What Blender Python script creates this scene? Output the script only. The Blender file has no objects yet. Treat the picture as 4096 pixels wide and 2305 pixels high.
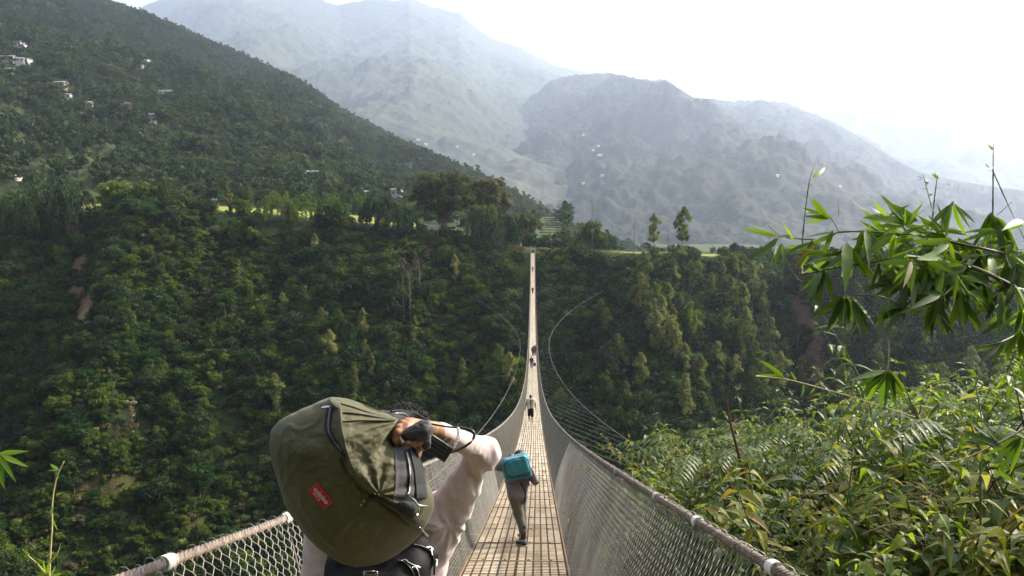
import bpy, math, random
import numpy as np
from mathutils import Vector, Matrix, Euler

# ------------------------------------------------------------------ camera, world, sun, exposure
SC = bpy.context.scene
R = math.radians
F = 804.0                                    # focal length in picture pixels (1024 wide)
YAW, PITCH = R(1.42), R(-3.56)
cam_d = bpy.data.cameras.new('camera')
cam = bpy.data.objects.new('camera', cam_d)
SC.collection.objects.link(cam)
SC.camera = cam
cam_d.sensor_width = 36.0
cam_d.lens = 36.0 * F / 1024.0
cam_d.clip_start, cam_d.clip_end = 0.05, 60000
cam.location = (0, 0, 0)
cam.rotation_euler = (R(90) + PITCH, 0, YAW)
CM = Euler(cam.rotation_euler).to_matrix()

SUN_AZ, SUN_EL = R(63), R(37)                # azimuth to the right of +Y
w = bpy.data.worlds.new('World'); SC.world = w; w.use_nodes = True
nt = w.node_tree; nt.nodes.clear()
sky = nt.nodes.new('ShaderNodeTexSky'); sky.sky_type = 'NISHITA'; sky.sun_disc = False
sky.sun_elevation = SUN_EL; sky.sun_rotation = SUN_AZ
sky.air_density = 1.2; sky.dust_density = 6.0; sky.ozone_density = 1.0; sky.altitude = 900
bg = nt.nodes.new('ShaderNodeBackground'); bg.inputs[1].default_value = 0.15
wo = nt.nodes.new('ShaderNodeOutputWorld')
hs = nt.nodes.new('ShaderNodeHueSaturation'); hs.inputs['Saturation'].default_value = 0.30
nt.links.new(sky.outputs[0], hs.inputs['Color']); nt.links.new(hs.outputs[0], bg.inputs[0])
nt.links.new(bg.outputs[0], wo.inputs[0])
sd = bpy.data.lights.new('sun', 'SUN'); sd.energy = 5.0; sd.angle = R(2.0); sd.color = (1.0, 0.88, 0.66)
so = bpy.data.objects.new('sun', sd); SC.collection.objects.link(so)
S = Vector((math.sin(SUN_AZ) * math.cos(SUN_EL), math.cos(SUN_AZ) * math.cos(SUN_EL), math.sin(SUN_EL)))
so.rotation_euler = S.to_track_quat('Z', 'Y').to_euler()
so.location = (0, 0, 50)
SC.view_settings.view_transform = 'Standard'; SC.view_settings.look = 'None'
SC.view_settings.exposure = 1.42; SC.view_settings.gamma = 1
cy = SC.cycles
cy.max_bounces = 5; cy.diffuse_bounces = 3; cy.glossy_bounces = 2; cy.transmission_bounces = 3
cy.transparent_max_bounces = 6; cy.volume_bounces = 1; cy.caustics_reflective = False; cy.caustics_refractive = False
cy.use_denoising = True

COL = SC.collection
rng = np.random.default_rng(7)
random.seed(7)

# ------------------------------------------------------------------ helpers
def ray(px, py):
    v = CM @ Vector(((px - 512) / F, -(py - 288) / F, -1.0))
    return v / v.y
def P(px, py, d):                            # the point seen at a pixel at forward distance d
    return ray(px, py) * d
def tag(o, label=None, cat=None, group=None, kind=None):
    if label: o['label'] = label
    if cat: o['category'] = cat
    if group: o['group'] = group
    if kind: o['kind'] = kind
    return o
def empty(name, loc=(0, 0, 0), rz=0):
    o = bpy.data.objects.new(name, None); COL.objects.link(o); o.location = loc; o.rotation_euler = (0, 0, rz)
    o.empty_display_size = 0.1
    return o
def npmesh(name, V, quads=None, tris=None, smooth=True, uv=None):
    me = bpy.data.meshes.new(name)
    V = np.asarray(V, np.float32)
    me.vertices.add(len(V)); me.vertices.foreach_set('co', V.ravel())
    loops = []; starts = []; tot = 0; n = 0
    if quads is not None and len(quads):
        q = np.asarray(quads, np.int32); loops.append(q.ravel()); starts.append(np.arange(len(q)) * 4 + tot); tot += q.size; n += len(q)
    if tris is not None and len(tris):
        t = np.asarray(tris, np.int32); loops.append(t.ravel()); starts.append(np.arange(len(t)) * 3 + tot); tot += t.size; n += len(t)
    if n:
        L = np.concatenate(loops); St = np.concatenate(starts).astype(np.int32)
        me.loops.add(len(L)); me.loops.foreach_set('vertex_index', L)
        me.polygons.add(n); me.polygons.foreach_set('loop_start', St)
        me.polygons.foreach_set('use_smooth', np.full(n, smooth))
    me.update(calc_edges=True)
    return me
def obj(name, me, mat=None, parent=None, loc=None):
    o = bpy.data.objects.new(name, me); COL.objects.link(o)
    if mat is not None and not len(me.materials): me.materials.append(mat)
    if parent is not None: o.parent = parent
    if loc is not None: o.location = loc
    return o
class MB:                                    # collects vertices and faces
    def __init__(s): s.v = []; s.q = []; s.t = []; s.n = 0
    def add(s, V, quads=None, tris=None):
        V = np.asarray(V, float).reshape(-1, 3)
        if quads is not None and len(quads): s.q.append(np.asarray(quads, int).reshape(-1, 4) + s.n)
        if tris is not None and len(tris): s.t.append(np.asarray(tris, int).reshape(-1, 3) + s.n)
        s.v.append(V); s.n += len(V)
    def box(s, c, h, M=None):
        c = np.array(c, float); h = np.array(h, float)
        k = np.array([[x, y, z] for x in (-1, 1) for y in (-1, 1) for z in (-1, 1)], float) * h
        if M is not None: k = k @ np.array(M).T
        s.add(k + c, [(0, 1, 3, 2), (4, 6, 7, 5), (0, 4, 5, 1), (2, 3, 7, 6), (0, 2, 6, 4), (1, 5, 7, 3)])
    def tube(s, pts, r, sides=6, cap=True):
        pts = np.asarray(pts, float); n = len(pts)
        r = np.broadcast_to(np.asarray(r, float), (n,))
        T = np.gradient(pts, axis=0); T /= np.linalg.norm(T, axis=1)[:, None] + 1e-12
        up = np.array([0, 0, 1.0]) if abs(T[:, 2]).mean() < 0.8 else np.array([1.0, 0, 0])
        A = np.cross(T, up); A /= np.linalg.norm(A, axis=1)[:, None] + 1e-12
        B = np.cross(T, A)
        a = np.arange(sides) / sides * 2 * math.pi
        V = pts[:, None] + r[:, None, None] * (np.cos(a)[None, :, None] * A[:, None] + np.sin(a)[None, :, None] * B[:, None])
        i = np.arange(n - 1)[:, None] * sides; j = np.arange(sides)[None]; j2 = (j + 1) % sides
        q = np.stack([i + j, i + j2, i + sides + j2, i + sides + j], -1).reshape(-1, 4)
        s.add(V.reshape(-1, 3), q)
        if cap:
            b = s.n - n * sides
            for off in (0, (n - 1) * sides):
                s.t.append(np.array([[b + off, b + off + k, b + off + k + 1] for k in range(1, sides - 1)]))
    def mesh(s, name, smooth=True):
        return npmesh(name, np.concatenate(s.v), np.concatenate(s.q) if s.q else None, np.concatenate(s.t) if s.t else None, smooth)
    def build(s, name, mat, parent=None, smooth=True, loc=None): return obj(name, s.mesh(name, smooth), mat, parent, loc)
def batch_tubes(P0, r, sides=3):             # P0: (W, N, 3) many polylines at once -> V, quads
    W, N, _ = P0.shape
    T = np.gradient(P0, axis=1); T /= np.linalg.norm(T, axis=2, keepdims=True) + 1e-12
    up = np.array([0, 1.0, 0])
    A = np.cross(T, up); A /= np.linalg.norm(A, axis=2, keepdims=True) + 1e-12
    B = np.cross(T, A)
    a = np.arange(sides) / sides * 2 * math.pi
    V = P0[:, :, None] + r * (np.cos(a)[:, None] * A[:, :, None] + np.sin(a)[:, None] * B[:, :, None])
    base = (np.arange(W) * N * sides)[:, None, None] + (np.arange(N - 1) * sides)[None, :, None]
    j = np.arange(sides)[None, None]; j2 = (j + 1) % sides
    q = np.stack([base + j, base + j2, base + sides + j2, base + sides + j], -1).reshape(-1, 4)
    return V.reshape(-1, 3), q
def smoothpath(pts, n=24):                   # Catmull-Rom through the points
    p = np.array([tuple(q) for q in pts], float)
    if len(p) < 3: return np.array([p[0] + (p[-1] - p[0]) * t for t in np.linspace(0, 1, n)])
    p = np.vstack([2 * p[0] - p[1], p, 2 * p[-1] - p[-2]])
    m = len(p) - 3; out = []
    for u in np.linspace(0, m - 1e-6, n):
        i = int(u); t = u - i; a, b, c, d = p[i:i + 4]
        out.append(0.5 * (2 * b + (c - a) * t + (2 * a - 5 * b + 4 * c - d) * t * t + (3 * b - a - 3 * c + d) * t ** 3))
    return np.array(out)
# --- noise
def _h(ix, iy, iz, seed):
    h = (ix * 374761393 + iy * 668265263 + iz * 2147483647 * 3 + seed * 144665) & 0x7fffffff
    h = (h ^ (h >> 13)) * 1274126177 & 0x7fffffff
    return ((h ^ (h >> 16)) & 0xffff) / 65535.0
def vnoise(x, y, z=0.0, seed=0):
    x, y, z = np.broadcast_arrays(np.asarray(x, float), np.asarray(y, float), np.asarray(z, float))
    ix, iy, iz = (np.floor(k).astype(np.int64) for k in (x, y, z))
    fx, fy, fz = x - ix, y - iy, z - iz
    fx, fy, fz = (k * k * (3 - 2 * k) for k in (fx, fy, fz))
    def L(a, b, t): return a + (b - a) * t
    def pl(dz): return L(L(_h(ix, iy, iz + dz, seed), _h(ix + 1, iy, iz + dz, seed), fx), L(_h(ix, iy + 1, iz + dz, seed), _h(ix + 1, iy + 1, iz + dz, seed), fx), fy)
    return L(pl(0), pl(1), fz) * 2 - 1
def fbm(x, y, z=0.0, o=4, seed=0, gain=0.5):
    s = 0; a = 1
    for k in range(o):
        s = s + a * vnoise(np.asarray(x) * 2 ** k, np.asarray(y) * 2 ** k, np.asarray(z) * 2 ** k, seed + k * 17); a *= gain
    return s
def ridged(x, y, o=4, seed=0):
    s = 0; a = 1; t = 0
    for k in range(o):
        s = s + a * (1 - 2 * np.abs(vnoise(np.asarray(x) * 2 ** k, np.asarray(y) * 2 ** k, 0, seed + k * 31))); t += a; a *= 0.5
    return s / t
def sstep(a, b, x):
    t = np.clip((np.asarray(x, float) - a) / (b - a), 0, 1); return t * t * (3 - 2 * t)
# --- signed distance bodies, meshed as one smooth surface
def cap_(a, b, r1, r2=None, sq=None):
    a = np.array(tuple(a), float); b = np.array(tuple(b), float); r2 = r1 if r2 is None else r2
    def f(X):
        pa = X - a; ba = b - a
        h = np.clip((pa @ ba) / (ba @ ba + 1e-12), 0, 1)
        return np.linalg.norm(pa - h[..., None] * ba, axis=-1) - (r1 + (r2 - r1) * h)
    return f
def ell(c, r, rot=None):
    c = np.array(tuple(c), float); r = np.array(r, float)
    Mx = None if rot is None else np.array(Euler(rot).to_matrix())
    def f(X):
        q = X - c
        if Mx is not None: q = q @ Mx
        k0 = np.linalg.norm(q / r, axis=-1); k1 = np.linalg.norm(q / (r * r), axis=-1)
        return k0 * (k0 - 1) / (k1 + 1e-9)
    return f
def rbox(c, h, rr, rot=None):
    c = np.array(tuple(c), float); h = np.array(h, float) - rr
    Mx = None if rot is None else np.array(Euler(rot).to_matrix())
    def f(X):
        q = X - c
        if Mx is not None: q = q @ Mx
        q = np.abs(q) - h
        return np.linalg.norm(np.maximum(q, 0), axis=-1) + np.minimum(q.max(-1), 0) - rr
    return f
def union(fs, k=0.03):
    def f(X):
        d = fs[0](X)
        for g in fs[1:]:
            e = g(X); h = np.clip(0.5 + 0.5 * (e - d) / k, 0, 1)
            d = e + (d - e) * h - k * h * (1 - h)
        return d
    return f
def sdf_mesh(name, f, lo, hi, res):
    lo = np.array(lo, float); hi = np.array(hi, float)
    n = np.maximum(((hi - lo) / res).astype(int) + 2, 4)
    ax = [lo[i] + np.arange(n[i]) * res for i in range(3)]
    G = np.stack(np.meshgrid(*ax, indexing='ij'), -1)
    D = np.ones(tuple(n), np.float32) * 9; B_ = 10                 # only blocks near the surface are sampled finely
    for i in range(0, n[0], B_):
        for j in range(0, n[1], B_):
            ks = np.arange(0, n[2], B_)
            ctr = np.stack([np.full(len(ks), lo[0] + (i + B_ / 2) * res), np.full(len(ks), lo[1] + (j + B_ / 2) * res), lo[2] + (ks + B_ / 2) * res], -1)
            dc = f(ctr); near_ = np.abs(dc) < B_ * res * 1.25
            for k, dd, nn in zip(ks, dc, near_):
                sl_ = (slice(i, min(i + B_, n[0])), slice(j, min(j + B_, n[1])), slice(k, min(k + B_, n[2])))
                D[sl_] = f(G[sl_]) if nn else dd
    D[0] = D[-1] = 1; D[:, 0] = D[:, -1] = 1; D[:, :, 0] = D[:, :, -1] = 1
    s = D < 0
    c = n - 1
    acc = np.zeros((*c, 3)); cnt = np.zeros(c)
    corners = [(i, j, k) for i in (0, 1) for j in (0, 1) for k in (0, 1)]
    def sl(a, o): return a[o[0]:o[0] + c[0], o[1]:o[1] + c[1], o[2]:o[2] + c[2]]
    for a in corners:
        for ax_ in range(3):
            if a[ax_]: continue
            b = list(a); b[ax_] = 1
            da, db = sl(D, a), sl(D, b); m = (da < 0) != (db < 0)
            t = np.where(m, da / np.where(m, da - db, 1), 0)
            p = np.zeros((*c, 3)); p[...] = a; p[..., ax_] += t
            acc += p * m[..., None]; cnt += m
    act = cnt > 0
    idx = -np.ones(c, int); idx[act] = np.arange(act.sum())
    ijk = np.argwhere(act)
    V = lo + (ijk + acc[act] / cnt[act][:, None]) * res
    Q = []
    for ax_ in range(3):
        o1, o2 = [(1, 2), (2, 0), (0, 1)][ax_]
        e0 = [slice(None)] * 3; e1 = [slice(None)] * 3
        e0[ax_] = slice(0, -1); e1[ax_] = slice(1, None)
        m = s[tuple(e0)] != s[tuple(e1)]
        w_ = np.argwhere(m)
        w_ = w_[(w_[:, o1] > 0) & (w_[:, o2] > 0) & (w_[:, o1] < n[o1] - 1) & (w_[:, o2] < n[o2] - 1)]
        if not len(w_): continue
        ins = s[tuple(w_.T)]
        d1 = np.zeros(3, int); d1[o1] = 1; d2 = np.zeros(3, int); d2[o2] = 1
        q = np.stack([idx[tuple((w_ - d1 - d2).T)], idx[tuple((w_ - d2).T)], idx[tuple(w_.T)], idx[tuple((w_ - d1).T)]], -1)
        q[~ins] = q[~ins][:, ::-1]
        Q.append(q)
    if not Q: print('EMPTY SDF', name, lo, hi, res); Q = [np.zeros((0, 4), int)]
    return npmesh(name, V, np.concatenate(Q))

# ------------------------------------------------------------------ materials
def mat_new(name):
    m = bpy.data.materials.new(name); m.use_nodes = True; m.node_tree.nodes.clear(); return m
def N(m, t, **kw):
    n = m.node_tree.nodes.new(t)
    for k, v in kw.items(): setattr(n, k, v)
    return n
def LK(m, a, b): m.node_tree.links.new(a, b)
def ramp(m, fac, stops, interp='LINEAR'):
    r = N(m, 'ShaderNodeValToRGB'); r.color_ramp.interpolation = interp
    e = r.color_ramp.elements
    while len(e) < len(stops): e.new(0.5)
    for k, (p_, c) in enumerate(stops): e[k].position = p_; e[k].color = (*c, 1)
    LK(m, fac, r.inputs[0]); return r.outputs[0]
def noise_tex(m, scale, detail=4, rough=0.55, coord='Object', dist=0, vec=None):
    if vec is None:
        tc = N(m, 'ShaderNodeTexCoord'); vec = tc.outputs[coord]
    n = N(m, 'ShaderNodeTexNoise'); n.inputs['Scale'].default_value = scale; n.inputs['Detail'].default_value = detail
    n.inputs['Roughness'].default_value = rough; n.inputs['Distortion'].default_value = dist
    LK(m, vec, n.inputs['Vector']); return n.outputs['Fac']
def simple(name, col, rough=0.7, metal=0.0, var=0.15, scale=20, bump=0.0, bscale=60, spec=0.4, coord='Object', bdist=0.005):
    m = mat_new(name); o = N(m, 'ShaderNodeOutputMaterial'); b = N(m, 'ShaderNodeBsdfPrincipled')
    f = noise_tex(m, scale, 5, coord=coord)
    c1 = tuple(max(0, c * (1 - var)) for c in col); c2 = tuple(min(1, c * (1 + var)) for c in col)
    LK(m, ramp(m, f, [(0.3, c1), (0.7, c2)]), b.inputs['Base Color'])
    b.inputs['Roughness'].default_value = rough; b.inputs['Metallic'].default_value = metal
    b.inputs['Specular IOR Level'].default_value = spec
    if bump:
        bf = noise_tex(m, bscale, 4, coord=coord); bn = N(m, 'ShaderNodeBump')
        bn.inputs['Strength'].default_value = bump; bn.inputs['Distance'].default_value = bdist
        LK(m, bf, bn.inputs['Height']); LK(m, bn.outputs[0], b.inputs['Normal'])
    LK(m, b.outputs[0], o.inputs[0]); return m
def leafmat(name, cols, trans=0.3, rough=0.6, spec=0.25, tint=None, inst=0.5, dead=None):
    # cols: dark to light, chosen per leaf clump (random per island) and per plant
    m = mat_new(name); o = N(m, 'ShaderNodeOutputMaterial')
    ge = N(m, 'ShaderNodeNewGeometry'); oi = N(m, 'ShaderNodeObjectInfo')
    mx = N(m, 'ShaderNodeMix'); mx.data_type = 'FLOAT'; mx.inputs[0].default_value = inst
    LK(m, ge.outputs['Random Per Island'], mx.inputs[2]); LK(m, oi.outputs['Random'], mx.inputs[3])
    c = ramp(m, mx.outputs[0], [(i / (len(cols) - 1) * 0.8 + 0.1, k) for i, k in enumerate(cols)])
    if dead:                                 # a few yellowed and brown leaves
        gt = N(m, 'ShaderNodeMath', operation='GREATER_THAN'); gt.inputs[1].default_value = 1 - dead
        fr_ = N(m, 'ShaderNodeMath', operation='MULTIPLY'); fr_.inputs[1].default_value = 7.31; fc_ = N(m, 'ShaderNodeMath', operation='FRACT')
        LK(m, ge.outputs['Random Per Island'], fr_.inputs[0]); LK(m, fr_.outputs[0], fc_.inputs[0]); LK(m, fc_.outputs[0], gt.inputs[0])
        dm = N(m, 'ShaderNodeMix'); dm.data_type = 'RGBA'; LK(m, gt.outputs[0], dm.inputs[0]); LK(m, c, dm.inputs[6])
        LK(m, ramp(m, ge.outputs['Random Per Island'], [(0.2, (0.20, 0.17, 0.03)), (0.5, (0.16, 0.10, 0.04)), (0.8, (0.26, 0.25, 0.10))]), dm.inputs[7]); c = dm.outputs[2]
    b = N(m, 'ShaderNodeBsdfPrincipled'); b.inputs['Roughness'].default_value = rough; b.inputs['Specular IOR Level'].default_value = spec
    t = N(m, 'ShaderNodeBsdfTranslucent')
    tm = N(m, 'ShaderNodeMix'); tm.data_type = 'RGBA'; tm.blend_type = 'MULTIPLY'; tm.inputs[0].default_value = 1
    tm.inputs[7].default_value = (*(tint or (1.3, 1.4, 0.55)), 1)
    LK(m, c, tm.inputs[6]); LK(m, tm.outputs[2], t.inputs[0]); LK(m, c, b.inputs['Base Color'])
    ms = N(m, 'ShaderNodeMixShader'); ms.inputs[0].default_value = trans
    LK(m, b.outputs[0], ms.inputs[1]); LK(m, t.outputs[0], ms.inputs[2]); LK(m, ms.outputs[0], o.inputs[0])
    return m
# ------------------------------------------------------------------ terrain
def pxx(px, d): return (px - 532) / F * d
_rx = np.array([-420, -173, -147, -110, -82, -57, -37, -23, -8, 0, 10, 22, 47, 87, 160, 420.])
_rz = np.array([9, 9.5, 10.2, 8.2, 6.8, 4.6, 1.6, -1.2, -3.3, -3.9, -4.2, -4.9, -5.8, -6.6, -9, -14.])
def rim_z(x): return np.interp(x, _rx, _rz)
def rim_y(x):
    x = np.asarray(x, float)
    y = 268 + 7 * fbm(x / 38.0, 0.3, o=3, seed=3) * sstep(6, 25, np.abs(x))
    y = y - 13 * np.exp(-((x - 38) / 17) ** 2) + 17 * np.exp(-((x - 84) / 13) ** 2) - 10 * np.exp(-((x + 118) / 16) ** 2)
    return y + 9 * np.exp(-((x + 150) / 12) ** 2) - 0.045 * np.maximum(x - 100, 0) - 0.03 * np.maximum(-x - 60, 0)
def gorge_h(x, y):
    x = np.asarray(x, float); y = np.asarray(y, float)
    rz = rim_z(x); ry = rim_y(x); t = ry - y
    back = rz + np.maximum(-t, 0) * 0.012 + 0.10 * np.clip(-t, 0, 26) * sstep(-12, -30, x)
    # terraces behind the rim, then the ground falls away behind on the right
    fall = np.maximum(-t - 55, 0) * 0.16 * sstep(-5, 60, x)
    back = back - np.minimum(fall, 45) + np.minimum(np.maximum(-t - 45, 0) * 0.05, 14) * sstep(0, -60, x)
    amp = 13 * sstep(4, 70, t)
    g = amp * (ridged(x / 58.0 + 0.35 * np.sin(y / 40.0), y / 260.0, 3, 5) * 0.9 + 0.35 * fbm(x / 18.0, y / 22.0, o=3, seed=8))
    far = rz - 0.25 * np.minimum(np.maximum(t, 0), 5) - 1.06 * np.maximum(t - 4, 0) + g
    far = np.where(t > 0, far, back)
    # near bank
    yy = y
    base_r = -1.75 - 0.27 * np.maximum(yy, 0) - 0.75 * np.maximum(yy - 13, 0) - 0.35 * np.maximum(yy - 40, 0)
    base_l = -2.3 - 0.66 * np.maximum(yy, 0) - 0.36 * np.maximum(yy - 10, 0)
    base_m = -2.25 - 0.48 * np.maximum(yy, 0) - 0.5 * np.maximum(yy - 12, 0)
    k = sstep(0.4, 2.6, x); k2 = sstep(-0.6, -2.6, x)
    near = base_m * (1 - k) * (1 - k2) + base_r * k * (1 - k2) + base_l * k2
    near = near + 0.10 * np.clip(x - 3, 0, 25) + 0.95 * np.clip(-y - 5, 0, 160) + np.where(yy < -0.3, -yy * 0.3, 0)  # unseen slope behind the camera, made steep to shut out sky light
    near = near + 0.12 * fbm(x / 1.5, y / 1.5, o=3, seed=4) * sstep(1, 5, np.hypot(x, y)) + 2.0 * fbm(x / 25.0, y / 25.0, o=3, seed=6) * sstep(15, 60, np.hypot(x, y))
    h = np.maximum(near, -120)
    f2 = np.maximum(far, -120)
    h = np.where(y > 128, f2, np.where(y < 100, h, np.maximum(h, f2)))
    return h
def grid_mesh(name, xs, ys, hf):
    X, Y = np.meshgrid(xs, ys, indexing='ij'); Z = hf(X, Y)
    V = np.stack([X, Y, Z], -1).reshape(-1, 3); nx, ny = len(xs), len(ys)
    i = np.arange(nx - 1)[:, None] * ny; j = np.arange(ny - 1)[None]
    q = np.stack([i + j, i + ny + j, i + ny + j + 1, i + j + 1], -1).reshape(-1, 4)
    return npmesh(name, V, q)

def terrain_mat(name, stops, scale=0.03, scars=(), fields=(), fine=0.35, bump=0.0, bd=0.5, bs=0.6):
    m = mat_new(name); o = N(m, 'ShaderNodeOutputMaterial'); b = N(m, 'ShaderNodeBsdfPrincipled')
    b.inputs['Roughness'].default_value = 0.95; b.inputs['Specular IOR Level'].default_value = 0.1
    tc = N(m, 'ShaderNodeTexCoord'); vec = tc.outputs['Object']
    n1 = noise_tex(m, scale, 8, 0.62, vec=vec); n2 = noise_tex(m, fine, 5, 0.6, vec=vec)
    mx = N(m, 'ShaderNodeMix'); mx.data_type = 'FLOAT'; mx.inputs[0].default_value = 0.4
    LK(m, n1, mx.inputs[2]); LK(m, n2, mx.inputs[3])
    c = ramp(m, mx.outputs[0], stops)
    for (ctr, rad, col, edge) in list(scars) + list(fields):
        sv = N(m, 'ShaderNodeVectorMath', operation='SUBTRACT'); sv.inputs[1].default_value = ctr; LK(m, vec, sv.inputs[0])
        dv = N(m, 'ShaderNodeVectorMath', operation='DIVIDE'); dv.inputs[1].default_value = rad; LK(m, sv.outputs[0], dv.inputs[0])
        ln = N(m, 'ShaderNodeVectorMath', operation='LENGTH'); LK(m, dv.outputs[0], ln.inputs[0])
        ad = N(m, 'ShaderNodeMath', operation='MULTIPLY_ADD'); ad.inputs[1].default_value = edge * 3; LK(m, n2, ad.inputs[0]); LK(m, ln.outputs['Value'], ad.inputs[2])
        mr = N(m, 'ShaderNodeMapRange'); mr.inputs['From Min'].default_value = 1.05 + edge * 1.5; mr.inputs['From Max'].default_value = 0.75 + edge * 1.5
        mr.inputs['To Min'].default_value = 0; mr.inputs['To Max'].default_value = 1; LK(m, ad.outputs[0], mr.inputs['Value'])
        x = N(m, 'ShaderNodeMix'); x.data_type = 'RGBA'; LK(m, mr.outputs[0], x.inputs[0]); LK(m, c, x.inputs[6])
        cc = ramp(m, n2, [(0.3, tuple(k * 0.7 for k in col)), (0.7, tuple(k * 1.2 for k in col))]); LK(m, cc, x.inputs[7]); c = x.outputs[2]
    LK(m, c, b.inputs['Base Color'])
    if bump:
        bn = N(m, 'ShaderNodeBump'); bn.inputs['Strength'].default_value = bump; bn.inputs['Distance'].default_value = bd
        bf = noise_tex(m, bs, 6, 0.65, vec=vec); LK(m, bf, bn.inputs['Height']); LK(m, bn.outputs[0], b.inputs['Normal'])
    LK(m, b.outputs[0], o.inputs[0]); return m

def hit(px, py, hf=gorge_h, d0=150, d1=330, n=600):      # where the line of sight meets the ground
    r = ray(px, py); d = np.linspace(d0, d1, n)
    below = r.z * d < hf(r.x * d, d)
    k = int(np.argmax(below)) if below.any() else n - 1
    dd = d[k]; return np.array([r.x * dd, dd, float(hf(r.x * dd, dd))])
# bare soil, cliffs, dry ground and painted sunlight, read off where they stand
SOIL = (0.19, 0.11, 0.068); ROCK = (0.25, 0.19, 0.135); DRY = (0.06, 0.052, 0.019); SUN_PAINT = (0.13, 0.13, 0.03)  # the last tone puts sunlight into the ground colour
scar_sun_px = [((77, 318), (7, 12, 9), SOIL, 0.3), ((73, 292), (4, 10, 10), SOIL, 0.35), ((78, 268), (4, 9, 9), SOIL, 0.35), ((86, 240), (8, 8, 3), DRY, 0.6),
           ((81, 321), (3.6, 6, 4), ROCK, 0.75), ((540, 305), (2.8, 10, 6), SOIL, 0.7), ((810, 335), (4.5, 12, 8), SOIL, 0.6),
           ((816, 365), (3, 12, 7), SOIL, 0.6), ((797, 312), (4, 12, 6), SOIL, 0.6), ((606, 266), (3, 7, 3), (0.26, 0.12, 0.05), 0.8),
           ((590, 370), (4, 6, 4), DRY, 0.4), ((180, 260), (12, 12, 7), DRY, 0.9), ((160, 285), (9, 12, 6), DRY, 0.9), ((150, 330), (10, 12, 12), (0.055, 0.055, 0.02), 0.9),
           ((610, 278), (7, 9, 6), SUN_PAINT, 0.8), ((628, 285), (9, 9, 4), SUN_PAINT, 0.8), ((165, 545), (10, 12, 8), DRY, 0.9), ((100, 495), (9, 10, 5), DRY, 0.9),
           ((345, 322), (5, 6, 3), DRY, 0.7), ((230, 300), (9, 12, 6), (0.07, 0.075, 0.02), 0.9), ((431, 250), (1.8, 5, 3), (0.12, 0.07, 0.045), 0.7), ((700, 398), (7, 8, 5), SUN_PAINT, 0.8)]
SCARS_SUN = []
for (p_, rad, col, ed) in scar_sun_px:
    h_ = hit(*p_); SCARS_SUN.append((tuple(h_), rad, col, ed))
FIELD = (0.21, 0.225, 0.045)
FIELDS = [((-120, 282, 10), (70, 17, 14), FIELD, 0.2), ((-60, 285, 7), (30, 16, 12), FIELD, 0.2), ((60, 282, -5), (34, 13, 9), FIELD, 0.3), ((-25, 300, 1), (14, 10, 8), (0.10, 0.14, 0.035), 0.3)]
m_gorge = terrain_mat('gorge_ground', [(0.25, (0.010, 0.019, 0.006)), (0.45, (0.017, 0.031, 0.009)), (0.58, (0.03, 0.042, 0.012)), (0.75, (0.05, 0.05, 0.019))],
                      0.035, SCARS_SUN, FIELDS, 0.5, 0.8, 0.6, 1.2)
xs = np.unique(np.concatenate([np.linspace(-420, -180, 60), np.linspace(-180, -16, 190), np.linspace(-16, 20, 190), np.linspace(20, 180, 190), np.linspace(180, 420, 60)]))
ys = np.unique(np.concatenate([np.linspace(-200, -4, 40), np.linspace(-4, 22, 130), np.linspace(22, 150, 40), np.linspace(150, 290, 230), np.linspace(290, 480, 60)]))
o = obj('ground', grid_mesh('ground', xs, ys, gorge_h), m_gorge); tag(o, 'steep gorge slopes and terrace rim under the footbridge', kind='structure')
# river in the bottom of the gorge
m_water = simple('river_water', (0.10, 0.14, 0.12), 0.15, 0, 0.2, 0.05, 0.5, 0.5)
X_ = np.linspace(-420, 420, 30); V_ = [(x, y + 10 * math.sin(x / 90), -117.5) for x in X_ for y in (100, 150)]
o = obj('river', npmesh('river', V_, [(2 * i, 2 * i + 2, 2 * i + 3, 2 * i + 1) for i in range(29)]), m_water); tag(o, kind='structure')
# valley floor far beyond
m_val = terrain_mat('valley_ground', [(0.3, (0.03, 0.045, 0.018)), (0.5, (0.06, 0.08, 0.03)), (0.62, (0.10, 0.12, 0.05)), (0.8, (0.14, 0.13, 0.07))], 0.004, fine=0.03)
o = obj('valley', npmesh('valley', [(-13900, -10000, -130), (13900, -10000, -130), (13900, 19400, -130), (-13900, 19400, -130)], [(0, 1, 2, 3)]), m_val); tag(o, kind='structure')

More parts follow.
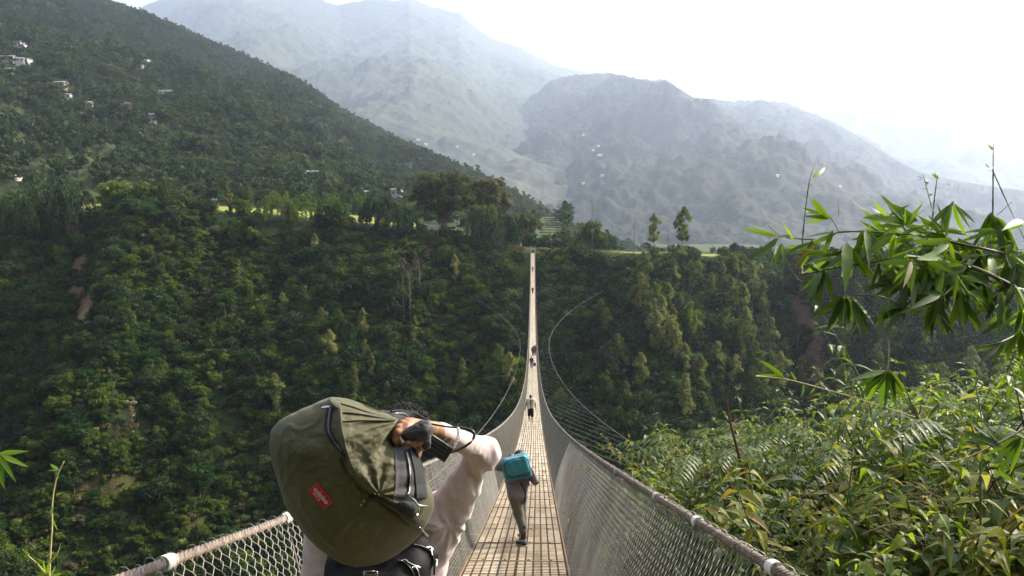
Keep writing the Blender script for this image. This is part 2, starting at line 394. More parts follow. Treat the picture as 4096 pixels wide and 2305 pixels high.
# --- hills and mountains: ridge line (px, py, distance), base distance and height, real depth in between
class Hill:
    def __init__(s, ridge, base, pxr, cols, rows, spur, spw, seed, rough, pw=1.0, back=0.7, oc=3, dy=0.0):
        s.__dict__.update(locals())
        a = np.array(ridge, float); b = np.array(base, float)
        s.px = np.linspace(*pxr, cols)
        s.ry = np.interp(s.px, a[:, 0], a[:, 1]) + dy; s.rd = np.interp(s.px, a[:, 0], a[:, 2])
        s.bd = np.interp(s.px, b[:, 0], b[:, 1]); s.bz = np.interp(s.px, b[:, 0], b[:, 2])
        f = np.concatenate([np.linspace(0, 1, rows), 1 + np.linspace(0, back, rows // 6)[1:]])
        PX, Fr = np.meshgrid(s.px, f, indexing='ij')
        rz = (238 - s.ry) / F * s.rd
        D = s.bd[:, None] + (s.rd - s.bd)[:, None] * Fr
        X = (PX - 532) / F * D
        prof = np.where(Fr <= 1, np.clip(Fr, 0, 1) ** pw, 1 - (Fr - 1) * 0.9)
        Z = s.bz[:, None] + (rz - s.bz)[:, None] * prof
        env = np.clip(np.sin(np.clip(Fr, 0, 1) * math.pi), 0, 1) ** 0.7
        env = np.where(Fr > 1, 0.0, env)
        Z = Z + spur * env * ridged(X / spw + 0.2 * fbm(X / spw, D / spw, o=2, seed=seed + 5), D / (spw * 2.2), oc, seed)
        Z = Z + rough * (0.25 + env) * fbm(X / (spw * 0.12), D / (spw * 0.12), o=5, seed=seed + 3, gain=0.6)
        Z = Z + rough * 0.35 * fbm(X / (spw * 0.03), D / (spw * 0.03), o=3, seed=seed + 9)
        # keep the crest where it is seen
        el = Z / D; crest = rz / s.rd; 
        lim = crest[:, None] * 1.0 + 0.0008
        Z = np.where((Fr < 0.97) & (el > lim), lim * D, Z)
        s.X, s.D, s.Z, s.Fr = X, D, Z, Fr
    def mesh(s, name):
        nx, ny = s.X.shape; V = np.stack([s.X, s.D, s.Z], -1).reshape(-1, 3)
        i = np.arange(nx - 1)[:, None] * ny; j = np.arange(ny - 1)[None]
        return npmesh(name, V, np.stack([i + j, i + ny + j, i + ny + j + 1, i + j + 1], -1).reshape(-1, 4))
    def at(s, px, f):                        # point on the surface by column and share of the way up
        i = np.clip(np.interp(px, s.px, np.arange(len(s.px))).astype(int), 0, s.X.shape[0] - 2)
        j = np.clip((np.asarray(f) * (s.rows - 1)).astype(int), 0, s.rows - 2)
        return s.X[i, j], s.D[i, j], s.Z[i, j]
    def seen(s, px, py):                     # first point of the surface whose line of sight is (px, py)
        i = int(np.clip(np.interp(px, s.px, np.arange(len(s.px))), 0, s.X.shape[0] - 1))
        e = 238 - s.Z[i] / s.D[i] * F
        k = int(np.argmax(e <= py)) if (e <= py).any() else s.rows - 1
        return Vector((s.X[i, k], s.D[i, k], s.Z[i, k]))
hillL = Hill([(-320, -170, 1500), (-100, -92, 1500), (0, -48, 1450), (60, -16, 1420), (131, 10, 1380), (175, 29, 1340), (239, 54, 1330), (294, 81, 1320), (338, 109, 1320), (378, 129, 1340),
              (409, 149, 1380), (441, 164, 1440), (477, 178, 1500), (509, 195, 1560), (533, 210, 1620), (556, 224, 1680), (588, 240, 1720), (640, 252, 1750), (760, 258, 1800)],
             [(-320, 300, 22), (0, 310, 12), (280, 335, 14), (420, 380, 8), (560, 430, -12), (760, 480, -40)], (-320, 760), 540, 300, 42, 210, 11, 7, 1.15, oc=5, dy=6.0)
m_hillL = terrain_mat('hillside_ground', [(0.28, (0.014, 0.024, 0.011)), (0.5, (0.03, 0.042, 0.016)), (0.62, (0.055, 0.065, 0.022)), (0.78, (0.10, 0.095, 0.045))], 0.008, fine=0.1, bump=0.6, bd=4, bs=0.15)
o = obj('hillside', hillL.mesh('hillside'), m_hillL); tag(o, 'forested hillside rising on the left behind the gorge', kind='structure')
q = 2.516
def D_(l, d): return [(x / q, y / q, d) for x, y in l]
KM = 1.4
def far_(l): return [(a, b, c * KM) for a, b, c in l]
hillA = Hill(far_([(60, 90, 5200), (130, 20, 5200)] + D_([(370, 22), (450, -6), (620, -30), (760, -8), (800, 6), (860, 22), (930, 8), (1000, 12), (1035, 5), (1100, 30), (1160, 45), (1200, 80), (1240, 108), (1300, 124),
              (1400, 175), (1480, 192), (1600, 230), (1800, 330), (2100, 450)], 5200)), [(60, 1500, -60), (500, 1500, -60), (840, 1700, -60)], (60, 834), 620, 330, 190, 1500, 16, 21, 1.25)
hillB = Hill([(a, b, c * 1.2) for a, b, c in D_([(800, 600), (1000, 520), (1150, 470), (1240, 360), (1270, 300), (1320, 262), (1380, 214), (1430, 200), (1480, 196), (1540, 194), (1590, 207), (1640, 216), (1668, 212), (1740, 255), (1800, 257), (1900, 262), (1960, 270), (2020, 290), (2100, 326),
              (2160, 360), (2230, 405), (2300, 440), (2400, 462), (2576, 488), (2700, 500), (3000, 560)], 3900)], [(300, 1400, -60), (600, 1250, -50), (1240, 1300, -60)], (318, 1190), 640, 330, 210, 1200, 12, 33, 1.2)
hillC = Hill(far_(D_([(1700, 420), (1900, 320), (2050, 292), (2130, 286), (2200, 312), (2235, 298), (2280, 290), (2370, 320), (2450, 345), (2600, 372), (3000, 420)], 4700)), [(660, 3600, -60), (1200, 3600, -60)], (676, 1190), 300, 130, 380, 2400, 20, 41, 1.2)
def mtn_mat(name, t):
    return terrain_mat(name, [(0.25, tuple(k * t for k in (0.028, 0.040, 0.032))), (0.45, tuple(k * t for k in (0.043, 0.057, 0.042))), (0.6, tuple(k * t for k in (0.08, 0.082, 0.06))), (0.8, tuple(k * t for k in (0.13, 0.125, 0.08)))],
                       0.0022, fine=0.035, bump=0.45, bd=14, bs=0.06)
o = obj('mountain', hillA.mesh('mountain'), mtn_mat('mountain_slopes', 0.95)); tag(o, 'pale hazy mountain behind the left hillside', kind='structure')
o = obj('mountain', hillB.mesh('mountain'), mtn_mat('mountain_forest', 0.5)); tag(o, 'blue hazy mountain behind the right side of the gorge', kind='structure')
o = obj('mountain', hillC.mesh('mountain'), mtn_mat('mountain_far', 1.0)); tag(o, 'faintest and farthest mountain under the bright sky', kind='structure')
for nm in ('mountain', 'hillside'): pass
# --- the hazy air: one closed box, even density
HZ = mat_new('haze_air'); ho = N(HZ, 'ShaderNodeOutputMaterial'); hv = N(HZ, 'ShaderNodeVolumePrincipled')
hv.inputs['Color'].default_value = (0.69, 0.79, 1.0, 1); hv.inputs['Density'].default_value = 0.000135; hv.inputs['Anisotropy'].default_value = 0.62
LK(HZ, hv.outputs[0], ho.inputs['Volume'])
hb = MB(); hb.box((0, 4500, 1300), (14000, 15000, 1431)); o = hb.build('haze', HZ, smooth=False); tag(o, 'blue morning haze filling the valley air', kind='stuff')
o.display_type = 'BOUNDS'
# ------------------------------------------------------------------ trees
def leaf_quads(centers, rad, n, size, rg, flat=0.75, droop=0.0, shell=0.55, aspect=1.0):
    C = np.asarray(centers, float); k = len(C); rad = np.broadcast_to(rad, (k,)); n = int(n)
    d = rg.normal(size=(k, n, 3)); d /= np.linalg.norm(d, axis=2, keepdims=True)
    r = rad[:, None, None] * (shell + (1 - shell) * rg.random((k, n, 1))) * (0.85 + 0.3 * rg.random((k, n, 1)))
    p = C[:, None] + d * r * np.array([1, 1, flat]); p[..., 2] -= droop * rg.random((k, n)) * rad[:, None]
    nm = d + rg.normal(size=d.shape) * 0.55; nm /= np.linalg.norm(nm, axis=2, keepdims=True)
    u = np.cross(nm, rg.normal(size=d.shape)); u /= np.linalg.norm(u, axis=2, keepdims=True) + 1e-9
    v = np.cross(nm, u); s = size * (0.6 + 0.8 * rg.random((k, n, 1)))
    q = np.stack([p - u * s * aspect, p - v * s * 0.5, p + u * s * aspect, p + v * s * 0.5], 2)
    V = q.reshape(-1, 3); return V, np.arange(len(V)).reshape(-1, 4)
def trunk_mb(h, r, rg, lean=0.06, limbs=5, lo=0.35, spread=0.35, sides=6, tops=None):
    b = MB(); n = 7; off = rg.normal(size=(n, 2)).cumsum(0) * lean * h / n * 0.6
    pts = np.array([[off[i, 0], off[i, 1], h * i / (n - 1)] for i in range(n)]); pts[0, 2] = -1.2
    b.tube(pts, np.linspace(r, r * 0.3, n), sides)
    for k in range(limbs):
        f = lo + (0.92 - lo) * (k + rg.random() * 0.6) / max(limbs, 1); p0 = np.array([np.interp(f * h, pts[:, 2], pts[:, i]) for i in range(3)])
        a = rg.random() * 6.28; L = h * spread * (1.1 - f * 0.6)
        p2 = p0 + np.array([math.cos(a) * L, math.sin(a) * L, L * 0.7]); pm = (p0 + p2) / 2 + np.array([0, 0, -L * 0.1])
        b.tube([p0, pm, p2], [r * 0.5 * (1 - f * 0.6), r * 0.3 * (1 - f * 0.5), r * 0.1], 4, cap=False)
    return b
m_bark = simple('pale_bark', (0.20, 0.17, 0.125), 0.9, var=0.3, scale=3)
m_bark_d = simple('dark_bark', (0.10, 0.075, 0.055), 0.95, var=0.35, scale=3)
G_DARK = leafmat('foliage_dark', [(0.008, 0.024, 0.010), (0.018, 0.048, 0.013), (0.034, 0.074, 0.017), (0.064, 0.10, 0.02)], 0.36, spec=.1, rough=.8)
G_MID = leafmat('foliage_mid', [(0.028, 0.052, 0.009), (0.054, 0.086, 0.014), (0.088, 0.128, 0.021), (0.13, 0.168, 0.03)], 0.38, spec=.1, rough=.8)
G_OLIVE = leafmat('foliage_olive', [(0.07, 0.088, 0.024), (0.13, 0.15, 0.042), (0.20, 0.215, 0.068), (0.29, 0.29, 0.11)], 0.35, tint=(1.2, 1.25, 0.55), spec=.1, rough=.8)
G_LIME = leafmat('foliage_lime', [(0.035, 0.06, 0.011), (0.06, 0.09, 0.016), (0.09, 0.125, 0.022), (0.12, 0.155, 0.032)], 0.35, spec=.1, rough=.8)
H_A = leafmat('hill_foliage_a', [(0.018, 0.036, 0.016), (0.030, 0.054, 0.022), (0.048, 0.078, 0.032)], 0.3, spec=.1, rough=.8)
H_B = leafmat('hill_foliage_b', [(0.026, 0.046, 0.019), (0.045, 0.07, 0.028), (0.07, 0.10, 0.04)], 0.3, spec=.1, rough=.8)
G_SCRUB = leafmat('yellow_scrub', [(0.08, 0.09, 0.015), (0.14, 0.15, 0.025), (0.21, 0.20, 0.04), (0.26, 0.22, 0.06)], 0.4, spec=.1, rough=.8)
H_C = leafmat('hill_foliage_c', [(0.03, 0.045, 0.018), (0.05, 0.066, 0.025), (0.075, 0.09, 0.035)], 0.3, spec=.1, rough=.8)
G_BROWN = leafmat('foliage_brown', [(0.045, 0.04, 0.018), (0.075, 0.06, 0.027), (0.12, 0.095, 0.045), (0.17, 0.14, 0.07)], 0.25, tint=(1.2, 1.0, 0.6))
G_BLUE = leafmat('foliage_slate', [(0.014, 0.028, 0.011), (0.024, 0.042, 0.016), (0.038, 0.058, 0.023), (0.055, 0.078, 0.032)], 0.32, spec=.1, rough=.8)

def broadleaf(seed, h=6.0, w=5.0, n=16, leaves=95, size=0.34, sq=0.8):
    rg = np.random.default_rng(seed); C = []
    for k in range(n):
        a = rg.random() * 6.28; rr = w / 2 * math.sqrt(rg.random()) * 0.8; z = h * (0.52 + 0.38 * rg.random()) - rr * rr / w * 0.5
        C.append((math.cos(a) * rr, math.sin(a) * rr, z))
    rad = w * (0.14 + 0.12 * rg.random(n))
    V, Q = leaf_quads(C, rad, leaves, size, rg, sq)
    return npmesh('crown', V, Q, smooth=False), trunk_mb(h * 0.72, 0.10 + h * 0.014, rg, limbs=6, lo=0.3, spread=0.3).mesh('trunk')
def column(seed, h=14.0, w=4.4, n=30, leaves=80, size=0.30, lo=0.32, bare=False):
    rg = np.random.default_rng(seed); C = []; rad = []
    for k in range(n):
        f = lo + (1 - lo) * (k + rg.random()) / n; u_ = (f - lo) / (1 - lo); prof = (1 - abs(2 * u_ - 0.85) ** 3.2 * 0.8) * (0.6 + 0.55 * rg.random()); prof = max(prof, 0.15)
        a = rg.random() * 6.28; rr = w / 2 * prof * rg.random() ** .6 * 0.95
        C.append((math.cos(a) * rr, math.sin(a) * rr, h * f)); rad.append(w * (0.11 + 0.13 * rg.random()) * (0.6 + 0.45 * prof))
    V, Q = leaf_quads(C, np.array(rad), leaves, size, rg, 1.15, shell=0.35)
    return npmesh('crown', V, Q, smooth=False), trunk_mb(h * 0.96, 0.07 + h * 0.008, rg, 0.05, limbs=9, lo=lo, spread=0.13).mesh('trunk')
def feathery(seed, h=9.0, w=4.0):             # wispy, half bare
    rg = np.random.default_rng(seed); t = trunk_mb(h, 0.12, rg, 0.08, limbs=14, lo=0.15, spread=0.27); C = []
    for k in range(34):
        f = 0.25 + 0.75 * rg.random(); a = rg.random() * 6.28; rr = w / 2 * (1.15 - f) * (0.4 + rg.random() * 0.6); C.append((math.cos(a) * rr, math.sin(a) * rr, h * f))
    V, Q = leaf_quads(C, 0.5, 22, 0.17, rg, 0.8, shell=0.1, aspect=1.5)
    return npmesh('crown', V, Q, smooth=False), t.mesh('trunk')
def bush(seed, w=3.4, h=2.0, n=9, leaves=75, size=0.27):
    rg = np.random.default_rng(seed); C = [(rg.normal() * w * 0.24, rg.normal() * w * 0.24, h * (0.3 + 0.45 * rg.random())) for _ in range(n)]
    V, Q = leaf_quads(C, w * (0.15 + 0.1 * rg.random(n)), leaves, size, rg, 0.75)
    return npmesh('crown', V, Q, smooth=False), trunk_mb(h * 0.6, 0.06, rg, limbs=3).mesh('trunk')
def vined(seed, h=9.0, w=6.0):                # hung with creepers, drooping curtains
    rg = np.random.default_rng(seed); C = []; rad = []
    for k in range(9):
        a = rg.random() * 6.28; rr = w / 2 * (0.35 + 0.6 * rg.random()); top = h * (0.7 + 0.3 * rg.random())
        for j in range(7):
            z = top - j * h * 0.11
            if z < 0.3: break
            C.append((math.cos(a) * rr, math.sin(a) * rr, z)); rad.append(w * (0.13 - 0.008 * j))
    V, Q = leaf_quads(C, np.array(rad), 70, 0.27, rg, 1.0, droop=0.5)
    return npmesh('crown', V, Q, smooth=False), trunk_mb(h * 0.8, 0.25, rg, limbs=6).mesh('trunk')
KINDS = {}
def kind(name, me, mat, bark):
    c, t = me; c.materials.append(mat); t.materials.append(bark); KINDS.setdefault(name, []).append((c, t))
for i in range(4): kind('dark', broadleaf(10 + i, 6 + i * 0.8, 5 + i * 0.6), [G_DARK, G_MID, G_DARK, G_BLUE][i], m_bark_d)
for i in range(3): kind('mid', broadleaf(20 + i, 5.5 + i, 4.6 + i * 0.4), [G_MID, G_MID, G_LIME][i], m_bark_d)
for i in range(2): kind('lime', broadleaf(30 + i, 5, 4.6), G_LIME, m_bark)
for i in range(4): kind('column', column(40 + i, 13 + i * 1.2, 4.0 + 0.5 * i, lo=0.25 + 0.07 * i), [G_OLIVE, G_OLIVE, G_OLIVE, G_MID][i], m_bark)
for i in range(2): kind('feather', feathery(50 + i), [G_BROWN, G_OLIVE][i], m_bark)
for i in range(5): kind('bush', bush(60 + i), [G_DARK, G_MID, G_OLIVE, G_BROWN, G_BROWN][i], m_bark_d)
kind('vined', vined(70), G_MID, m_bark_d); kind('vined', vined(71), G_DARK, m_bark_d)
# many small ones for the masses
HID = bpy.data.collections.new('forest_members')      # not linked to the scene: only the masses draw from it
def merged(c, t, nm):
    a = MB()
    o = bpy.data.objects.new(nm, None)
    n1 = len(c.vertices); V1 = np.empty(n1 * 3, np.float32); c.vertices.foreach_get('co', V1)
    n2 = len(t.vertices); V2 = np.empty(n2 * 3, np.float32); t.vertices.foreach_get('co', V2)
    qs = [[], []]; ts = [[], []]
    for k, (me, off) in enumerate(((c, 0), (t, n1))):
        for p in me.polygons: (qs if len(p.vertices) == 4 else ts)[k].append([v + off for v in p.vertices])
    Q = qs[0] + qs[1]; T = ts[0] + ts[1]
    me = npmesh(nm, np.concatenate([V1, V2]).reshape(-1, 3), Q, T if T else None, smooth=False)
    me.materials.append(c.materials[0]); me.materials.append(t.materials[0])
    mi = np.zeros(len(me.polygons), np.int32); mi[len(qs[0]):len(Q)] = 1; mi[len(Q):] = 1
    me.polygons.foreach_set('material_index', mi)
    return me
def members(names):
    c = bpy.data.collections.new('members'); k = 0
    for nm, me in names:
        o = bpy.data.objects.new('%03d_%s' % (k, nm), me); c.objects.link(o); k += 1
    return c, k
def mass(name, pts, scale, idx, coll, label, sz=None, tilt=0.06):
    n = len(pts); me = npmesh(name, pts)
    rg = np.random.default_rng(n)
    a = me.attributes.new('sc', 'FLOAT_VECTOR', 'POINT'); s3 = np.repeat(np.asarray(scale, np.float32)[:, None], 3, 1)
    if sz is not None: s3[:, 2] *= sz
    a.data.foreach_set('vector', s3.ravel())
    rt = np.stack([rg.normal(size=n) * tilt, rg.normal(size=n) * tilt, rg.random(n) * 6.283], 1).astype(np.float32)
    a = me.attributes.new('rt', 'FLOAT_VECTOR', 'POINT'); a.data.foreach_set('vector', rt.ravel())
    a = me.attributes.new('ix', 'INT', 'POINT'); a.data.foreach_set('value', np.asarray(idx, np.int32))
    o = obj(name, me); tag(o, label, kind='stuff')
    g = bpy.data.node_groups.new('plant_mass', 'GeometryNodeTree')
    g.interface.new_socket('Geometry', in_out='INPUT', socket_type='NodeSocketGeometry'); g.interface.new_socket('Geometry', in_out='OUTPUT', socket_type='NodeSocketGeometry')
    gi = g.nodes.new('NodeGroupInput'); go = g.nodes.new('NodeGroupOutput')
    ip = g.nodes.new('GeometryNodeInstanceOnPoints'); ci = g.nodes.new('GeometryNodeCollectionInfo')
    ci.inputs['Collection'].default_value = coll; ci.inputs['Separate Children'].default_value = True; ci.inputs['Reset Children'].default_value = True
    ip.inputs['Pick Instance'].default_value = True
    def at(nm, ty):
        x = g.nodes.new('GeometryNodeInputNamedAttribute'); x.data_type = ty; x.inputs[0].default_value = nm; return x.outputs[0]
    g.links.new(gi.outputs[0], ip.inputs['Points']); g.links.new(ci.outputs[0], ip.inputs['Instance'])
    g.links.new(at('ix', 'INT'), ip.inputs['Instance Index']); g.links.new(at('sc', 'FLOAT_VECTOR'), ip.inputs['Scale'])
    e2r = g.nodes.new('FunctionNodeEulerToRotation'); g.links.new(at('rt', 'FLOAT_VECTOR'), e2r.inputs[0]); g.links.new(e2r.outputs[0], ip.inputs['Rotation'])
    g.links.new(ip.outputs[0], go.inputs[0])
    md = o.modifiers.new('plants', 'NODES'); md.node_group = g
    return o
# --- the gorge slope: undergrowth and forest as masses, about 300 trees as things
def scarred(p, grow=1.0):
    for c, rad, col, ed in SCARS_SUN:
        if (((p[0] - c[0]) / rad[0]) ** 2 + ((p[1] - c[1]) / rad[1]) ** 2 + ((p[2] - c[2]) / rad[2]) ** 2) < grow * (0.35 + 0.5 * rng.random()) and (col is SOIL or col is ROCK): return True
    px_ = 532 + p[0] / p[1] * F; py_ = 238 - p[2] / p[1] * F; u_ = rng.random()
    if (65 < px_ < 92 and 262 < py_ < 352 and u_ < .93) or (792 < px_ < 826 and 306 < py_ < 392 and u_ < .55): return True
    return False
names = []; order = ['dark', 'mid', 'lime', 'bush', 'column', 'feather', 'vined']; start = {}
for nm in order:
    start[nm] = len(names)
    for (c, t) in KINDS[nm]: names.append((nm, merged(c, t, nm)))
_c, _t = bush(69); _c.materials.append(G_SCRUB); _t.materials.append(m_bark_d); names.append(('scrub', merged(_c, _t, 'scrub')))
coll, _ = members(names)
def pick(nm): return start[nm] + rng.integers(len(KINDS[nm]))
pts = []; sc = []; ix = []
for k in range(26000):
    x = rng.uniform(-200, 205); t = rng.uniform(0.5, 100); y = float(rim_y(x)) - t
    if y < 130: continue
    if abs(x) > y * 0.72: continue
    if (abs(x + 0.2) < 4.5 and t < 30) or abs(x + .2) < 2: continue
    g = float(fbm(x / 22, y / 22, o=3, seed=77)); z = float(gorge_h(x, y))
    p = (x, y, z)
    if scarred(p): continue
    r = rng.random()
    if g < -0.35: nm = 'bush' if r < 0.75 else 'mid'; s = rng.uniform(0.4, 0.85)
    elif g < 0.05: nm = ['bush', 'bush', 'dark', 'mid', 'dark'][rng.integers(5)]; s = rng.uniform(0.45, 1.0)
    else: nm = ['dark', 'dark', 'mid', 'dark', 'vined', 'bush'][rng.integers(6)]; s = rng.uniform(0.5, 1.15)
    if g < -0.35:
        s *= 0.7; nm = 'bush'
    dry_ = g < -0.35 or any(((x - c[0]) / (rd_[0] * 1.2)) ** 2 + ((z - c[2]) / (rd_[2] * 1.2)) ** 2 < 1 and cc is DRY for c, rd_, cc, e_ in SCARS_SUN)
    if dry_ and rng.random() < .3: dry_ = False; nm = ['dark', 'mid', 'mid', 'vined'][rng.integers(4)]; s = rng.uniform(.35, .7)
    if dry_: nm = 'bush'; s = rng.uniform(.35, 1.05)
    if nm == 'vined': s *= 0.6
    if t < 7: s *= 0.6
    pxc = 532 + x / y * F
    if t < 9 and any(a_ < pxc < b_ for a_, b_ in ((73, 102), (213, 242), (255, 278), (300, 312), (352, 370), (598, 650), (656, 668), (694, 720))) or (t < 9 and abs(x) < 9): s *= 0.3
    pts.append((x, y, z - 0.3)); sc.append(s); ix.append(pick(nm) if not dry_ else start['bush'] + [1, 2, 3, 0, 2, 1, 1, 0][rng.integers(8)])
for k in range(420):                          # low yellow-green scrub about the landing and along the right rim
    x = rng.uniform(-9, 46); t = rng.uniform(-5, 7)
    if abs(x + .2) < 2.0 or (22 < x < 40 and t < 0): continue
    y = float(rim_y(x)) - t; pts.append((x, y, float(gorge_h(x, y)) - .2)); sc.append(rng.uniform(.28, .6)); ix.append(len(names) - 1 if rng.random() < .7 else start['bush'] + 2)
# rim and plateau growth behind
for k in range(1500):
    x = rng.uniform(-235, 230); b = rng.uniform(22, 110) ; y = float(rim_y(x)) + b
    if b < 55 and rng.random() < 0.9: continue
    if x > -40 and rng.random() < 0.6: continue
    z = float(gorge_h(x, y)); nm = ['dark', 'mid', 'bush', 'dark', 'vined'][rng.integers(5)]
    pts.append((x, y, z - 0.2)); sc.append(rng.uniform(0.4, 0.85) * (1 if x < 0 else 0.6)); ix.append(pick(nm))
mass('gorge_forest', pts, sc, ix, coll, 'dense green undergrowth and small trees covering the gorge slope')
# --- hillside forest
fs = []
def lowtree(seed, h, w, n, leaves, size, mat, tall=False):
    rg = np.random.default_rng(seed)
    C = [((rg.random() - .5) * w * 0.8, (rg.random() - .5) * w * 0.8, h * (0.35 + 0.55 * rg.random()) if not tall else h * (0.25 + 0.75 * k / n)) for k in range(n)]
    V, Q = leaf_quads(C, w * (0.22 if not tall else 0.25), leaves, size, rg, 0.8)
    b = MB(); b.add(V, Q); b.tube([(0, 0, -2), (0.1, 0, h * 0.7)], [0.3, 0.12], 4, cap=False)
    me = b.mesh('hill_tree', False); me.materials.append(mat); return ('hill_tree', me)
fs = [lowtree(100 + i, 10, 9, 9, 26, 1.0, [H_A, H_A, H_B, G_BLUE][i]) for i in range(4)] + [lowtree(110, 15, 5, 8, 24, 0.9, H_B, True), lowtree(111, 13, 5, 8, 24, 0.9, H_A, True), lowtree(112, 9, 9, 8, 26, 1.0, H_C), lowtree(113, 8, 8, 8, 26, 1.0, H_B)]
collH, _ = members(fs)
pts = []; sc = []; ix = []
n = 60000
px = rng.uniform(-60, 690, n); f = rng.random(n) ** 0.8
X, Dd, Z = hillL.at(px, f)
X = X + rng.uniform(-2, 2, n); g = fbm(X / 70, Dd / 70, o=3, seed=91)
g2 = fbm(X / 25, Dd / 25, o=2, seed=92)
clear = (g < -0.42) & (f < 0.62)
keep = ~(clear & (rng.random(n) < 0.7))
py = 238 - Z / Dd * F
keep &= (py > -30)
w_acc = np.clip(Dd / 1400, 0.25, 1); keep &= rng.random(n) < np.clip(w_acc * 1.15, 0, 1)
X, Dd, Z, g, g2, f = (a[keep] for a in (X, Dd, Z, g, g2, f))
r = rng.random(len(X))
idx = np.where(r < 0.25, 0, np.where(r < 0.45, 1, np.where(r < 0.6, 2, np.where(r < 0.75, 3, np.where(r < 0.83, 4, np.where(r < 0.91, 5, np.where(r < 0.97, 6, 7)))))))
idx = np.where((g2 > 0.35) & (r < 0.6), 3, idx); idx = np.where((g2 < -0.45) & (r < 0.5), 6, idx)
scl = rng.uniform(0.55, 1.25, len(X)) * np.clip(0.85 + 0.25 * (Dd - 400) / 500, 0.8, 1.1) * np.where(f > 0.45, 0.85, 1)
mass('hillside_forest', np.stack([X, Dd, Z], 1), scl, idx, collH, 'far-off forest covering the hillside on the left')
print('hillside trees', len(X))

# --- trees as things
def plant_tree(nm, var, x, y, s, label, group=None, name='tree', cat='tree', z=None, sz=1.0, rz=None):
    c, t = KINDS[nm][var % len(KINDS[nm])]
    z = float(gorge_h(x, y)) if z is None else z
    r = empty(name, (x, y, z - 0.1), rng.random() * 6.28 if rz is None else rz); r.scale = (s, s, s * sz)
    tag(r, label, cat, group)
    obj('crown', c, None, r); obj('trunk', t, None, r)
    return r
ZN = [(0, 150, 'far left'), (150, 300, 'above the olive bag'), (300, 420, 'above the carrier'), (420, 520, 'just left of the footbridge'),
      (550, 640, 'just right of the footbridge'), (640, 760, 'on the right spur'), (760, 860, 'beside the red gully'), (860, 1020, 'behind the bamboo')]
def zone(px, py):
    z = next((t for a, b, t in ZN if a <= px < b), 'beside the footbridge')
    return z + (', high up' if py < 330 else ', midway' if py < 420 else ', low down')
KL = {'dark': 'dark green round-crowned tree', 'mid': 'mid green leafy tree', 'lime': 'bright lime green tree', 'column': 'tall narrow olive tree', 'feather': 'wispy half-bare tree', 'vined': 'creeper-hung green tree'}
def slope_tree(nm, px, py_foot, s, var=0, sz=1.0):
    p = hit(px, py_foot)
    return plant_tree(nm, var, p[0], p[1], s, '%s on the slope, %s' % (KL[nm], zone(px, py_foot)), '%ss on the gorge slope, %s' % (KL[nm], zone(px, py_foot)), z=p[2], sz=sz)
# those the picture shows best: (kind, column, foot row, scale, variant)
BEST = [('column', 283, 330, .85, 0), ('column', 305, 328, .85, 1), ('column', 322, 345, .7, 2), ('column', 338, 352, .75, 3), ('column', 363, 352, .95, 0), ('column', 365, 380, .8, 1), ('column', 330, 385, 1.0, 2),
        ('column', 276, 430, 1.15, 0), ('column', 372, 395, .8, 1), ('column', 388, 420, .8, 0), ('column', 355, 410, .8, 2), ('column', 345, 418, .7, 3), ('column', 498, 395, .85, 3), ('column', 510, 405, .95, 2), ('column', 462, 395, .8, 0),
        ('feather', 132, 442, 1.2, 0), ('feather', 118, 455, .8, 0), ('lime', 180, 438, 1.0, 0), ('lime', 157, 380, .6, 1), ('lime', 155, 372, .45, 0), ('lime', 137, 392, .7, 1), ('feather', 240, 282, .7, 1), ('column', 238, 295, .55, 1),
        ('mid', 92, 275, 1.1, 0), ('mid', 110, 278, 1.0, 1), ('mid', 128, 285, .9, 0), ('mid', 60, 270, 1.2, 1), ('mid', 292, 262, .7, 0), ('column', 312, 245, .75, 0), ('column', 318, 240, .7, 2), ('vined', 290, 226, .9, 0),
        ('column', 455, 290, .75, 1), ('feather', 455, 275, .9, 1), ('mid', 467, 280, .7, 2), ('feather', 408, 300, 1.2, 0), ('feather', 404, 292, 1.1, 0), ('feather', 416, 280, .9, 0),
        ('column', 606, 352, 1.0, 0), ('column', 617, 395, 1.15, 1), ('column', 600, 340, .8, 2), ('column', 632, 300, .7, 0), ('column', 640, 330, 1.15, 1), ('column', 650, 345, 1.2, 0), ('column', 660, 360, 1.2, 2), ('column', 672, 375, 1.15, 1),
        ('column', 684, 395, 1.1, 0), ('column', 690, 360, 1.0, 3), ('column', 668, 330, .95, 1), ('column', 700, 410, 1.0, 2), ('column', 720, 400, .95, 0), ('column', 735, 405, 1.0, 1), ('column', 640, 410, 1.0, 2), ('column', 625, 430, 1.0, 0),
        ('column', 730, 330, 1.25, 0), ('column', 742, 345, 1.3, 1), ('column', 752, 320, 1.2, 2), ('column', 762, 335, 1.3, 0), ('column', 745, 365, 1.2, 1), ('column', 712, 310, .72, 2), ('column', 700, 295, .72, 0), ('column', 722, 295, .72, 1),
        ('column', 770, 375, 1.2, 1), ('column', 755, 395, 1.2, 0), ('column', 780, 410, 1.1, 2), ('column', 800, 405, 1.0, 1), ('column', 735, 290, .72, 2), ('column', 750, 290, .72, 0), ('column', 675, 300, .72, 1), ('column', 690, 300, .72, 3),
        ('dark', 498, 285, 1.2, 0), ('mid', 518, 292, 1.0, 1), ('dark', 470, 300, 1.1, 1), ('mid', 560, 290, 1.0, 0), ('lime', 578, 300, .9, 0), ('dark', 590, 320, 1.1, 2), ('dark', 45, 420, 1.4, 0), ('dark', 160, 520, 1.3, 3), ('dark', 200, 500, 1.2, 2),
        ('dark', 345, 395, 1.2, 1), ('dark', 225, 320, 1.1, 2), ('mid', 260, 315, 1.0, 0), ('dark', 250, 350, 1.2, 0)]
for b in BEST: slope_tree(*b[:4], var=b[4])
cnt = len(BEST)
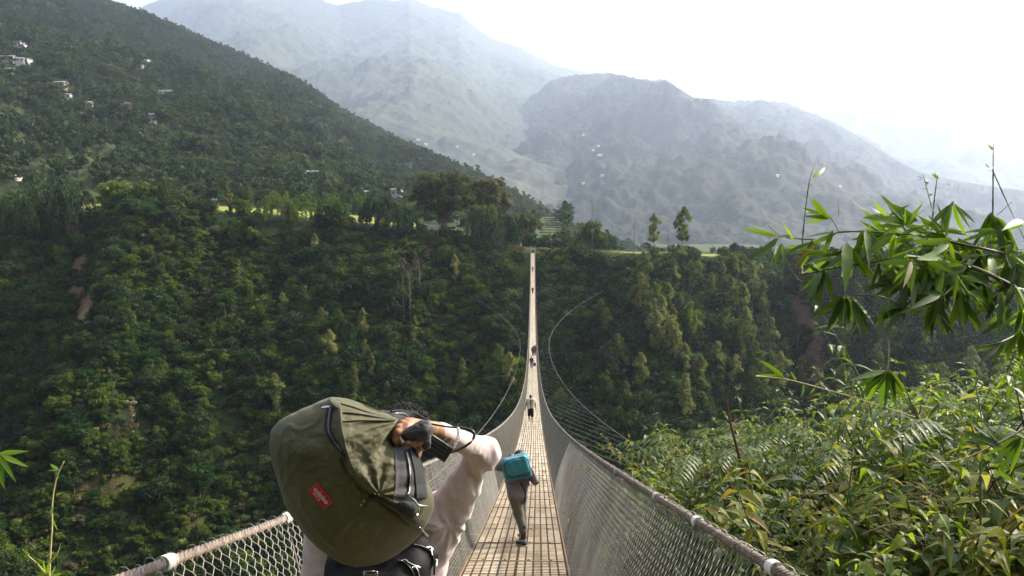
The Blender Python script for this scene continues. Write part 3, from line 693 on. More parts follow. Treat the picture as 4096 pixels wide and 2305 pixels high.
for a in range(20000):                        # fill in as on the slope, away from the bridge line
    if cnt >= 285: break
    px_ = rng.uniform(4, 1010); py_ = rng.uniform(262, 545)
    if 508 < px_ < 556 or (px_ > 560 and py_ > 250 + 430) or (px_ > 600 and py_ > 440) or (px_ < 520 and px_ > 270 and py_ > 430): continue
    p = hit(px_, py_)
    if scarred(p, 1.5): continue
    dark = float(fbm(p[0] / 22, p[1] / 22, o=3, seed=77))
    if px_ > 845: nm = ['column', 'column', 'column', 'mid', 'column'][rng.integers(5)]
    elif px_ > 640: nm = ['column', 'column', 'dark', 'mid', 'column'][rng.integers(5)]
    elif px_ > 250 and py_ > 330: nm = ['column', 'dark', 'dark', 'mid', 'dark'][rng.integers(5)]
    else: nm = ['dark', 'mid', 'dark', 'mid', 'vined', 'dark'][rng.integers(6)]
    if dark < -0.3 and nm != 'column' and rng.random() < 0.6: continue
    s = rng.uniform(0.65, 1.15) * (0.62 if nm == 'vined' else 1) * (0.8 if nm == 'column' and px_ < 640 else 1) * (0.55 if nm == 'column' and py_ < 305 and px_ > 560 else 1)
    slope_tree(nm, px_, py_, s, int(rng.integers(4))); cnt += 1
# ------------------------------------------------------------------ suspension footbridge
BL = 268.0; AX = -0.21; HW = 0.53            # length, axis, half width of the deck
def dz(y): y = np.asarray(y, float); return -(1.6 + 2.1 * y / 270 + 61.2 * (y / 270) * (1 - y / 270))
def hw(y): return 0.74 + 0.35 * np.exp(-(np.asarray(y, float)) / 22.0) + 0.12 * np.exp(-(BL - np.asarray(y, float)) / 14.0)
def hh(y): return 1.10 + 0 * np.asarray(y, float)
m_slat = mat_new('galvanised_slats'); _o = N(m_slat, 'ShaderNodeOutputMaterial'); _b = N(m_slat, 'ShaderNodeBsdfPrincipled'); _b.inputs['Roughness'].default_value = .6
_g = N(m_slat, 'ShaderNodeNewGeometry'); _r1 = ramp(m_slat, _g.outputs['Random Per Island'], [(0, (.34, .285, .20)), (.5, (.46, .395, .29)), (1, (.55, .49, .385))])
_n = noise_tex(m_slat, 5.0, 6, .7); _r2 = ramp(m_slat, _n, [(.32, (.45, .36, .28)), (.5, (.95, .93, .9)), (.7, (1, 1, 1))]); _m = N(m_slat, 'ShaderNodeMix'); _m.data_type = 'RGBA'; _m.blend_type = 'MULTIPLY'; _m.inputs[0].default_value = .85
LK(m_slat, _r1, _m.inputs[6]); LK(m_slat, _r2, _m.inputs[7]); LK(m_slat, _m.outputs[2], _b.inputs['Base Color']); LK(m_slat, _b.outputs[0], _o.inputs[0])
m_rust = simple('rusty_steel', (0.17, 0.105, 0.065), 0.75, 0.3, 0.35, 6, 0.3, 60)
m_wire = simple('mesh_wire', (0.30, 0.28, 0.255), 0.5, 0.4, 0.25, 2.0)
m_rope = simple('weathered_cable', (0.20, 0.155, 0.125), 0.8, 0.2, 0.35, 14, 0.4, 80)
m_band = simple('pale_clamp', (0.62, 0.60, 0.55), 0.6, 0.2, 0.12, 12)
m_guy = simple('thin_guy_wire', (0.20, 0.205, 0.19), 0.6, 0.4, 0.1, 2.0)
bridge = empty('footbridge', (AX, 0, -1.6)); tag(bridge, 'long sagging suspension footbridge with wire mesh sides crossing the gorge', 'bridge')
BO = np.array([AX, 0, -1.6])
def sway(y): y = np.asarray(y, float); return -0.25 + 0.27 * (1 - np.exp(-np.maximum(y, -2) / 25.0)) + 0.001 * y - AX   # the span bows a little sideways
def bb(mb, name, mat, parent=bridge, smooth=True):
    mb.v = [v - BO + np.stack([sway(v[:, 1]), 0 * v[:, 1], 0 * v[:, 1]], 1) for v in mb.v]; return mb.build(name, mat, parent, smooth)
ys = np.concatenate([np.arange(-1.6, 30, 0.25), np.arange(30, BL, 1.0), [BL]])
# deck: six strips in each of the two half panels, cut at every panel joint
b = MB(); W = 2 * HW; pl = 1.2
for k in range(12):
    xo = AX - HW + 0.045 + k * (W - 0.09) / 11 + (-0.006 if k < 6 else 0.006)
    for j in range(int((BL + 1.6) / pl) + 1):
        y0 = -1.6 + j * pl + 0.007; y1 = min(-1.6 + (j + 1) * pl - 0.012, BL); n = 3 if y0 < 40 else 2
        if y1 <= y0: continue
        yy = np.linspace(y0, y1, n); h = 0.034; jit = 0.0008 * math.sin(k * 7 + j * 3)
        zz = dz(yy) + jit; V = []
        for y_, z_ in zip(yy, zz): V += [(xo - h, y_, z_), (xo + h, y_, z_), (xo + h, y_, z_ - 0.005), (xo - h, y_, z_ - 0.005)]
        q_ = []
        for i in range(n - 1):
            a = i * 4
            for m_ in range(4): q_.append((a + m_, a + (m_ + 1) % 4, a + 4 + (m_ + 1) % 4, a + 4 + m_))
        q_ += [(0, 3, 2, 1), ((n - 1) * 4, (n - 1) * 4 + 1, (n - 1) * 4 + 2, (n - 1) * 4 + 3)]
        b.add(V, q_)
bb(b, 'deck_slats', m_slat, smooth=False)
b = MB()                                     # thin rods across the slats
y = -1.5
while y < BL:
    z = float(dz(y)); b.box((AX, y, z + 0.0038 - 0.0075 * min(1, max(0, (y - 7) / 18))), (HW, 0.0038, 0.0028)); y += 0.082 if y < 40 else (0.25 if y < 90 else 0.6)
bb(b, 'cross_rods', simple('brown_rods', (0.23, 0.155, 0.10), .75, .2, .3, 8), smooth=False)
b = MB()                                     # edge angles and deck cables
for s_ in (-1, 1):
    yy = ys; b.tube(np.stack([AX + s_ * (HW + 0.02) + 0 * yy, yy, dz(yy) + 0.004], 1), 0.013, 6)
    b.tube(np.stack([AX + s_ * (HW - 0.12) + 0 * yy, yy, dz(yy) - 0.055], 1), 0.018, 6)
    b.tube(np.stack([AX + s_ * 0.15 + 0 * yy, yy, dz(yy) - 0.055], 1), 0.018, 6)
bb(b, 'deck_cables', m_rust)
# cross beams with bolts and hangers, one pair every 1.2 m
def beam_mb():
    b = MB(); b.box((0, 0, -0.095), (HW + 0.22, 0.024, 0.02)); b.box((0, 0, 0.008), (HW - 0.01, 0.011, 0.003))
    for s_ in (-0.38, -0.13, 0.13, 0.38): b.tube([(s_, 0.03, 0.0), (s_, 0.03, 0.016)], 0.016, 6)
    return b.mesh('cross_beam', False)
bm_ = beam_mb(); bm_.materials.append(m_rust)
def hanger_pts(y, s_):
    x0 = AX + s_ * (HW + 0.17); x1 = AX + s_ * float(hw(y)); z0 = float(dz(y)) - 0.09; z1 = float(dz(y) + hh(y))
    return [(x0, y, z0), (x0 + (x1 - x0) * 0.15, y, z0 + 0.1), (x1 - s_ * 0.045, y, z1 - 0.12), (x1 - s_ * 0.03, y, z1 - 0.03), (x1, y, z1 + 0.026), (x1 + s_ * 0.03, y, z1 - 0.02), (x1 + s_ * 0.012, y + 0.02, z1 - 0.10)]
rest_b = MB(); rest_h = MB(); nb = 0; nh = 0; bands = 0
hy = np.arange(-0.9, BL, 1.2)
for y in hy:
    ang = math.atan(float(dz(y + 0.5) - dz(y - 0.5)))
    if 0.5 < y and nb < 98:
        o = obj('cross_beam', bm_, None, bridge, (float(sway(y)), y, float(dz(y)) + 1.6)); o.rotation_euler = (ang, 0, 0); nb += 1
    else: rest_b.box((AX, y, float(dz(y)) - 0.095), (HW + 0.22, 0.024, 0.02))
    for s_ in (-1, 1):
        if 0.5 < y and nh < 98:
            b = MB(); b.tube(smoothpath(hanger_pts(y, s_), 16), 0.0045, 6); bb(b, 'hanger_rod', m_wire); nh += 1
        else: rest_h.tube(hanger_pts(y, s_)[:5], 0.005, 4, cap=False)
o = bb(rest_b, 'far_cross_beams', m_rust, smooth=False); o['kind'] = 'stuff'
o = bb(rest_h, 'far_hanger_rods', m_wire); o['kind'] = 'stuff'
# handrail cables: six twisted strands close by, a plain round cable farther out
for s_ in (-1, 1):
    b = MB(); yy = np.arange(-1.6, 24, 0.02)
    cx = AX + s_ * hw(yy); cz = dz(yy) + hh(yy)
    for k in range(6):
        a = yy * 2 * math.pi / 0.20 + k * math.pi / 3; rr = 0.0125
        b.tube(np.stack([cx + rr * np.cos(a), yy, cz + rr * np.sin(a)], 1), 0.0082, 5)
    yy = np.concatenate([np.arange(23.9, 60, 0.5), np.arange(60, BL + 1, 2.0)])
    b.tube(np.stack([AX + s_ * hw(yy), yy, dz(yy) + hh(yy)], 1), 0.021, 6)
    bb(b, 'handrail_cable', m_rope)
    for y in (2.70, 3.94, 5.2, 7.6):          # pale sleeves where the first hangers hook over
        b = MB(); t = np.linspace(-0.035, 0.035, 3); b.tube(np.stack([AX + s_ * hw(y + t), y + t, dz(y + t) + hh(y + t)], 1), 0.0285, 14)
        bb(b, 'cable_sleeve', m_band)
# chain-link sides
def side(s_):
    b = MB(); 
    for (ya, yb, wp, r, nz, sides) in ((-1.6, 16, 0.040, 0.0019, 30, 4), (16, 45, 0.040, 0.0021, 30, 3), (45, 110, 0.08, 0.0032, 15, 3), (110, BL, 0.16, 0.006, 8, 3)):
        K = int((yb - ya) / wp); yc = ya + np.arange(K) * wp
        sub = 3 if ya < 10 else 1
        n = nz * sub + 1; t = np.linspace(0, 1, n)
        tri = np.abs(((t * nz / 2.0) % 1.0) * 2 - 1) * 2 - 1          # triangle wave
        if sub == 3: tri = np.sin(tri * math.pi / 2) * 0.94 * 0.55 + tri * 0.47
        sg = np.where(np.arange(K) % 2 == 0, 1.0, -1.0)
        wob = 0.004 * np.sin(np.arange(K) * 1.7)[:, None] * np.sin(t * 9)[None]
        Y = yc[:, None] + sg[:, None] * tri[None] * wp * 0.53 + wob
        hwv = hw(Y); x0 = AX + s_ * (HW + 0.03); x1 = AX + s_ * hwv
        prof = t[None] + 0 * Y
        X = x0 + (x1 - x0) * prof - s_ * 0.05 * np.sin(prof * math.pi) + (0.0035 * np.cos(t * nz * math.pi))[None] * sg[:, None]
        Z = dz(Y) + 0.0 + (hh(Y) + 0.01) * prof
        V, q_ = batch_tubes(np.stack([X, Y, Z], -1), r, sides); b.add(V, q_)
    # loops round the cable
    for (ya, yb, st, r, m_) in ((-1.5, 9, 0.08, 0.0018, 9), (9, 30, 0.08, 0.0022, 6)):
        yl = np.arange(ya, yb, st); a = np.linspace(-0.7, 5.0, m_)
        rr = 0.0275 + 0.006 * np.sin(yl * 37)[:, None]
        X = AX + s_ * hw(yl)[:, None] + rr * np.cos(a)[None] * 1; Z = (dz(yl) + hh(yl))[:, None] + rr * np.sin(a)[None]; Y = yl[:, None] + np.linspace(-0.02, 0.05, m_)[None] + 0.012 * np.sin(yl * 91)[:, None]
        V, q_ = batch_tubes(np.stack([X, Y, Z], -1), r, 4); b.add(V, q_)
    return bb(b, 'wire_mesh', m_wire)
side(-1); side(1)
# wind guys below and beside the deck, with ties
def guy(s_, kn, kf, mn, ym=140):
    yy = np.linspace(18, 236, 110)
    off = mn + np.where(yy < ym, kn, kf) * (yy - ym) ** 2
    zz = dz(yy) - 1.6 - 0.00022 * (yy - ym) ** 2 - np.where(yy > ym, 0.0002 * (yy - ym) ** 2, 0)
    P_ = np.stack([AX + s_ * off, yy, zz], 1)
    b = MB(); b.tube(P_, 0.019, 5); g = bb(b, 'wind_guy_cable', m_guy)
    c = MB()
    for y in np.arange(24, 232, 4.8):
        x = np.interp(y, yy, P_[:, 0]); z = np.interp(y, yy, P_[:, 2])
        c.tube([(AX + s_ * (HW + 0.15), y, float(dz(y)) - 0.1), ((AX + s_ * HW + x) / 2, y, (float(dz(y)) + z) / 2 - 0.12), (x, y, z)], 0.006, 3, cap=False)
    ties = bb(c, 'guy_ties', m_guy, g); ties['kind'] = 'stuff'
guy(1, 0.00078, 0.0019, 2.9); guy(-1, 0.00042, 0.0021, 2.2)
# far landing: posts, rails and a short stair
ye = BL; ze = float(dz(BL)); b = MB()
for s_ in (-1, 1): b.box((AX + s_ * 0.86, ye + 0.3, ze + 0.55), (0.09, 0.09, 0.85))
bb(b, 'end_posts', simple('post_paint', (0.42, 0.34, 0.16), 0.7), smooth=False)
b = MB(); b.box((AX, ye + 0.3, ze + 1.32), (0.98, 0.06, 0.06)); b.box((AX, ye + 0.9, ze + 0.25), (0.75, 0.5, 0.08)); b.box((AX, ye + 1.9, ze + 0.5), (0.75, 0.5, 0.08)); b.box((AX, ye + 2.9, ze + 0.75), (0.75, 0.5, 0.08))
bb(b, 'landing_steps', simple('pale_concrete', (0.36, 0.32, 0.25), 0.9), smooth=False)
# ------------------------------------------------------------------ people
def c5(cx, cy): return (1000 + cx / 1.801) / 4, (1500 + cy / 1.801) / 4
def c2(x, y): return (1500 + x / 4.395) / 4, (1620 + y / 4.395) / 4
def c3b(x, y): return (1180 + x / 8.054) / 4, (1900 + y / 8.054) / 4
def ch(x, y): return (1960 + x / 3.454) / 4, (1780 + y / 3.454) / 4
def P5(cx, cy, d): return P(*c5(cx, cy), d)
def P2(x, y, d): return P(*c2(x, y), d)
def PC(x, y, d): return P(*ch(x, y), d)
def clothmat(name, col, rough=0.85, rib=0, ribdir=(0, 0, 1), var=0.1, sheen=0.2, bump=0.3, bscale=30, trans=0.0):
    m = mat_new(name); o = N(m, 'ShaderNodeOutputMaterial'); b = N(m, 'ShaderNodeBsdfPrincipled')
    tc = N(m, 'ShaderNodeTexCoord'); f = noise_tex(m, 7, 5, vec=tc.outputs['Object'])
    LK(m, ramp(m, f, [(0.3, tuple(c * (1 - var) for c in col)), (0.7, tuple(min(1, c * (1 + var)) for c in col))]), b.inputs['Base Color'])
    b.inputs['Roughness'].default_value = rough; b.inputs['Sheen Weight'].default_value = sheen; b.inputs['Specular IOR Level'].default_value = 0.25
    h = noise_tex(m, bscale, 4, vec=tc.outputs['Object'])
    if rib:
        wv = N(m, 'ShaderNodeTexWave'); wv.inputs['Scale'].default_value = rib; wv.inputs['Distortion'].default_value = 0.4; wv.bands_direction = 'DIAGONAL'
        LK(m, tc.outputs['Object'], wv.inputs['Vector']); ad = N(m, 'ShaderNodeMath', operation='MULTIPLY_ADD'); ad.inputs[1].default_value = 0.12
        LK(m, wv.outputs['Fac'], ad.inputs[0]); LK(m, h, ad.inputs[2]); h = ad.outputs[0]
    bn = N(m, 'ShaderNodeBump'); bn.inputs['Strength'].default_value = bump; bn.inputs['Distance'].default_value = 0.01
    LK(m, h, bn.inputs['Height']); LK(m, bn.outputs[0], b.inputs['Normal']); LK(m, b.outputs[0], o.inputs[0]); return m
def skinmat(name, col):
    m = simple(name, col, 0.5, 0, 0.18, 18, 0.15, 90, 0.35)
    return m
SKIN = skinmat('skin', (0.30, 0.145, 0.085)); SKIN2 = skinmat('skin_dark', (0.20, 0.10, 0.06))
HAIR = simple('black_hair', (0.012, 0.010, 0.010), 0.55, 0, 0.3, 60, 0.6, 150)
PINK = clothmat('pink_shirt', (0.55, 0.43, 0.42), rib=55, sheen=0.3, bump=0.25)
TROUS = clothmat('dark_trousers', (0.035, 0.035, 0.04))
def fold(me, amp, sc, seed, dirv=(1, 1, 1)):
    n = len(me.vertices); V = np.empty(n * 3, np.float32); me.vertices.foreach_get('co', V); V = V.reshape(-1, 3)
    Nn = np.empty(n * 3, np.float32); me.vertices.foreach_get('normal', Nn); Nn = Nn.reshape(-1, 3)
    q_ = V * np.array(dirv) * sc
    d = (1 - np.abs(vnoise(q_[:, 0] + 0.6 * vnoise(q_[:, 1], q_[:, 2], 0, seed), q_[:, 1], q_[:, 2], seed + 1)) * 2.2) * 0.6 + 0.4 * fbm(q_[:, 0] * 2, q_[:, 1] * 2, q_[:, 2] * 2, 3, seed + 2)
    V = V + Nn * (amp * d)[:, None]; me.vertices.foreach_set('co', V.astype(np.float32).ravel()); me.update(); return me
def drape(me):                               # creases: across the sleeve at the elbow, fanning from the armpit, down the side
    n = len(me.vertices); V = np.empty(n * 3, np.float32); me.vertices.foreach_get('co', V); V = V.reshape(-1, 3).astype(float)
    Nn = np.empty(n * 3, np.float32); me.vertices.foreach_get('normal', Nn); Nn = Nn.reshape(-1, 3)
    def rid(u): return 1 - np.abs(np.sin(u)) * 2
    wob = fbm(V[:, 0] * 7, V[:, 1] * 7, V[:, 2] * 7, 3, 3)
    d = np.zeros(n)
    for c_, axis, fr, am, rad in ((elR, (elR - shR), 62, .011, .13), ((elR + wrR) / 2, (wrR - elR), 85, .0035, .12), ((elR + shR) / 2, (elR - shR) + Vector((.12, 0, .1)), 48, .0055, .2)):
        ax = np.array(tuple(Vector(axis).normalized())); q_ = V - np.array(tuple(c_)); w_ = np.exp(-(q_ ** 2).sum(1) / rad ** 2)
        sd_ = np.cross(ax, [0, -1, 0]); d += am * w_ * rid((q_ @ ax) * fr + (q_ @ sd_) * fr * .55 + wob * 2.2) * (.45 + .55 * vnoise(V[:, 0] * 16, V[:, 1] * 16, V[:, 2] * 16, 8))
    ap = np.array(tuple(P5(1440, 1090, 3.1))); q_ = V - ap; r_ = np.sqrt((q_ ** 2).sum(1)); a_ = np.arctan2(q_[:, 2], q_[:, 0])
    d += .0052 * np.exp(-(r_ / .17) ** 2) * sstep(.0, .04, r_) * rid(a_ * 4.2 + wob * 1.5 + r_ * 7)
    d += .006 * sstep(.0, -.35, q_[:, 2]) * rid(V[:, 0] * 34 + V[:, 2] * 11 + wob * 2.5) * (.5 + .5 * wob)
    d += .003 * fbm(V[:, 0] * 28, V[:, 1] * 28, V[:, 2] * 28, 3, 6)
    V = V + Nn * d[:, None]; me.vertices.foreach_set('co', V.astype(np.float32).ravel()); me.update(); return me
def bounds(pts, pad):
    a = np.array([tuple(p) for p in pts]); return a.min(0) - pad, a.max(0) + pad
def local(me, org):
    n = len(me.vertices); V = np.empty(n * 3, np.float32); me.vertices.foreach_get('co', V); V = V.reshape(-1, 3) - np.array(tuple(org), np.float32)
    me.vertices.foreach_set('co', V.ravel()); me.update(); return me
def head_sdf(c, s, fwd, up=(0, 0, 1)):       # skull, face, nose, ears; s = head height
    c = np.array(tuple(c)); f = np.array(fwd, float); f /= np.linalg.norm(f); u = np.array(up, float); u = u - f * (u @ f); u /= np.linalg.norm(u); r = np.cross(f, u)
    p = lambda a, b_, z: c + r * a * s + f * b_ * s + u * z * s
    yaw = math.atan2(-f[0], f[1])
    fs = [ell(p(0, -0.06, 0.13), (0.33 * s, 0.40 * s, 0.36 * s), (0, 0, yaw)), ell(p(0, 0.06, -0.14), (0.27 * s, 0.30 * s, 0.34 * s), (0, 0, yaw)),
          cap_(p(0, 0.34, 0.02), p(0, 0.43, -0.10), 0.035 * s, 0.055 * s), cap_(p(-0.06, 0.30, -0.24), p(0.06, 0.30, -0.24), 0.05 * s),
          ell(p(0.33, 0.0, -0.03), (0.05 * s, 0.08 * s, 0.13 * s), (0, 0, yaw)), ell(p(-0.33, 0.0, -0.03), (0.05 * s, 0.08 * s, 0.13 * s), (0, 0, yaw))]
    return fs, p
def leg_chain(hip, knee, ank, toe, r):
    return [cap_(hip, knee, r, r * 0.68), cap_(knee, ank, r * 0.68, r * 0.42), cap_(ank, toe, r * 0.42, r * 0.36)]

# --- the carrier in front
yM = 3.2; man = empty('person', tuple(P(396, 600, yM).xy) + (float(dz(yM)),))
tag(man, 'carrier in a pale pink shirt seen from behind, arm raised, hauling an olive duffel', 'person')
MO = man.location.copy()
shR, shL = P5(1290, 1050, 3.18), P5(600, 960, 3.2)
elR, wrR = P5(1688, 560, 3.12), P2(1060, 440, 2.86)
hip = P5(900, 1680, 3.22); hipR, hipL = hip + Vector((0.09, 0, 0)), hip - Vector((0.09, 0, 0))
hc = P5(1120, 470, 3.16); nk = P5(985, 900, 3.2)
zf = float(dz(3.3)) + 0.06
knR, knL = Vector((hip.x + 0.12, 3.42, zf + 0.40)), Vector((hip.x - 0.10, 3.22, zf + 0.42))
anR, anL = Vector((hip.x + 0.13, 3.45, zf + 0.02)), Vector((hip.x - 0.09, 3.06, zf + 0.03))
hf, hp = head_sdf(hc, 0.235, (0.35, 0.9, -0.30))
# hand closed on the strap: index nearest, thumb below
fing = [[P2(560, 440, 2.735), P2(400, 480, 2.715), P2(365, 600, 2.715), P2(420, 700, 2.735)],
        [P2(560, 370, 2.75), P2(420, 395, 2.735), P2(345, 500, 2.74), P2(360, 620, 2.755)],
        [P2(600, 315, 2.77), P2(480, 320, 2.76), P2(400, 400, 2.77), P2(390, 520, 2.785)],
        [P2(650, 290, 2.79), P2(560, 275, 2.785), P2(480, 320, 2.80), P2(460, 420, 2.81)]]
frad = [.0112, .0110, .0102, .0092]
hand = []
for f_, r_ in zip(fing, frad):
    for a_, b_ in zip(f_, f_[1:]): hand.append(cap_(a_, b_, r_ * 1.02, r_ * 0.94))
    hand.append(cap_(P2(960, 400, 2.83), f_[0], 0.021, r_ * 1.35))
hand += [cap_(P2(900, 540, 2.80), P2(760, 640, 2.735), .017, .0145), cap_(P2(760, 640, 2.735), P2(650, 668, 2.722), .0135, .0125), cap_(P2(650, 668, 2.722), P2(560, 672, 2.722), .0125, .0098)]
arm = [cap_(elR, wrR, .042, .027), cap_(wrR, P2(900, 430, 2.82), .027, .024), cap_(P5(1335, 1070, 3.18), elR, .045, .04), cap_(shR, P5(1335, 1070, 3.18), .045)]
# left arm reaches forward to hold the load strap
elL, wrL = Vector(shL) + Vector((-0.02, 0.16, -0.22)), Vector(shL) + Vector((0.10, 0.30, -0.05))
armL = [cap_(shL, elL, .05, .04), cap_(elL, wrL, .04, .026), cap_(wrL, wrL + Vector((0.05, 0.02, 0.05)), .028, .03)]
hl0 = wrL + Vector((0.05, 0.02, 0.05))
for k in range(4): armL.append(cap_(hl0 + Vector((0, 0.02 * k - 0.03, 0.01)), hl0 + Vector((0.05, 0.02 * k - 0.03, 0.0)), .01, .0085)); armL.append(cap_(hl0 + Vector((0.05, 0.02 * k - 0.03, 0.0)), hl0 + Vector((0.045, 0.02 * k - 0.03, -0.035)), .0085, .008))
armL.append(cap_(hl0 + Vector((-0.01, -0.03, 0.02)), hl0 + Vector((0.03, -0.055, -0.02)), .011, .009))
tors = [cap_(shL, shR, .07), cap_(nk, hip, .10, .12), cap_(nk, hp(0, -0.02, -0.2), .055, .058), cap_(hipL, hipR, .10)]
body_f = union(hf + tors + arm + armL + leg_chain(hipR, knR, anR, anR + Vector((0.01, .15, -.03)), .085) + leg_chain(hipL, knL, anL, anL + Vector((-0.01, .15, -.03)), .085), 0.018)
hand_f = union(hand, 0.006)
full = lambda X: np.minimum(body_f(X), hand_f(X))
lo, hi = bounds([shR, shL, elR, anL, anR + Vector((0, .2, 0)), hc, P2(400, 500, 2.7)], 0.15)
me = sdf_mesh('body', full, lo, hi, 0.0062)
obj('body', local(me, MO), SKIN, man)
# a finely meshed skin over the raised hand keeps the five fingers crisp
lo, hi = bounds([p for f_ in fing for p in f_] + [P2(950, 420, 2.82), P2(760, 640, 2.735)], 0.03)
h2 = union(hand + [cap_(wrR, P2(900, 430, 2.82), .028, .025)], 0.006)
me = sdf_mesh('hand', lambda X: h2(X) - 0.0012, lo, hi, 0.0026); hnd = obj('hand', local(me, MO), SKIN, man)
m_nail = simple('nail', (0.48, 0.27, 0.20), 0.35)
b = MB()
# nails: thumb and index
nl = sdf_mesh('nail', ell(P2(590, 655, 2.709), (.008, .004, .0055)), *bounds([P2(590, 655, 2.709)], 0.015), 0.0015); obj('nail', local(nl, MO), m_nail, hnd)
nl = sdf_mesh('nail', ell(P2(400, 690, 2.722), (.005, .004, .006)), *bounds([P2(400, 690, 2.722)], 0.015), 0.0015); obj('nail', local(nl, MO), m_nail, hnd)
# shirt
sl = union([cap_(P5(1325, 1060, 3.18), elR, .066, .054), cap_(elR, P2(1130, 455, 2.885), .052, .034), cap_(P5(1590, 850, 3.13), P5(1400, 1230, 3.16), .035, .045)], 0.05)
dW = (Vector(wrR) - Vector(elR)).normalized(); cut = np.array(tuple(P2(1085, 450, 2.872)))
sh = union([cap_(shL, shR, .088), cap_(shR, P5(1170, 1750, 3.2), .098, .12), cap_(shL, P5(590, 1750, 3.2), .11, .135), cap_(nk, hip, .10, .14), cap_(shL, elL, .07, .055), cap_(elL, wrL - (wrL - elL) * 0.25, .055, .04), sl], 0.05)
ncut = np.array(tuple(nk + Vector((0.02, 0.02, 0.06))))
def shirt_f(X):
    d = sh(X)
    return np.maximum(np.maximum(d, (X - cut) @ np.array(tuple(dW))), ell(ncut, (.085, .085, .07))(X) * -1)
lo, hi = bounds([shR, shL, elR, P5(900, 1850, 3.2), P2(1060, 440, 2.8), wrL], 0.17)
me = sdf_mesh('shirt', shirt_f, lo, hi, 0.0075); drape(me)
obj('shirt', local(me, MO), PINK, man)
# trousers and shoes
tr = union([cap_(hipL, hipR, .125), cap_(hipR, knR, .105, .082), cap_(knR, anR + Vector((0, 0, .04)), .08, .06), cap_(hipL, knL, .105, .082), cap_(knL, anL + Vector((0, 0, .04)), .08, .06)], 0.03)
lo, hi = bounds([hipL, hipR, anR, anL], 0.16); me = sdf_mesh('trousers', tr, lo, hi, 0.012); fold(me, 0.005, 9, 2); obj('trousers', local(me, MO), TROUS, man)
for a_ in (anR, anL):
    f_ = union([cap_(a_ + Vector((0, -.05, -.03)), a_ + Vector((0, .17, -.045)), .045, .038)], .01); ff = lambda X, f_=f_, z=a_.z: np.maximum(f_(X), (z - 0.078) - X[..., 2])
    me = sdf_mesh('shoe', ff, *bounds([a_, a_ + Vector((0, .2, -.05))], .1), 0.01); obj('shoe', local(me, MO), simple('shoe_dark', (0.05, 0.045, 0.04), 0.7), man)
# hair: cap of the skull plus curls
hair_f = union([ell(hp(0, -0.10, 0.17), (0.365 * .235, 0.40 * .235, 0.37 * .235)), ell(hp(0, -0.2, -0.05), (0.31 * .235, 0.26 * .235, 0.33 * .235))], 0.03)
me = sdf_mesh('hair', hair_f, *bounds([hc], 0.18), 0.006); fold(me, 0.006, 60, 8); hr = obj('hair', local(me, MO), HAIR, man)
rg = np.random.default_rng(5); nC = 1100
dr = rg.normal(size=(nC, 3)); dr /= np.linalg.norm(dr, axis=1)[:, None]; dr = dr[(dr[:, 2] > -0.35)]; nC = len(dr)
c0 = np.array(tuple(hp(0, -0.10, 0.15))); b0 = c0 + dr * np.array([.36, .40, .36]) * .235
tn = np.cross(dr, rg.normal(size=dr.shape)); tn /= np.linalg.norm(tn, axis=1)[:, None]
t = np.linspace(0, 1, 6)[None, :, None]; L = (0.014 + 0.016 * rg.random((nC, 1, 1)))
crl = b0[:, None] + dr[:, None] * L * np.sin(t * 1.9) * 1.1 + tn[:, None] * L * 0.7 * (1 - np.cos(t * 2.6)) * 0.6
V, q_ = batch_tubes(crl, 0.0019, 3); b = MB(); b.add(V - np.array(tuple(MO)), q_); b.build('curls', HAIR, hr)
# bracelet of green thread
m_green = simple('green_thread', (0.30, 0.62, 0.08), 0.6)
bw = MB(); ax_ = (Vector(wrR) - P2(900, 430, 2.82)).normalized(); u_ = ax_.orthogonal().normalized(); v_ = ax_.cross(u_)
for ph in range(3):
    a = np.linspace(0, 2 * math.pi, 40); ctr = P2(990, 432, 2.845)
    pts = [tuple(ctr + ax_ * (0.0025 * math.sin(3 * x + ph * 2.1) + 0.001) + (u_ * math.cos(x) + v_ * math.sin(x)) * (0.0285 + 0.001 * math.cos(3 * x + ph * 2.1)) - MO) for x in a]
    bw.tube(pts, 0.0016, 5, cap=False)
bw.build('bracelet', m_green, man)

# --- the olive duffel bag on his back
OLIVE = clothmat('olive_nylon', (0.078, 0.072, 0.034), rough=0.62, var=0.10, bump=0.6, bscale=11, sheen=0.1)
BLK = clothmat('black_webbing', (0.022, 0.022, 0.025), rough=0.75, rib=160, bump=0.25, sheen=0.05)
BLKS = simple('black_leather', (0.012, 0.012, 0.013), 0.38, 0, 0.2, 30, 0.3, 70, 0.5)
CHROME = simple('polished_metal', (0.72, 0.71, 0.68), 0.25, 1.0, 0.1, 30)
bo_ = np.array([(575, 160), (640, 160), (700, 178), (780, 205), (850, 235), (930, 265), (1010, 292), (1075, 318), (1040, 350), (1005, 385), (1010, 440), (1060, 490), (1160, 520), (1215, 600), (1252, 680), (1290, 790), (1322, 870), (1325, 960), (1290, 1050),
       (1245, 1115), (1190, 1190), (1100, 1265), (1000, 1330), (880, 1372), (760, 1385), (640, 1350), (540, 1285), (440, 1200), (340, 1070), (262, 960), (222, 840), (190, 730), (160, 640), (143, 560), (138, 480), (150, 400), (205, 335), (320, 270), (440, 218), (520, 180)], float)
BC = np.array([690.0, 800.0]); BD = 2.78; BT = 0.165
an = np.unwrap(np.arctan2(bo_[:, 1] - BC[1], bo_[:, 0] - BC[0])); rad_ = np.hypot(*(bo_ - BC).T)
if an[-1] < an[0]: an = an[::-1]; rad_ = rad_[::-1]
def boutline(th):
    th = np.asarray(th); a0 = an[0]; t_ = (th - a0) % (2 * math.pi) + a0
    return np.interp(t_, np.append(an, an[0] + 2 * math.pi), np.append(rad_, rad_[0]))
ridge_l = np.array([(585, 170), (600, 205), (645, 240), (655, 380), (690, 540), (742, 690), (840, 790), (920, 845), (1090, 960), (1240, 1110)], float)
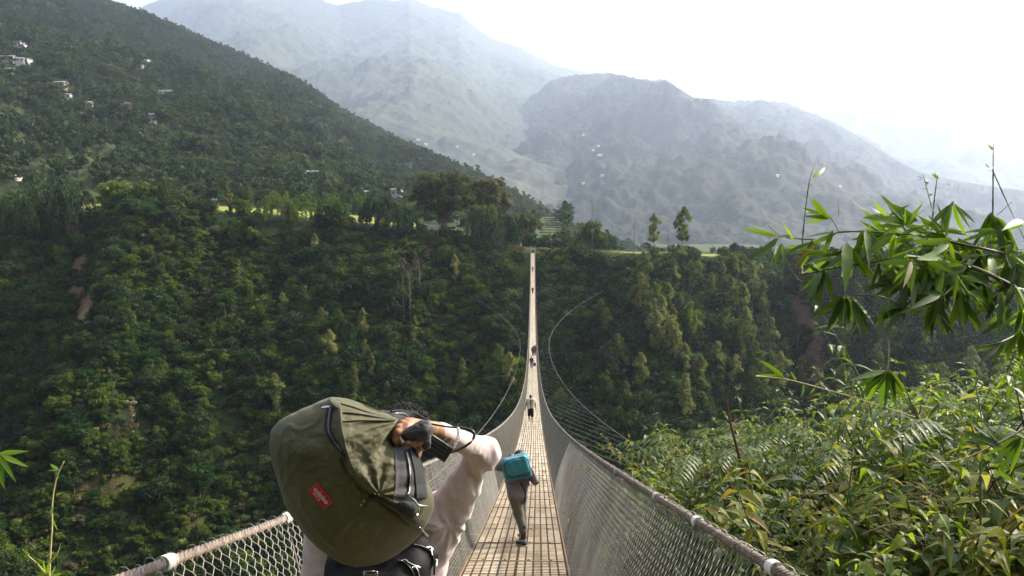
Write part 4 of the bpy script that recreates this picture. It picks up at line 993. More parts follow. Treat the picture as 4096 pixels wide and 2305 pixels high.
def sgn_dist(x, y, L):
    x = np.asarray(x, float); y = np.asarray(y, float); best = np.full(x.shape, 1e9); sg = np.ones(x.shape)
    for a, b_ in zip(L, L[1:]):
        ab = b_ - a; t_ = np.clip(((x - a[0]) * ab[0] + (y - a[1]) * ab[1]) / (ab @ ab), 0, 1)
        dx, dy = x - a[0] - ab[0] * t_, y - a[1] - ab[1] * t_; dd = np.hypot(dx, dy); m = dd < best
        best = np.where(m, dd, best); sg = np.where(m, np.sign(ab[1] * (x - a[0]) - ab[0] * (y - a[1])), sg)
    return best * sg                          # positive on the right of the ridge
def bag_depth(x, y):                          # how far the front of the bag bulges towards the viewer, metres
    x = np.asarray(x, float); y = np.asarray(y, float)
    th = np.arctan2(y - BC[1], x - BC[0]); r = np.hypot(x - BC[0], y - BC[1]) / boutline(th)
    r = np.clip(r, 0, 1); d = BT * (1 - r ** 2.6) ** 0.62
    s = sgn_dist(x, y, ridge_l)
    inner = (1 - r ** 4)
    d = d + inner * 0.044 * np.where(s < 0, np.exp(s / 30.0), np.exp(-s / 190.0))
    d = d - inner * 0.018 * np.exp(-((s + 38) / 22.0) ** 2) * (y > 600)
    # pleats gathered towards the strap
    ga = np.arctan2(y - 330, 1110 - x); gd = np.hypot(y - 330, 1110 - x)
    w1 = np.where(s > 4, 1.0, 0.12) * np.exp(-((ga - 0.22) / 0.55) ** 2) * sstep(640, 200, gd) * sstep(20, 90, gd)
    d = d + 0.012 * w1 * (1 - np.abs(np.sin(ga * 13 + 0.6 * np.sin(gd / 90.0)))) 
    # folds running down to the lower corner of the flap
    gb = np.arctan2(y - 860, x - 930); w2 = np.where(s > 0, 1.0, 0.0) * sstep(420, 80, np.hypot(x - 930, y - 860)) * sstep(0.0, 60, np.hypot(x - 930, y - 860))
    d = d + 0.006 * w2 * np.sin(gb * 11 + 1.5)
    # long arcs parallel to the left edge
    w3 = sstep(0.62, 0.80, r) * sstep(1.0, 0.9, r) * np.where((x < 620), 1.0, 0.2)
    d = d + 0.0065 * w3 * (1 - np.abs(np.sin(r * 21 + th * 2.3 + 1.6 * vnoise(x / 90.0, y / 120.0, 0, 21))) * 1.6) * (.5 + .5 * vnoise(x / 130.0, y / 70.0, 0, 5))
    # crumples along the lower seam
    s2 = sgn_dist(x, y, np.array([(860, 860), (800, 950), (700, 1060), (600, 1170)], float)); w4 = np.exp(-(s2 / 55.0) ** 2) * (y > 840)
    d = d + 0.0045 * w4 * np.sin((x + y * 0.6) / 15.0) - 0.006 * np.exp(-(s2 / 10.0) ** 2) * (y > 850)
    d = d + inner * (0.0062 * fbm(x / 150.0, y / 90.0, o=4, seed=12) + 0.0035 * ridged(x / 80.0 + 0.5 * np.sin(y / 60.0), y / 200.0, 3, 4))
    return d
def bagp(x, y, off=0.0):
    return P(*c5(float(x), float(y)), BD - float(bag_depth(x, y)) - off)
bag = empty('duffel_bag', tuple(P5(690, 1380, 2.8))); tag(bag, 'bulging olive green duffel bag with red badge carried high on the back', 'bag'); BGO = np.array(tuple(bag.location))
nt_, nr_ = 300, 110; th = np.linspace(0, 2 * math.pi, nt_, endpoint=False); rr = np.sin(np.linspace(0.0, 1, nr_) * math.pi / 2)
RM, TM = np.meshgrid(rr, th, indexing='ij'); rad2 = boutline(TM) * RM
X5 = BC[0] + rad2 * np.cos(TM); Y5 = BC[1] + rad2 * np.sin(TM)
PXa, PYa = (1000 + X5 / 1.801) / 4, (1500 + Y5 / 1.801) / 4
CMn = np.array(CM); rv = np.stack([(PXa - 512) / F, -(PYa - 288) / F, -np.ones_like(PXa)], -1) @ CMn.T; rv = rv / rv[..., 1:2]
fr = rv * (BD - bag_depth(X5, Y5))[..., None]; bk = rv * (BD + 0.12 * (1 - RM ** 2.2) ** 0.6)[..., None]
b = MB()
for Gd, flip in ((fr, False), (bk, True)):
    i = np.arange(nr_ - 1)[:, None] * nt_; j = np.arange(nt_)[None]; j2 = (j + 1) % nt_
    q_ = np.stack([i + j, i + nt_ + j, i + nt_ + j2, i + j2], -1).reshape(-1, 4)
    b.add(Gd.reshape(-1, 3) - BGO, q_ if not flip else q_[:, ::-1])
b.build('shell', OLIVE, bag)
def ribbon(pts, width, off, mat, name, thick=0.003, parent=None, n=40, org=BGO, closed=False, surf=True, d=None):
    parent = bag if parent is None else parent
    pp = smoothpath([(a_, b_, 0) for a_, b_ in pts], n)[:, :2]; T = np.gradient(pp, axis=0); T /= np.linalg.norm(T, axis=1)[:, None]; Nn = np.stack([-T[:, 1], T[:, 0]], 1)
    wd = np.interp(np.linspace(0, 1, n), np.linspace(0, 1, len(np.atleast_1d(width))), np.atleast_1d(width)) / 2
    V = []; m = 5
    for side_ in (0, 1):
        for k in range(n):
            for j in range(m):
                u = (j / (m - 1) * 2 - 1); xy = pp[k] + Nn[k] * wd[k] * u
                o_ = off + (0 if side_ == 0 else -thick) ; 
                V.append(tuple(np.array(tuple(bagp(xy[0], xy[1], o_))) - org) if surf else tuple(np.array(tuple(P5(xy[0], xy[1], (d[k] if hasattr(d, '__len__') else d) - o_))) - org))
    Q = []
    for side_ in (0, 1):
        for k in range(n - 1):
            for j in range(m - 1):
                a_ = side_ * n * m + k * m + j; q_ = (a_, a_ + 1, a_ + m + 1, a_ + m); Q.append(q_ if side_ == 0 else q_[::-1])
    for k in range(n - 1):
        for j in (0, m - 1):
            a_ = k * m + j; Q.append((a_, a_ + m, a_ + m + n * m, a_ + n * m))
    bb_ = MB(); bb_.add(V, Q); return bb_.build(name, mat, parent)
zp = ribbon([(578, 228), (565, 300), (562, 400), (610, 490), (665, 560), (715, 650)], [48, 48, 42, 30, 14], 0.004, BLK, 'zip_tape')
ribbon([(578, 240), (567, 300), (566, 400), (612, 485), (660, 550)], 10, 0.009, simple('zip_teeth', (0.10, 0.10, 0.11), 0.4, 0.5), 'zip_teeth', parent=zp)
ribbon([(515, 234), (545, 228), (575, 226)], [6, 12, 10], 0.006, simple('white_tab', (0.7, 0.7, 0.72), 0.5), 'zip_tab', parent=zp, n=12)
# the flap: a rolled hem along the ridge and a folded-over top edge
ribbon([(600, 195), (648, 245), (656, 380), (692, 540), (744, 690), (845, 795), (918, 842)], [10, 26, 22, 22, 30, 26, 12], 0.011, OLIVE, 'flap_hem', 0.008)
ribbon([(578, 172), (700, 192), (850, 243), (960, 282), (1060, 312)], [26, 44, 40, 26, 14], 0.010, OLIVE, 'flap_edge', 0.009)
ribbon([(660, 262), (780, 268), (900, 290), (1050, 322)], [8, 18, 16, 8], 0.009, OLIVE, 'flap_pleat', 0.008)
ribbon([(668, 330), (800, 318), (930, 322), (1040, 332)], [6, 14, 14, 6], 0.008, OLIVE, 'flap_pleat', 0.007)
ribbon([(582, 160), (600, 185), (636, 214), (650, 222)], [16, 34, 40, 20], 0.016, OLIVE, 'flap_peak', 0.010)
wb = ribbon([(1085, 495), (1110, 600), (1120, 720), (1115, 830), (1085, 950)], [95, 130, 140, 140, 130], 0.004, clothmat('webbing_grey', (0.04, 0.038, 0.042), rough=0.7, rib=200, bump=0.3), 'wide_webbing', 0.004)
ribbon([(1128, 540), (1148, 640), (1156, 740), (1148, 850)], 22, 0.010, simple('zip_dark', (0.015, 0.015, 0.016), 0.45), 'zip', parent=wb)
ribbon([(1128, 560), (1148, 640), (1156, 740), (1149, 845)], 7, 0.0135, simple('zip_coil', (0.12, 0.115, 0.11), 0.4, 0.5), 'zip_coil', parent=wb)
ribbon([(1165, 520), (1215, 660), (1232, 770), (1243, 885)], [40, 66, 72, 78], 0.012, BLK, 'grab_strap', 0.004)
ribbon([(880, 862), (960, 905), (1050, 960), (1150, 1040), (1235, 1112)], [16, 24, 26, 22, 12], 0.005, BLKS, 'lower_zip')
ribbon([(430, 545), (360, 640), (290, 740), (240, 850), (225, 980)], 4, 0.001, simple('seam_shadow', (0.035, 0.035, 0.016), 0.8), 'seam', 0.001)  # thin dark line; the shade along the seam is put into its colour
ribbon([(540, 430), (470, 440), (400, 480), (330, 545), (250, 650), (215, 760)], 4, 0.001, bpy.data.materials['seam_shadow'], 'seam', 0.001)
for (x, y) in ((900, 852), (928, 858), (820, 905), (800, 935)):
    nl = sdf_mesh('rivet', ell(bagp(x, y, 0.002), (.004, .004, .004)), *bounds([bagp(x, y, 0.002)], 0.01), 0.002); obj('rivet', local(nl, BGO), CHROME, bag)
# side pocket bulging out on the right
# chrome hook, zip pull and the knotted strap end
def tube5(pts, r, name, mat, parent=bag, org=BGO, n=24, sides=8):
    mb = MB(); p_ = smoothpath([tuple(p) for p in pts], n) - org; mb.tube(p_, r, sides); return mb.build(name, mat, parent)
zo = 0.02
tube5([bagp(1150, 852, zo), bagp(1160, 885, zo), bagp(1185, 905, zo), bagp(1208, 938, zo)], .0042, 'zip_pull', CHROME)
tube5([bagp(1205, 935, zo), bagp(1245, 942, zo), bagp(1284, 945, zo - .004)], .0026, 'strap_ring', CHROME)
tube5([bagp(1215, 940, zo), bagp(1222, 970, zo), bagp(1212, 1000, zo), bagp(1198, 1010, zo)], .0042, 'snap_hook', CHROME)
tube5([bagp(1228, 1095, .012), bagp(1255, 1130, .0), P5(1285, 1165, 2.80)], .0035, 'snap_hook', CHROME)
kn = union([ell(bagp(1135, 955, .012), (.028, .02, .022)), ell(bagp(1165, 985, .012), (.018, .016, .02)), ell(bagp(1100, 940, .01), (.02, .014, .016))], .01)
me = sdf_mesh('strap_knot', kn, *bounds([bagp(1135, 960, .01)], .07), .004); fold(me, .002, 70, 3); obj('strap_knot', local(me, BGO), BLK, bag)
# red badge with raised letters
def badge_frame(xy, ax, ay):
    c = np.array(tuple(bagp(*xy, 0.004))); e = np.array(tuple(bagp(xy[0] + ax[0], xy[1] + ax[1], 0.004))) - c; f_ = np.array(tuple(bagp(xy[0] + ay[0], xy[1] + ay[1], 0.004))) - c
    e /= np.linalg.norm(e); nn = np.cross(e, f_); nn /= np.linalg.norm(nn)
    if nn[1] > 0: nn = -nn
    return c, e, np.cross(nn, e), nn
bc5 = ((c3b(825, 672)[0] * 4 - 1000) * 1.801, (c3b(825, 672)[1] * 4 - 1500) * 1.801)
c_, e_, f_, n_ = badge_frame(bc5, (45, 53), (40, -36))
u5 = 2.62 / F / 7.204
L_ = 150 * u5 * 0.5 * 1.22; H_ = 100 * u5 * 0.5 * 1.08
m_red = simple('red_badge', (0.42, 0.012, 0.02), 0.3, 0, 0.08, 10, spec=0.5)
bd = MB(); r_ = 0.004; outl = []
for sx, sy, a0 in ((1, 1, 0), (-1, 1, 90), (-1, -1, 180), (1, -1, 270)):
    for a in np.linspace(a0, a0 + 90, 5): outl.append((sx * (L_ - r_) + r_ * math.cos(R(a)), sy * (H_ - r_) + r_ * math.sin(R(a))))
ring = lambda s_, h_: [tuple(c_ + e_ * x * s_ + f_ * y * s_ + n_ * h_ - BGO) for x, y in outl]
nO = len(outl); V = ring(1, -0.006) + ring(1, 0.003) + ring(0.96, 0.0045) + ring(0.93, 0.0036) + [tuple(c_ + n_ * 0.0036 - BGO)]
Q = [(l * nO + i, l * nO + (i + 1) % nO, (l + 1) * nO + (i + 1) % nO, (l + 1) * nO + i) for l in range(3) for i in range(nO)]; T = [(3 * nO + i, 3 * nO + (i + 1) % nO, 4 * nO) for i in range(nO)]
bd.add(V, Q, T); badge = bd.build('badge', m_red, bag, smooth=False)
def text_mesh(txt, size, mat, parent, name, c, e, f_, n_, off, org, bevel=0.0006, dx=0, dy=0, space=1.0, ext=0.0007):
    cu = bpy.data.curves.new(name, 'FONT'); cu.body = txt; cu.size = size; cu.align_x = 'CENTER'; cu.align_y = 'CENTER'; cu.extrude = ext; cu.offset = bevel; cu.space_character = space; cu.resolution_u = 3
    ob = bpy.data.objects.new('tmp', cu); COL.objects.link(ob); bpy.context.view_layer.update()
    me = bpy.data.meshes.new_from_object(ob.evaluated_get(bpy.context.evaluated_depsgraph_get())); COL.objects.unlink(ob); bpy.data.objects.remove(ob)
    n = len(me.vertices); V = np.empty(n * 3, np.float32); me.vertices.foreach_get('co', V); V = V.reshape(-1, 3)
    Vn = c + (V[:, :1] + dx) * e + (V[:, 1:2] + dy) * f_ + (V[:, 2:] + off) * n_ - org
    me.vertices.foreach_set('co', Vn.astype(np.float32).ravel()); me.update(); me.name = name
    me.materials.clear(); return obj(name, me, mat, parent)
m_let = simple('silver_letters', (0.50, 0.52, 0.58), 0.35, 0.3); m_let2 = simple('pink_letters', (0.72, 0.35, 0.36), 0.5)
s1 = text_mesh('odobo', H_ * 1.02, m_let, badge, 'lettering', c_, e_, f_, n_, 0.0046, BGO, H_ * 0.035, dy=H_ * 0.22, dx=L_ * 0.02)
text_mesh('PARIS', H_ * 0.50, m_let2, badge, 'lettering', c_, e_, f_, n_, 0.0046, BGO, H_ * 0.006, dx=-L_ * 0.18, dy=-H_ * 0.48, space=1.15)
# carrying strap over the crown of the head, gathered at the bag's corner
sp = [P5(1000, 300, 2.80), P5(1080, 292, 2.86), P5(1160, 300, 2.98), P5(1230, 330, 3.04), P5(1290, 362, 3.10), P5(1300, 400, 3.22)]
def flatstrap(pts, w_, t_, name, mat, parent, org, up=(0, 0, 1), n=40):
    p_ = smoothpath([tuple(p) for p in pts], n); T = np.gradient(p_, axis=0); T /= np.linalg.norm(T, axis=1)[:, None]
    up = np.asarray(up, float); up = np.broadcast_to(up, p_.shape) if up.ndim == 1 else smoothpath(up, n)
    A = up - T * (up * T).sum(1)[:, None]; A /= np.linalg.norm(A, axis=1)[:, None]; B = np.cross(T, A)
    wv = np.interp(np.linspace(0, 1, n), np.linspace(0, 1, len(np.atleast_1d(w_))), np.atleast_1d(w_))[:, None] / 2
    V = np.stack([p_ + A * wv + B * t_, p_ - A * wv + B * t_, p_ - A * wv - B * t_, p_ + A * wv - B * t_], 1).reshape(-1, 3) - org
    Q = [(i * 4 + k, i * 4 + (k + 1) % 4, i * 4 + 4 + (k + 1) % 4, i * 4 + 4 + k) for i in range(n - 1) for k in range(4)] + [(0, 1, 2, 3), (4 * n - 4, 4 * n - 1, 4 * n - 2, 4 * n - 3)]
    b_ = MB(); b_.add(V, Q); return b_.build(name, mat, parent, smooth=False)
flatstrap(sp, [.05, .04, .035, .03], .003, 'head_strap', BLK, bag, BGO, up=(0.1, -0.5, 0.8))
tube5([P5(955, 300, 2.79), P5(1040, 282, 2.82), P5(1100, 285, 2.86), P5(1130, 305, 2.88)], .009, 'handle_roll', BLKS)
# black cloth filling behind the hand and the gathered corner
kf = union([ell(P2(150, 300, 2.80), (.05, .04, .035)), ell(P2(260, 520, 2.83), (.032, .03, .05)), cap_(P2(0, 240, 2.80), P2(480, 260, 2.83), .022, .016), cap_(P2(300, 700, 2.83), P2(560, 840, 2.87), .03, .035)], .03)
me = sdf_mesh('strap_bundle', kf, *bounds([P2(0, 200, 2.75), P2(600, 900, 2.9)], .06), .006); fold(me, .003, 30, 3); obj('strap_bundle', local(me, BGO), BLK, bag)

# --- small black camera case hanging from the wrist by its strap
case = empty('camera_case', tuple(P2(1100, 800, 2.80))); tag(case, 'small black leather case on a wrist strap hanging from the raised hand', 'case'); CO = np.array(tuple(case.location))
q4 = [P2(935, 480, 2.795), P2(1335, 760, 2.83), P2(1245, 1000, 2.83), P2(885, 775, 2.79)]
cc = sum(q4, Vector()) / 4; ex = ((q4[1] - q4[0]) + (q4[2] - q4[3])).normalized(); ey = (q4[0] - q4[3]); ey = (ey - ex * ey.dot(ex)).normalized(); ez = ex.cross(ey)
lx = ((q4[1] - q4[0]).length + (q4[2] - q4[3]).length) / 4; ly = (q4[0] - q4[3]).length / 2
Mc = np.array([tuple(ex), tuple(ey), tuple(ez)]).T
def casef(X):
    q_ = (X - np.array(tuple(cc))) @ Mc; q2_ = np.abs(q_) - (np.array([lx, ly, .012]) - .004)
    return np.linalg.norm(np.maximum(q2_, 0), axis=-1) + np.minimum(q2_.max(-1), 0) - .004
me = sdf_mesh('case_body', casef, *bounds(q4, .04), .0035); obj('case_body', local(me, CO), BLKS, case)
b = MB()
for o_ in (-0.35, 0.1, 0.55): 
    p0 = cc + ex * (-lx * .85) + ey * ly * o_ - ez * .0125 * np.sign(ez.y if ez.y else 1) ; p1 = cc + ex * (lx * .6) + ey * ly * o_ - ez * .0125 * np.sign(ez.y)
    b.tube([tuple(p0 - Vector(CO)), tuple(p1 - Vector(CO))], .0016, 6)
b.build('case_ridges', simple('leather_ridge', (0.035, 0.035, 0.038), 0.35), case)
cup = union([ell(P2(850, 400, 2.735), (.031, .022, .028)), ell(P2(720, 470, 2.722), (.036, .014, .022)), cap_(P2(600, 530, 2.712), P2(860, 500, 2.73), .012, .024), cap_(P2(860, 470, 2.74), P2(900, 700, 2.775), .02, .016)], .02)
me = sdf_mesh('case_flap', cup, *bounds([P2(850, 400, 2.73), P2(560, 520, 2.71), P2(900, 720, 2.77)], .05), .004); fold(me, .0035, 32, 4, (1, 1, 2.2)); obj('case_flap', local(me, CO), clothmat('soft_black_leather', (0.03, 0.028, 0.03), rough=0.5, bump=0.4, bscale=60), case)
flatstrap([P2(800, 285, 2.76), P2(1050, 345, 2.80), P2(1300, 385, 2.84), P2(1560, 405, 2.87), P2(1700, 450, 2.88), P2(1745, 530, 2.88), P2(1690, 650, 2.87), P2(1500, 770, 2.86), P2(1290, 850, 2.84)],
          [.006, .006, .006, .007, .010, .013, .014, .014], .0016, 'wrist_strap', BLKS, case, CO, up=[(0, -.3, 1)] * 5 + [(1, -.5, .3)] + [(.4, -.5, .8)] * 3)
b = MB(); cp = smoothpath([tuple(P2(1455, 415, 2.835)), tuple(P2(1470, 500, 2.83)), tuple(P2(1455, 590, 2.83)), tuple(P2(1430, 660, 2.83)), tuple(P2(1390, 745, 2.835))], 13) - CO
for i, p_ in enumerate(cp):
    a = np.linspace(0, 2 * math.pi, 12); k = 0.0052 if i < 8 else .0038
    ang = 0.6 if i % 2 else -0.9
    b.tube([p_ + np.array([math.cos(x) * k * 1.25 * math.cos(ang), math.cos(x) * k * math.sin(ang), math.sin(x) * k * 0.9]) for x in a], .0015, 5, cap=False)
b.build('chain', CHROME, case)

# --- black backpack under the duffel
bp = empty('backpack', tuple(P5(920, 1900, 3.0))); tag(bp, 'black backpack with chrome zip pulls worn beneath the olive duffel', 'backpack'); BPO = np.array(tuple(bp.location))
MBK = clothmat('black_nylon', (0.004, 0.004, 0.005), rough=0.7, bump=0.3, sheen=0.0)
bf = union([rbox(P5(925, 1600, 2.98), (.197, .10, .20), .07), rbox(P5(880, 1640, 2.90), (.15, .07, .13), .05), cap_(P5(1200, 1190, 3.0), P5(1290, 1300, 3.0), .03, .035), cap_(P5(1150, 1230, 2.99), P5(640, 1230, 3.0), .05, .04)], .035)
me = sdf_mesh('pack_body', bf, *bounds([P5(500, 1150, 2.85), P5(1350, 2050, 3.1)], .08), .008); fold(me, .004, 14, 6); obj('pack_body', local(me, BPO), MBK, bp)
def bpt(x, y): 
    r_ = np.array(tuple(ray(*c5(x, y)))); d = np.linspace(2.6, 3.2, 200); v = bf(r_[None] * d[:, None]); k = int(np.argmax(v < 0.001)) if (v < 0.001).any() else 120
    return Vector(r_ * (d[k] - 0.004))
for pts, r_, nm in (([(1265, 1245), (1290, 1238), (1312, 1245), (1308, 1262), (1280, 1260)], .0028, 'zip_pull'), ([(1305, 1240), (1308, 1270), (1312, 1300)], .0035, 'zip_pull'), ([(1332, 1330), (1346, 1332), (1342, 1372), (1326, 1376)], .0024, 'buckle'),
                    ([(1095, 1338), (1120, 1330), (1140, 1350), (1185, 1372), (1228, 1388)], .003, 'zip_pull'), ([(1168, 1388), (1190, 1382), (1210, 1410), (1222, 1450)], .0035, 'zip_pull')):
    tube5([bpt(*p_) for p_ in pts], r_, nm, CHROME, bp, BPO)
for pts in ([(1070, 1338), (1110, 1350), (1160, 1400), (1190, 1470)], [(1180, 1222), (1240, 1235), (1300, 1270), (1325, 1340), (1328, 1440)]):
    tube5([bpt(*p_) for p_ in pts], .004, 'zip', BLKS, bp, BPO)
tg = bpt(872, 1450); tn_ = np.array([0, -1.0, 0.0]); te = np.array([1.0, 0, 0]); tf = np.array([0, 0, 1.0]); tc_ = np.array(tuple(tg)) + tn_ * .004
b = MB(); b.box(tc_ - BPO, (.026, .001, .022)); tagp = b.build('brand_tag', simple('tag_black', (0.02, 0.02, 0.02), .4), bp, smooth=False)
text_mesh('POWER', .0115, simple('tag_letters', (0.35, 0.35, 0.35), .5), tagp, 'lettering', tc_, te, tf, tn_, .0022, BPO, .0001, dy=.0075)
b = MB()
for sx in (-1, 1): b.box(tc_ - BPO + np.array([sx * .0245, -.002, 0]), (.0014, .001, .021))
b.box(tc_ - BPO + np.array([0, -.002, .0215]), (.012, .001, .0012)); 
for sx in (-1, 1):
    a = np.linspace(0.3 if sx > 0 else 0, 5.9, 12); b.tube([tc_ - BPO + np.array([sx * .019 + .0045 * math.cos(x), -.0022, .017 + .0045 * math.sin(x)]) for x in a], .0009, 5)
b.build('tag_frame', CHROME, tagp)

# --- the child with the teal school bag
kid = empty('person', (float(PC(420, 1330, 9.7).x), 9.7, float(dz(9.7)) + .004)); tag(kid, 'child in grey-brown clothes bent under a teal bag mid-stride on the bridge', 'person', None); KO = np.array(tuple(kid.location))
GREY = clothmat('greybrown_shirt', (0.165, 0.14, 0.15)); GREYT = clothmat('grey_trousers', (0.10, 0.088, 0.078)); NAVY = clothmat('navy_cloth', (0.02, 0.022, 0.04)); TEAL = clothmat('teal_nylon', (0.025, 0.17, 0.22), rough=0.6, var=.15)
D0 = 9.7; zk = float(dz(9.7)) + .004
hcK = PC(410, 175, D0 + .25); shLk, shRk = PC(255, 330, D0 + .10), PC(490, 330, D0 + .10); hpk = PC(370, 700, D0 + .02)
elLk, wrLk = PC(120, 300, D0 + .05), PC(255, 185, D0 + .0); elRk, wrRk = PC(625, 505, D0 + .02), PC(585, 370, D0 - .08)
hL, hR = PC(345, 715, D0), PC(430, 715, D0 + .03); kL, aL = PC(400, 960, D0 + .06), PC(465, 1215, D0 - .02)
kR = PC(440, 850, D0 + .36); aR = Vector((PC(455, 1100, D0).x, D0 + .45, float(dz(D0 + .45)) + .06))
hfk, hpp = head_sdf(hcK, .18, (0, 1, -.45))
handsK = []
for w_, sx in ((wrLk, 1), (wrRk, -1)):
    for k in range(4):
        p0 = w_ + Vector((sx * .012 * k, -.005, .015 - .004 * k)); handsK.append(cap_(p0, p0 + Vector((.012 * sx, -.015, .03)), .008, .007)); handsK.append(cap_(p0 + Vector((.012 * sx, -.015, .03)), p0 + Vector((.025 * sx, -.01, .045)), .007, .006))
    handsK.append(cap_(w_, w_ + Vector((-.01 * sx, -.03, .02)), .009, .007))
kb = union(hfk + [cap_(shLk, shRk, .045), cap_((shLk + shRk) / 2, hpk, .065, .075), cap_((shLk + shRk) / 2, hcK, .035), cap_(shLk, elLk, .035, .028), cap_(elLk, wrLk, .028, .02), cap_(shRk, elRk, .035, .028), cap_(elRk, wrRk, .028, .02)] + handsK
           + leg_chain(hL, kL, aL, aL + Vector((-.06, .03, -.04)), .055) + leg_chain(hR, kR, aR, aR + Vector((0, .1, -.02)), .055), .012)
lo, hi = bounds([hcK, elLk, elRk, aL + Vector((-.1, 0, -.05)), aR + Vector((0, .15, 0))], .14); obj('body', local(sdf_mesh('body', kb, lo, hi, .008), KO), SKIN, kid)
ks = union([cap_(shLk, shRk, .062), cap_((shLk + shRk) / 2, hpk, .09, .10), cap_(shLk, hL + Vector((0, 0, .03)), .07, .088), cap_(shRk, hR + Vector((-.01, 0, .03)), .07, .088), cap_(shLk, elLk, .055, .045), cap_(elLk, elLk + (wrLk - elLk) * .75, .045, .032), cap_(shRk, elRk, .052, .042), cap_(elRk, elRk + (wrRk - elRk) * .75, .042, .03)], .025)
lo, hi = bounds([shLk, shRk, elLk, elRk, wrLk, hL, hR], .13); obj('shirt', local(fold(sdf_mesh('shirt', ks, lo, hi, .009), .006, 14, 3), KO), GREY, kid)
kt = union([cap_(hL, hR, .078), cap_(hL, kL, .08, .065), cap_(kL, aL + (kL - aL) * .12, .062, .052), cap_(hR, kR, .078, .06), cap_(kR, aR + (kR - aR) * .15, .058, .048)], .02)
lo, hi = bounds([hL, hR, kL, aL, kR, aR], .12); obj('trousers', local(fold(sdf_mesh('trousers', kt, lo, hi, .009), .005, 14, 5), KO), GREYT, kid)
for a_, toe in ((aL, Vector((-.075, .05, -.055))), (aR, Vector((0, .12, -.03)))):
    f1 = union([cap_(a_ + Vector((0, 0, .07)), a_ + Vector((0, 0, -.04)), .03, .034), cap_(Vector((a_.x + .01, a_.y, float(dz(a_.y)) + .035)), Vector((a_.x + toe.x, a_.y + toe.y, float(dz(a_.y)) + .03)), .034, .027)], .015); zc = float(dz(a_.y)) + .014
    obj('shoe', local(sdf_mesh('shoe', lambda X: np.maximum(f1(X), zc - X[..., 2]), *bounds([a_, a_ + toe, a_ + Vector((0, 0, .08)), Vector((a_.x, a_.y, zc))], .07), .007), KO), NAVY, kid)
    s0 = Vector(a_) + Vector((.01, 0, 0)); s1 = Vector(a_) + toe; s0.z = s1.z = zc + .004; f2 = cap_(s0, s1, .037, .030)
    obj('shoe_sole', local(sdf_mesh('shoe_sole', lambda X: np.maximum(np.maximum(f2(X), zc - .010 - X[..., 2]), X[..., 2] - zc - .010), *bounds([a_, a_ + toe, s0], .08), .006), KO), simple('tan_sole', (.38, .27, .15), .8), kid)
hk = ell(hpp(0, -.08, .14), (.37 * .18, .42 * .18, .40 * .18)); obj('hair', local(fold(sdf_mesh('hair', hk, *bounds([hcK], .14), .007), .004, 70, 2), KO), HAIR, kid)
# his bag: main box, rounded flap with piping, side pocket, dangling straps
kbag = empty('school_bag', tuple(PC(370, 300, D0 - .12))); tag(kbag, 'teal school bag with dark piping carried high on the child\'s shoulders', 'bag'); KB = np.array(tuple(kbag.location))
cb = PC(372, 310, D0 - .06); rt = (0.15, R(-14), 0)
obj('bag_body', local(fold(sdf_mesh('bag_body', rbox(cb, (.165, .085, .14), .045, rt), *bounds([cb], .24), .008), .012, 9, 3), KB), TEAL, kbag)
cf = PC(375, 285, D0 - .12); obj('front_pocket', local(fold(sdf_mesh('front_pocket', rbox(cf, (.145, .055, .115), .05, rt), *bounds([cf], .22), .007), .009, 11, 5), KB), clothmat('teal_light', (.04, .24, .31), rough=.6, var=.15), kbag)
Mr = Euler(rt).to_matrix(); pc = [cf + Mr @ Vector((.147 * math.copysign(abs(math.cos(a)) ** .5, math.cos(a)), -.052, .117 * math.copysign(abs(math.sin(a)) ** .5, math.sin(a)))) for a in np.linspace(0, 2 * math.pi, 40)]
b = MB(); b.tube([tuple(Vector(p_) - Vector(KB)) for p_ in pc], .005, 6); b.build('piping', NAVY, kbag)
flatstrap([PC(395, 480, D0 + .0), PC(460, 590, D0 - .07), PC(490, 660, D0 - .09), PC(480, 760, D0 - .09), PC(462, 815, D0 - .08)], .018, .002, 'loose_strap', BLK, kbag, KB, up=(1, 0, .3))
flatstrap([PC(530, 400, D0 - .05), PC(530, 480, D0 - .08), PC(540, 560, D0 - .08)], .022, .004, 'loose_strap', GREY, kbag, KB, up=(1, 0, .1))

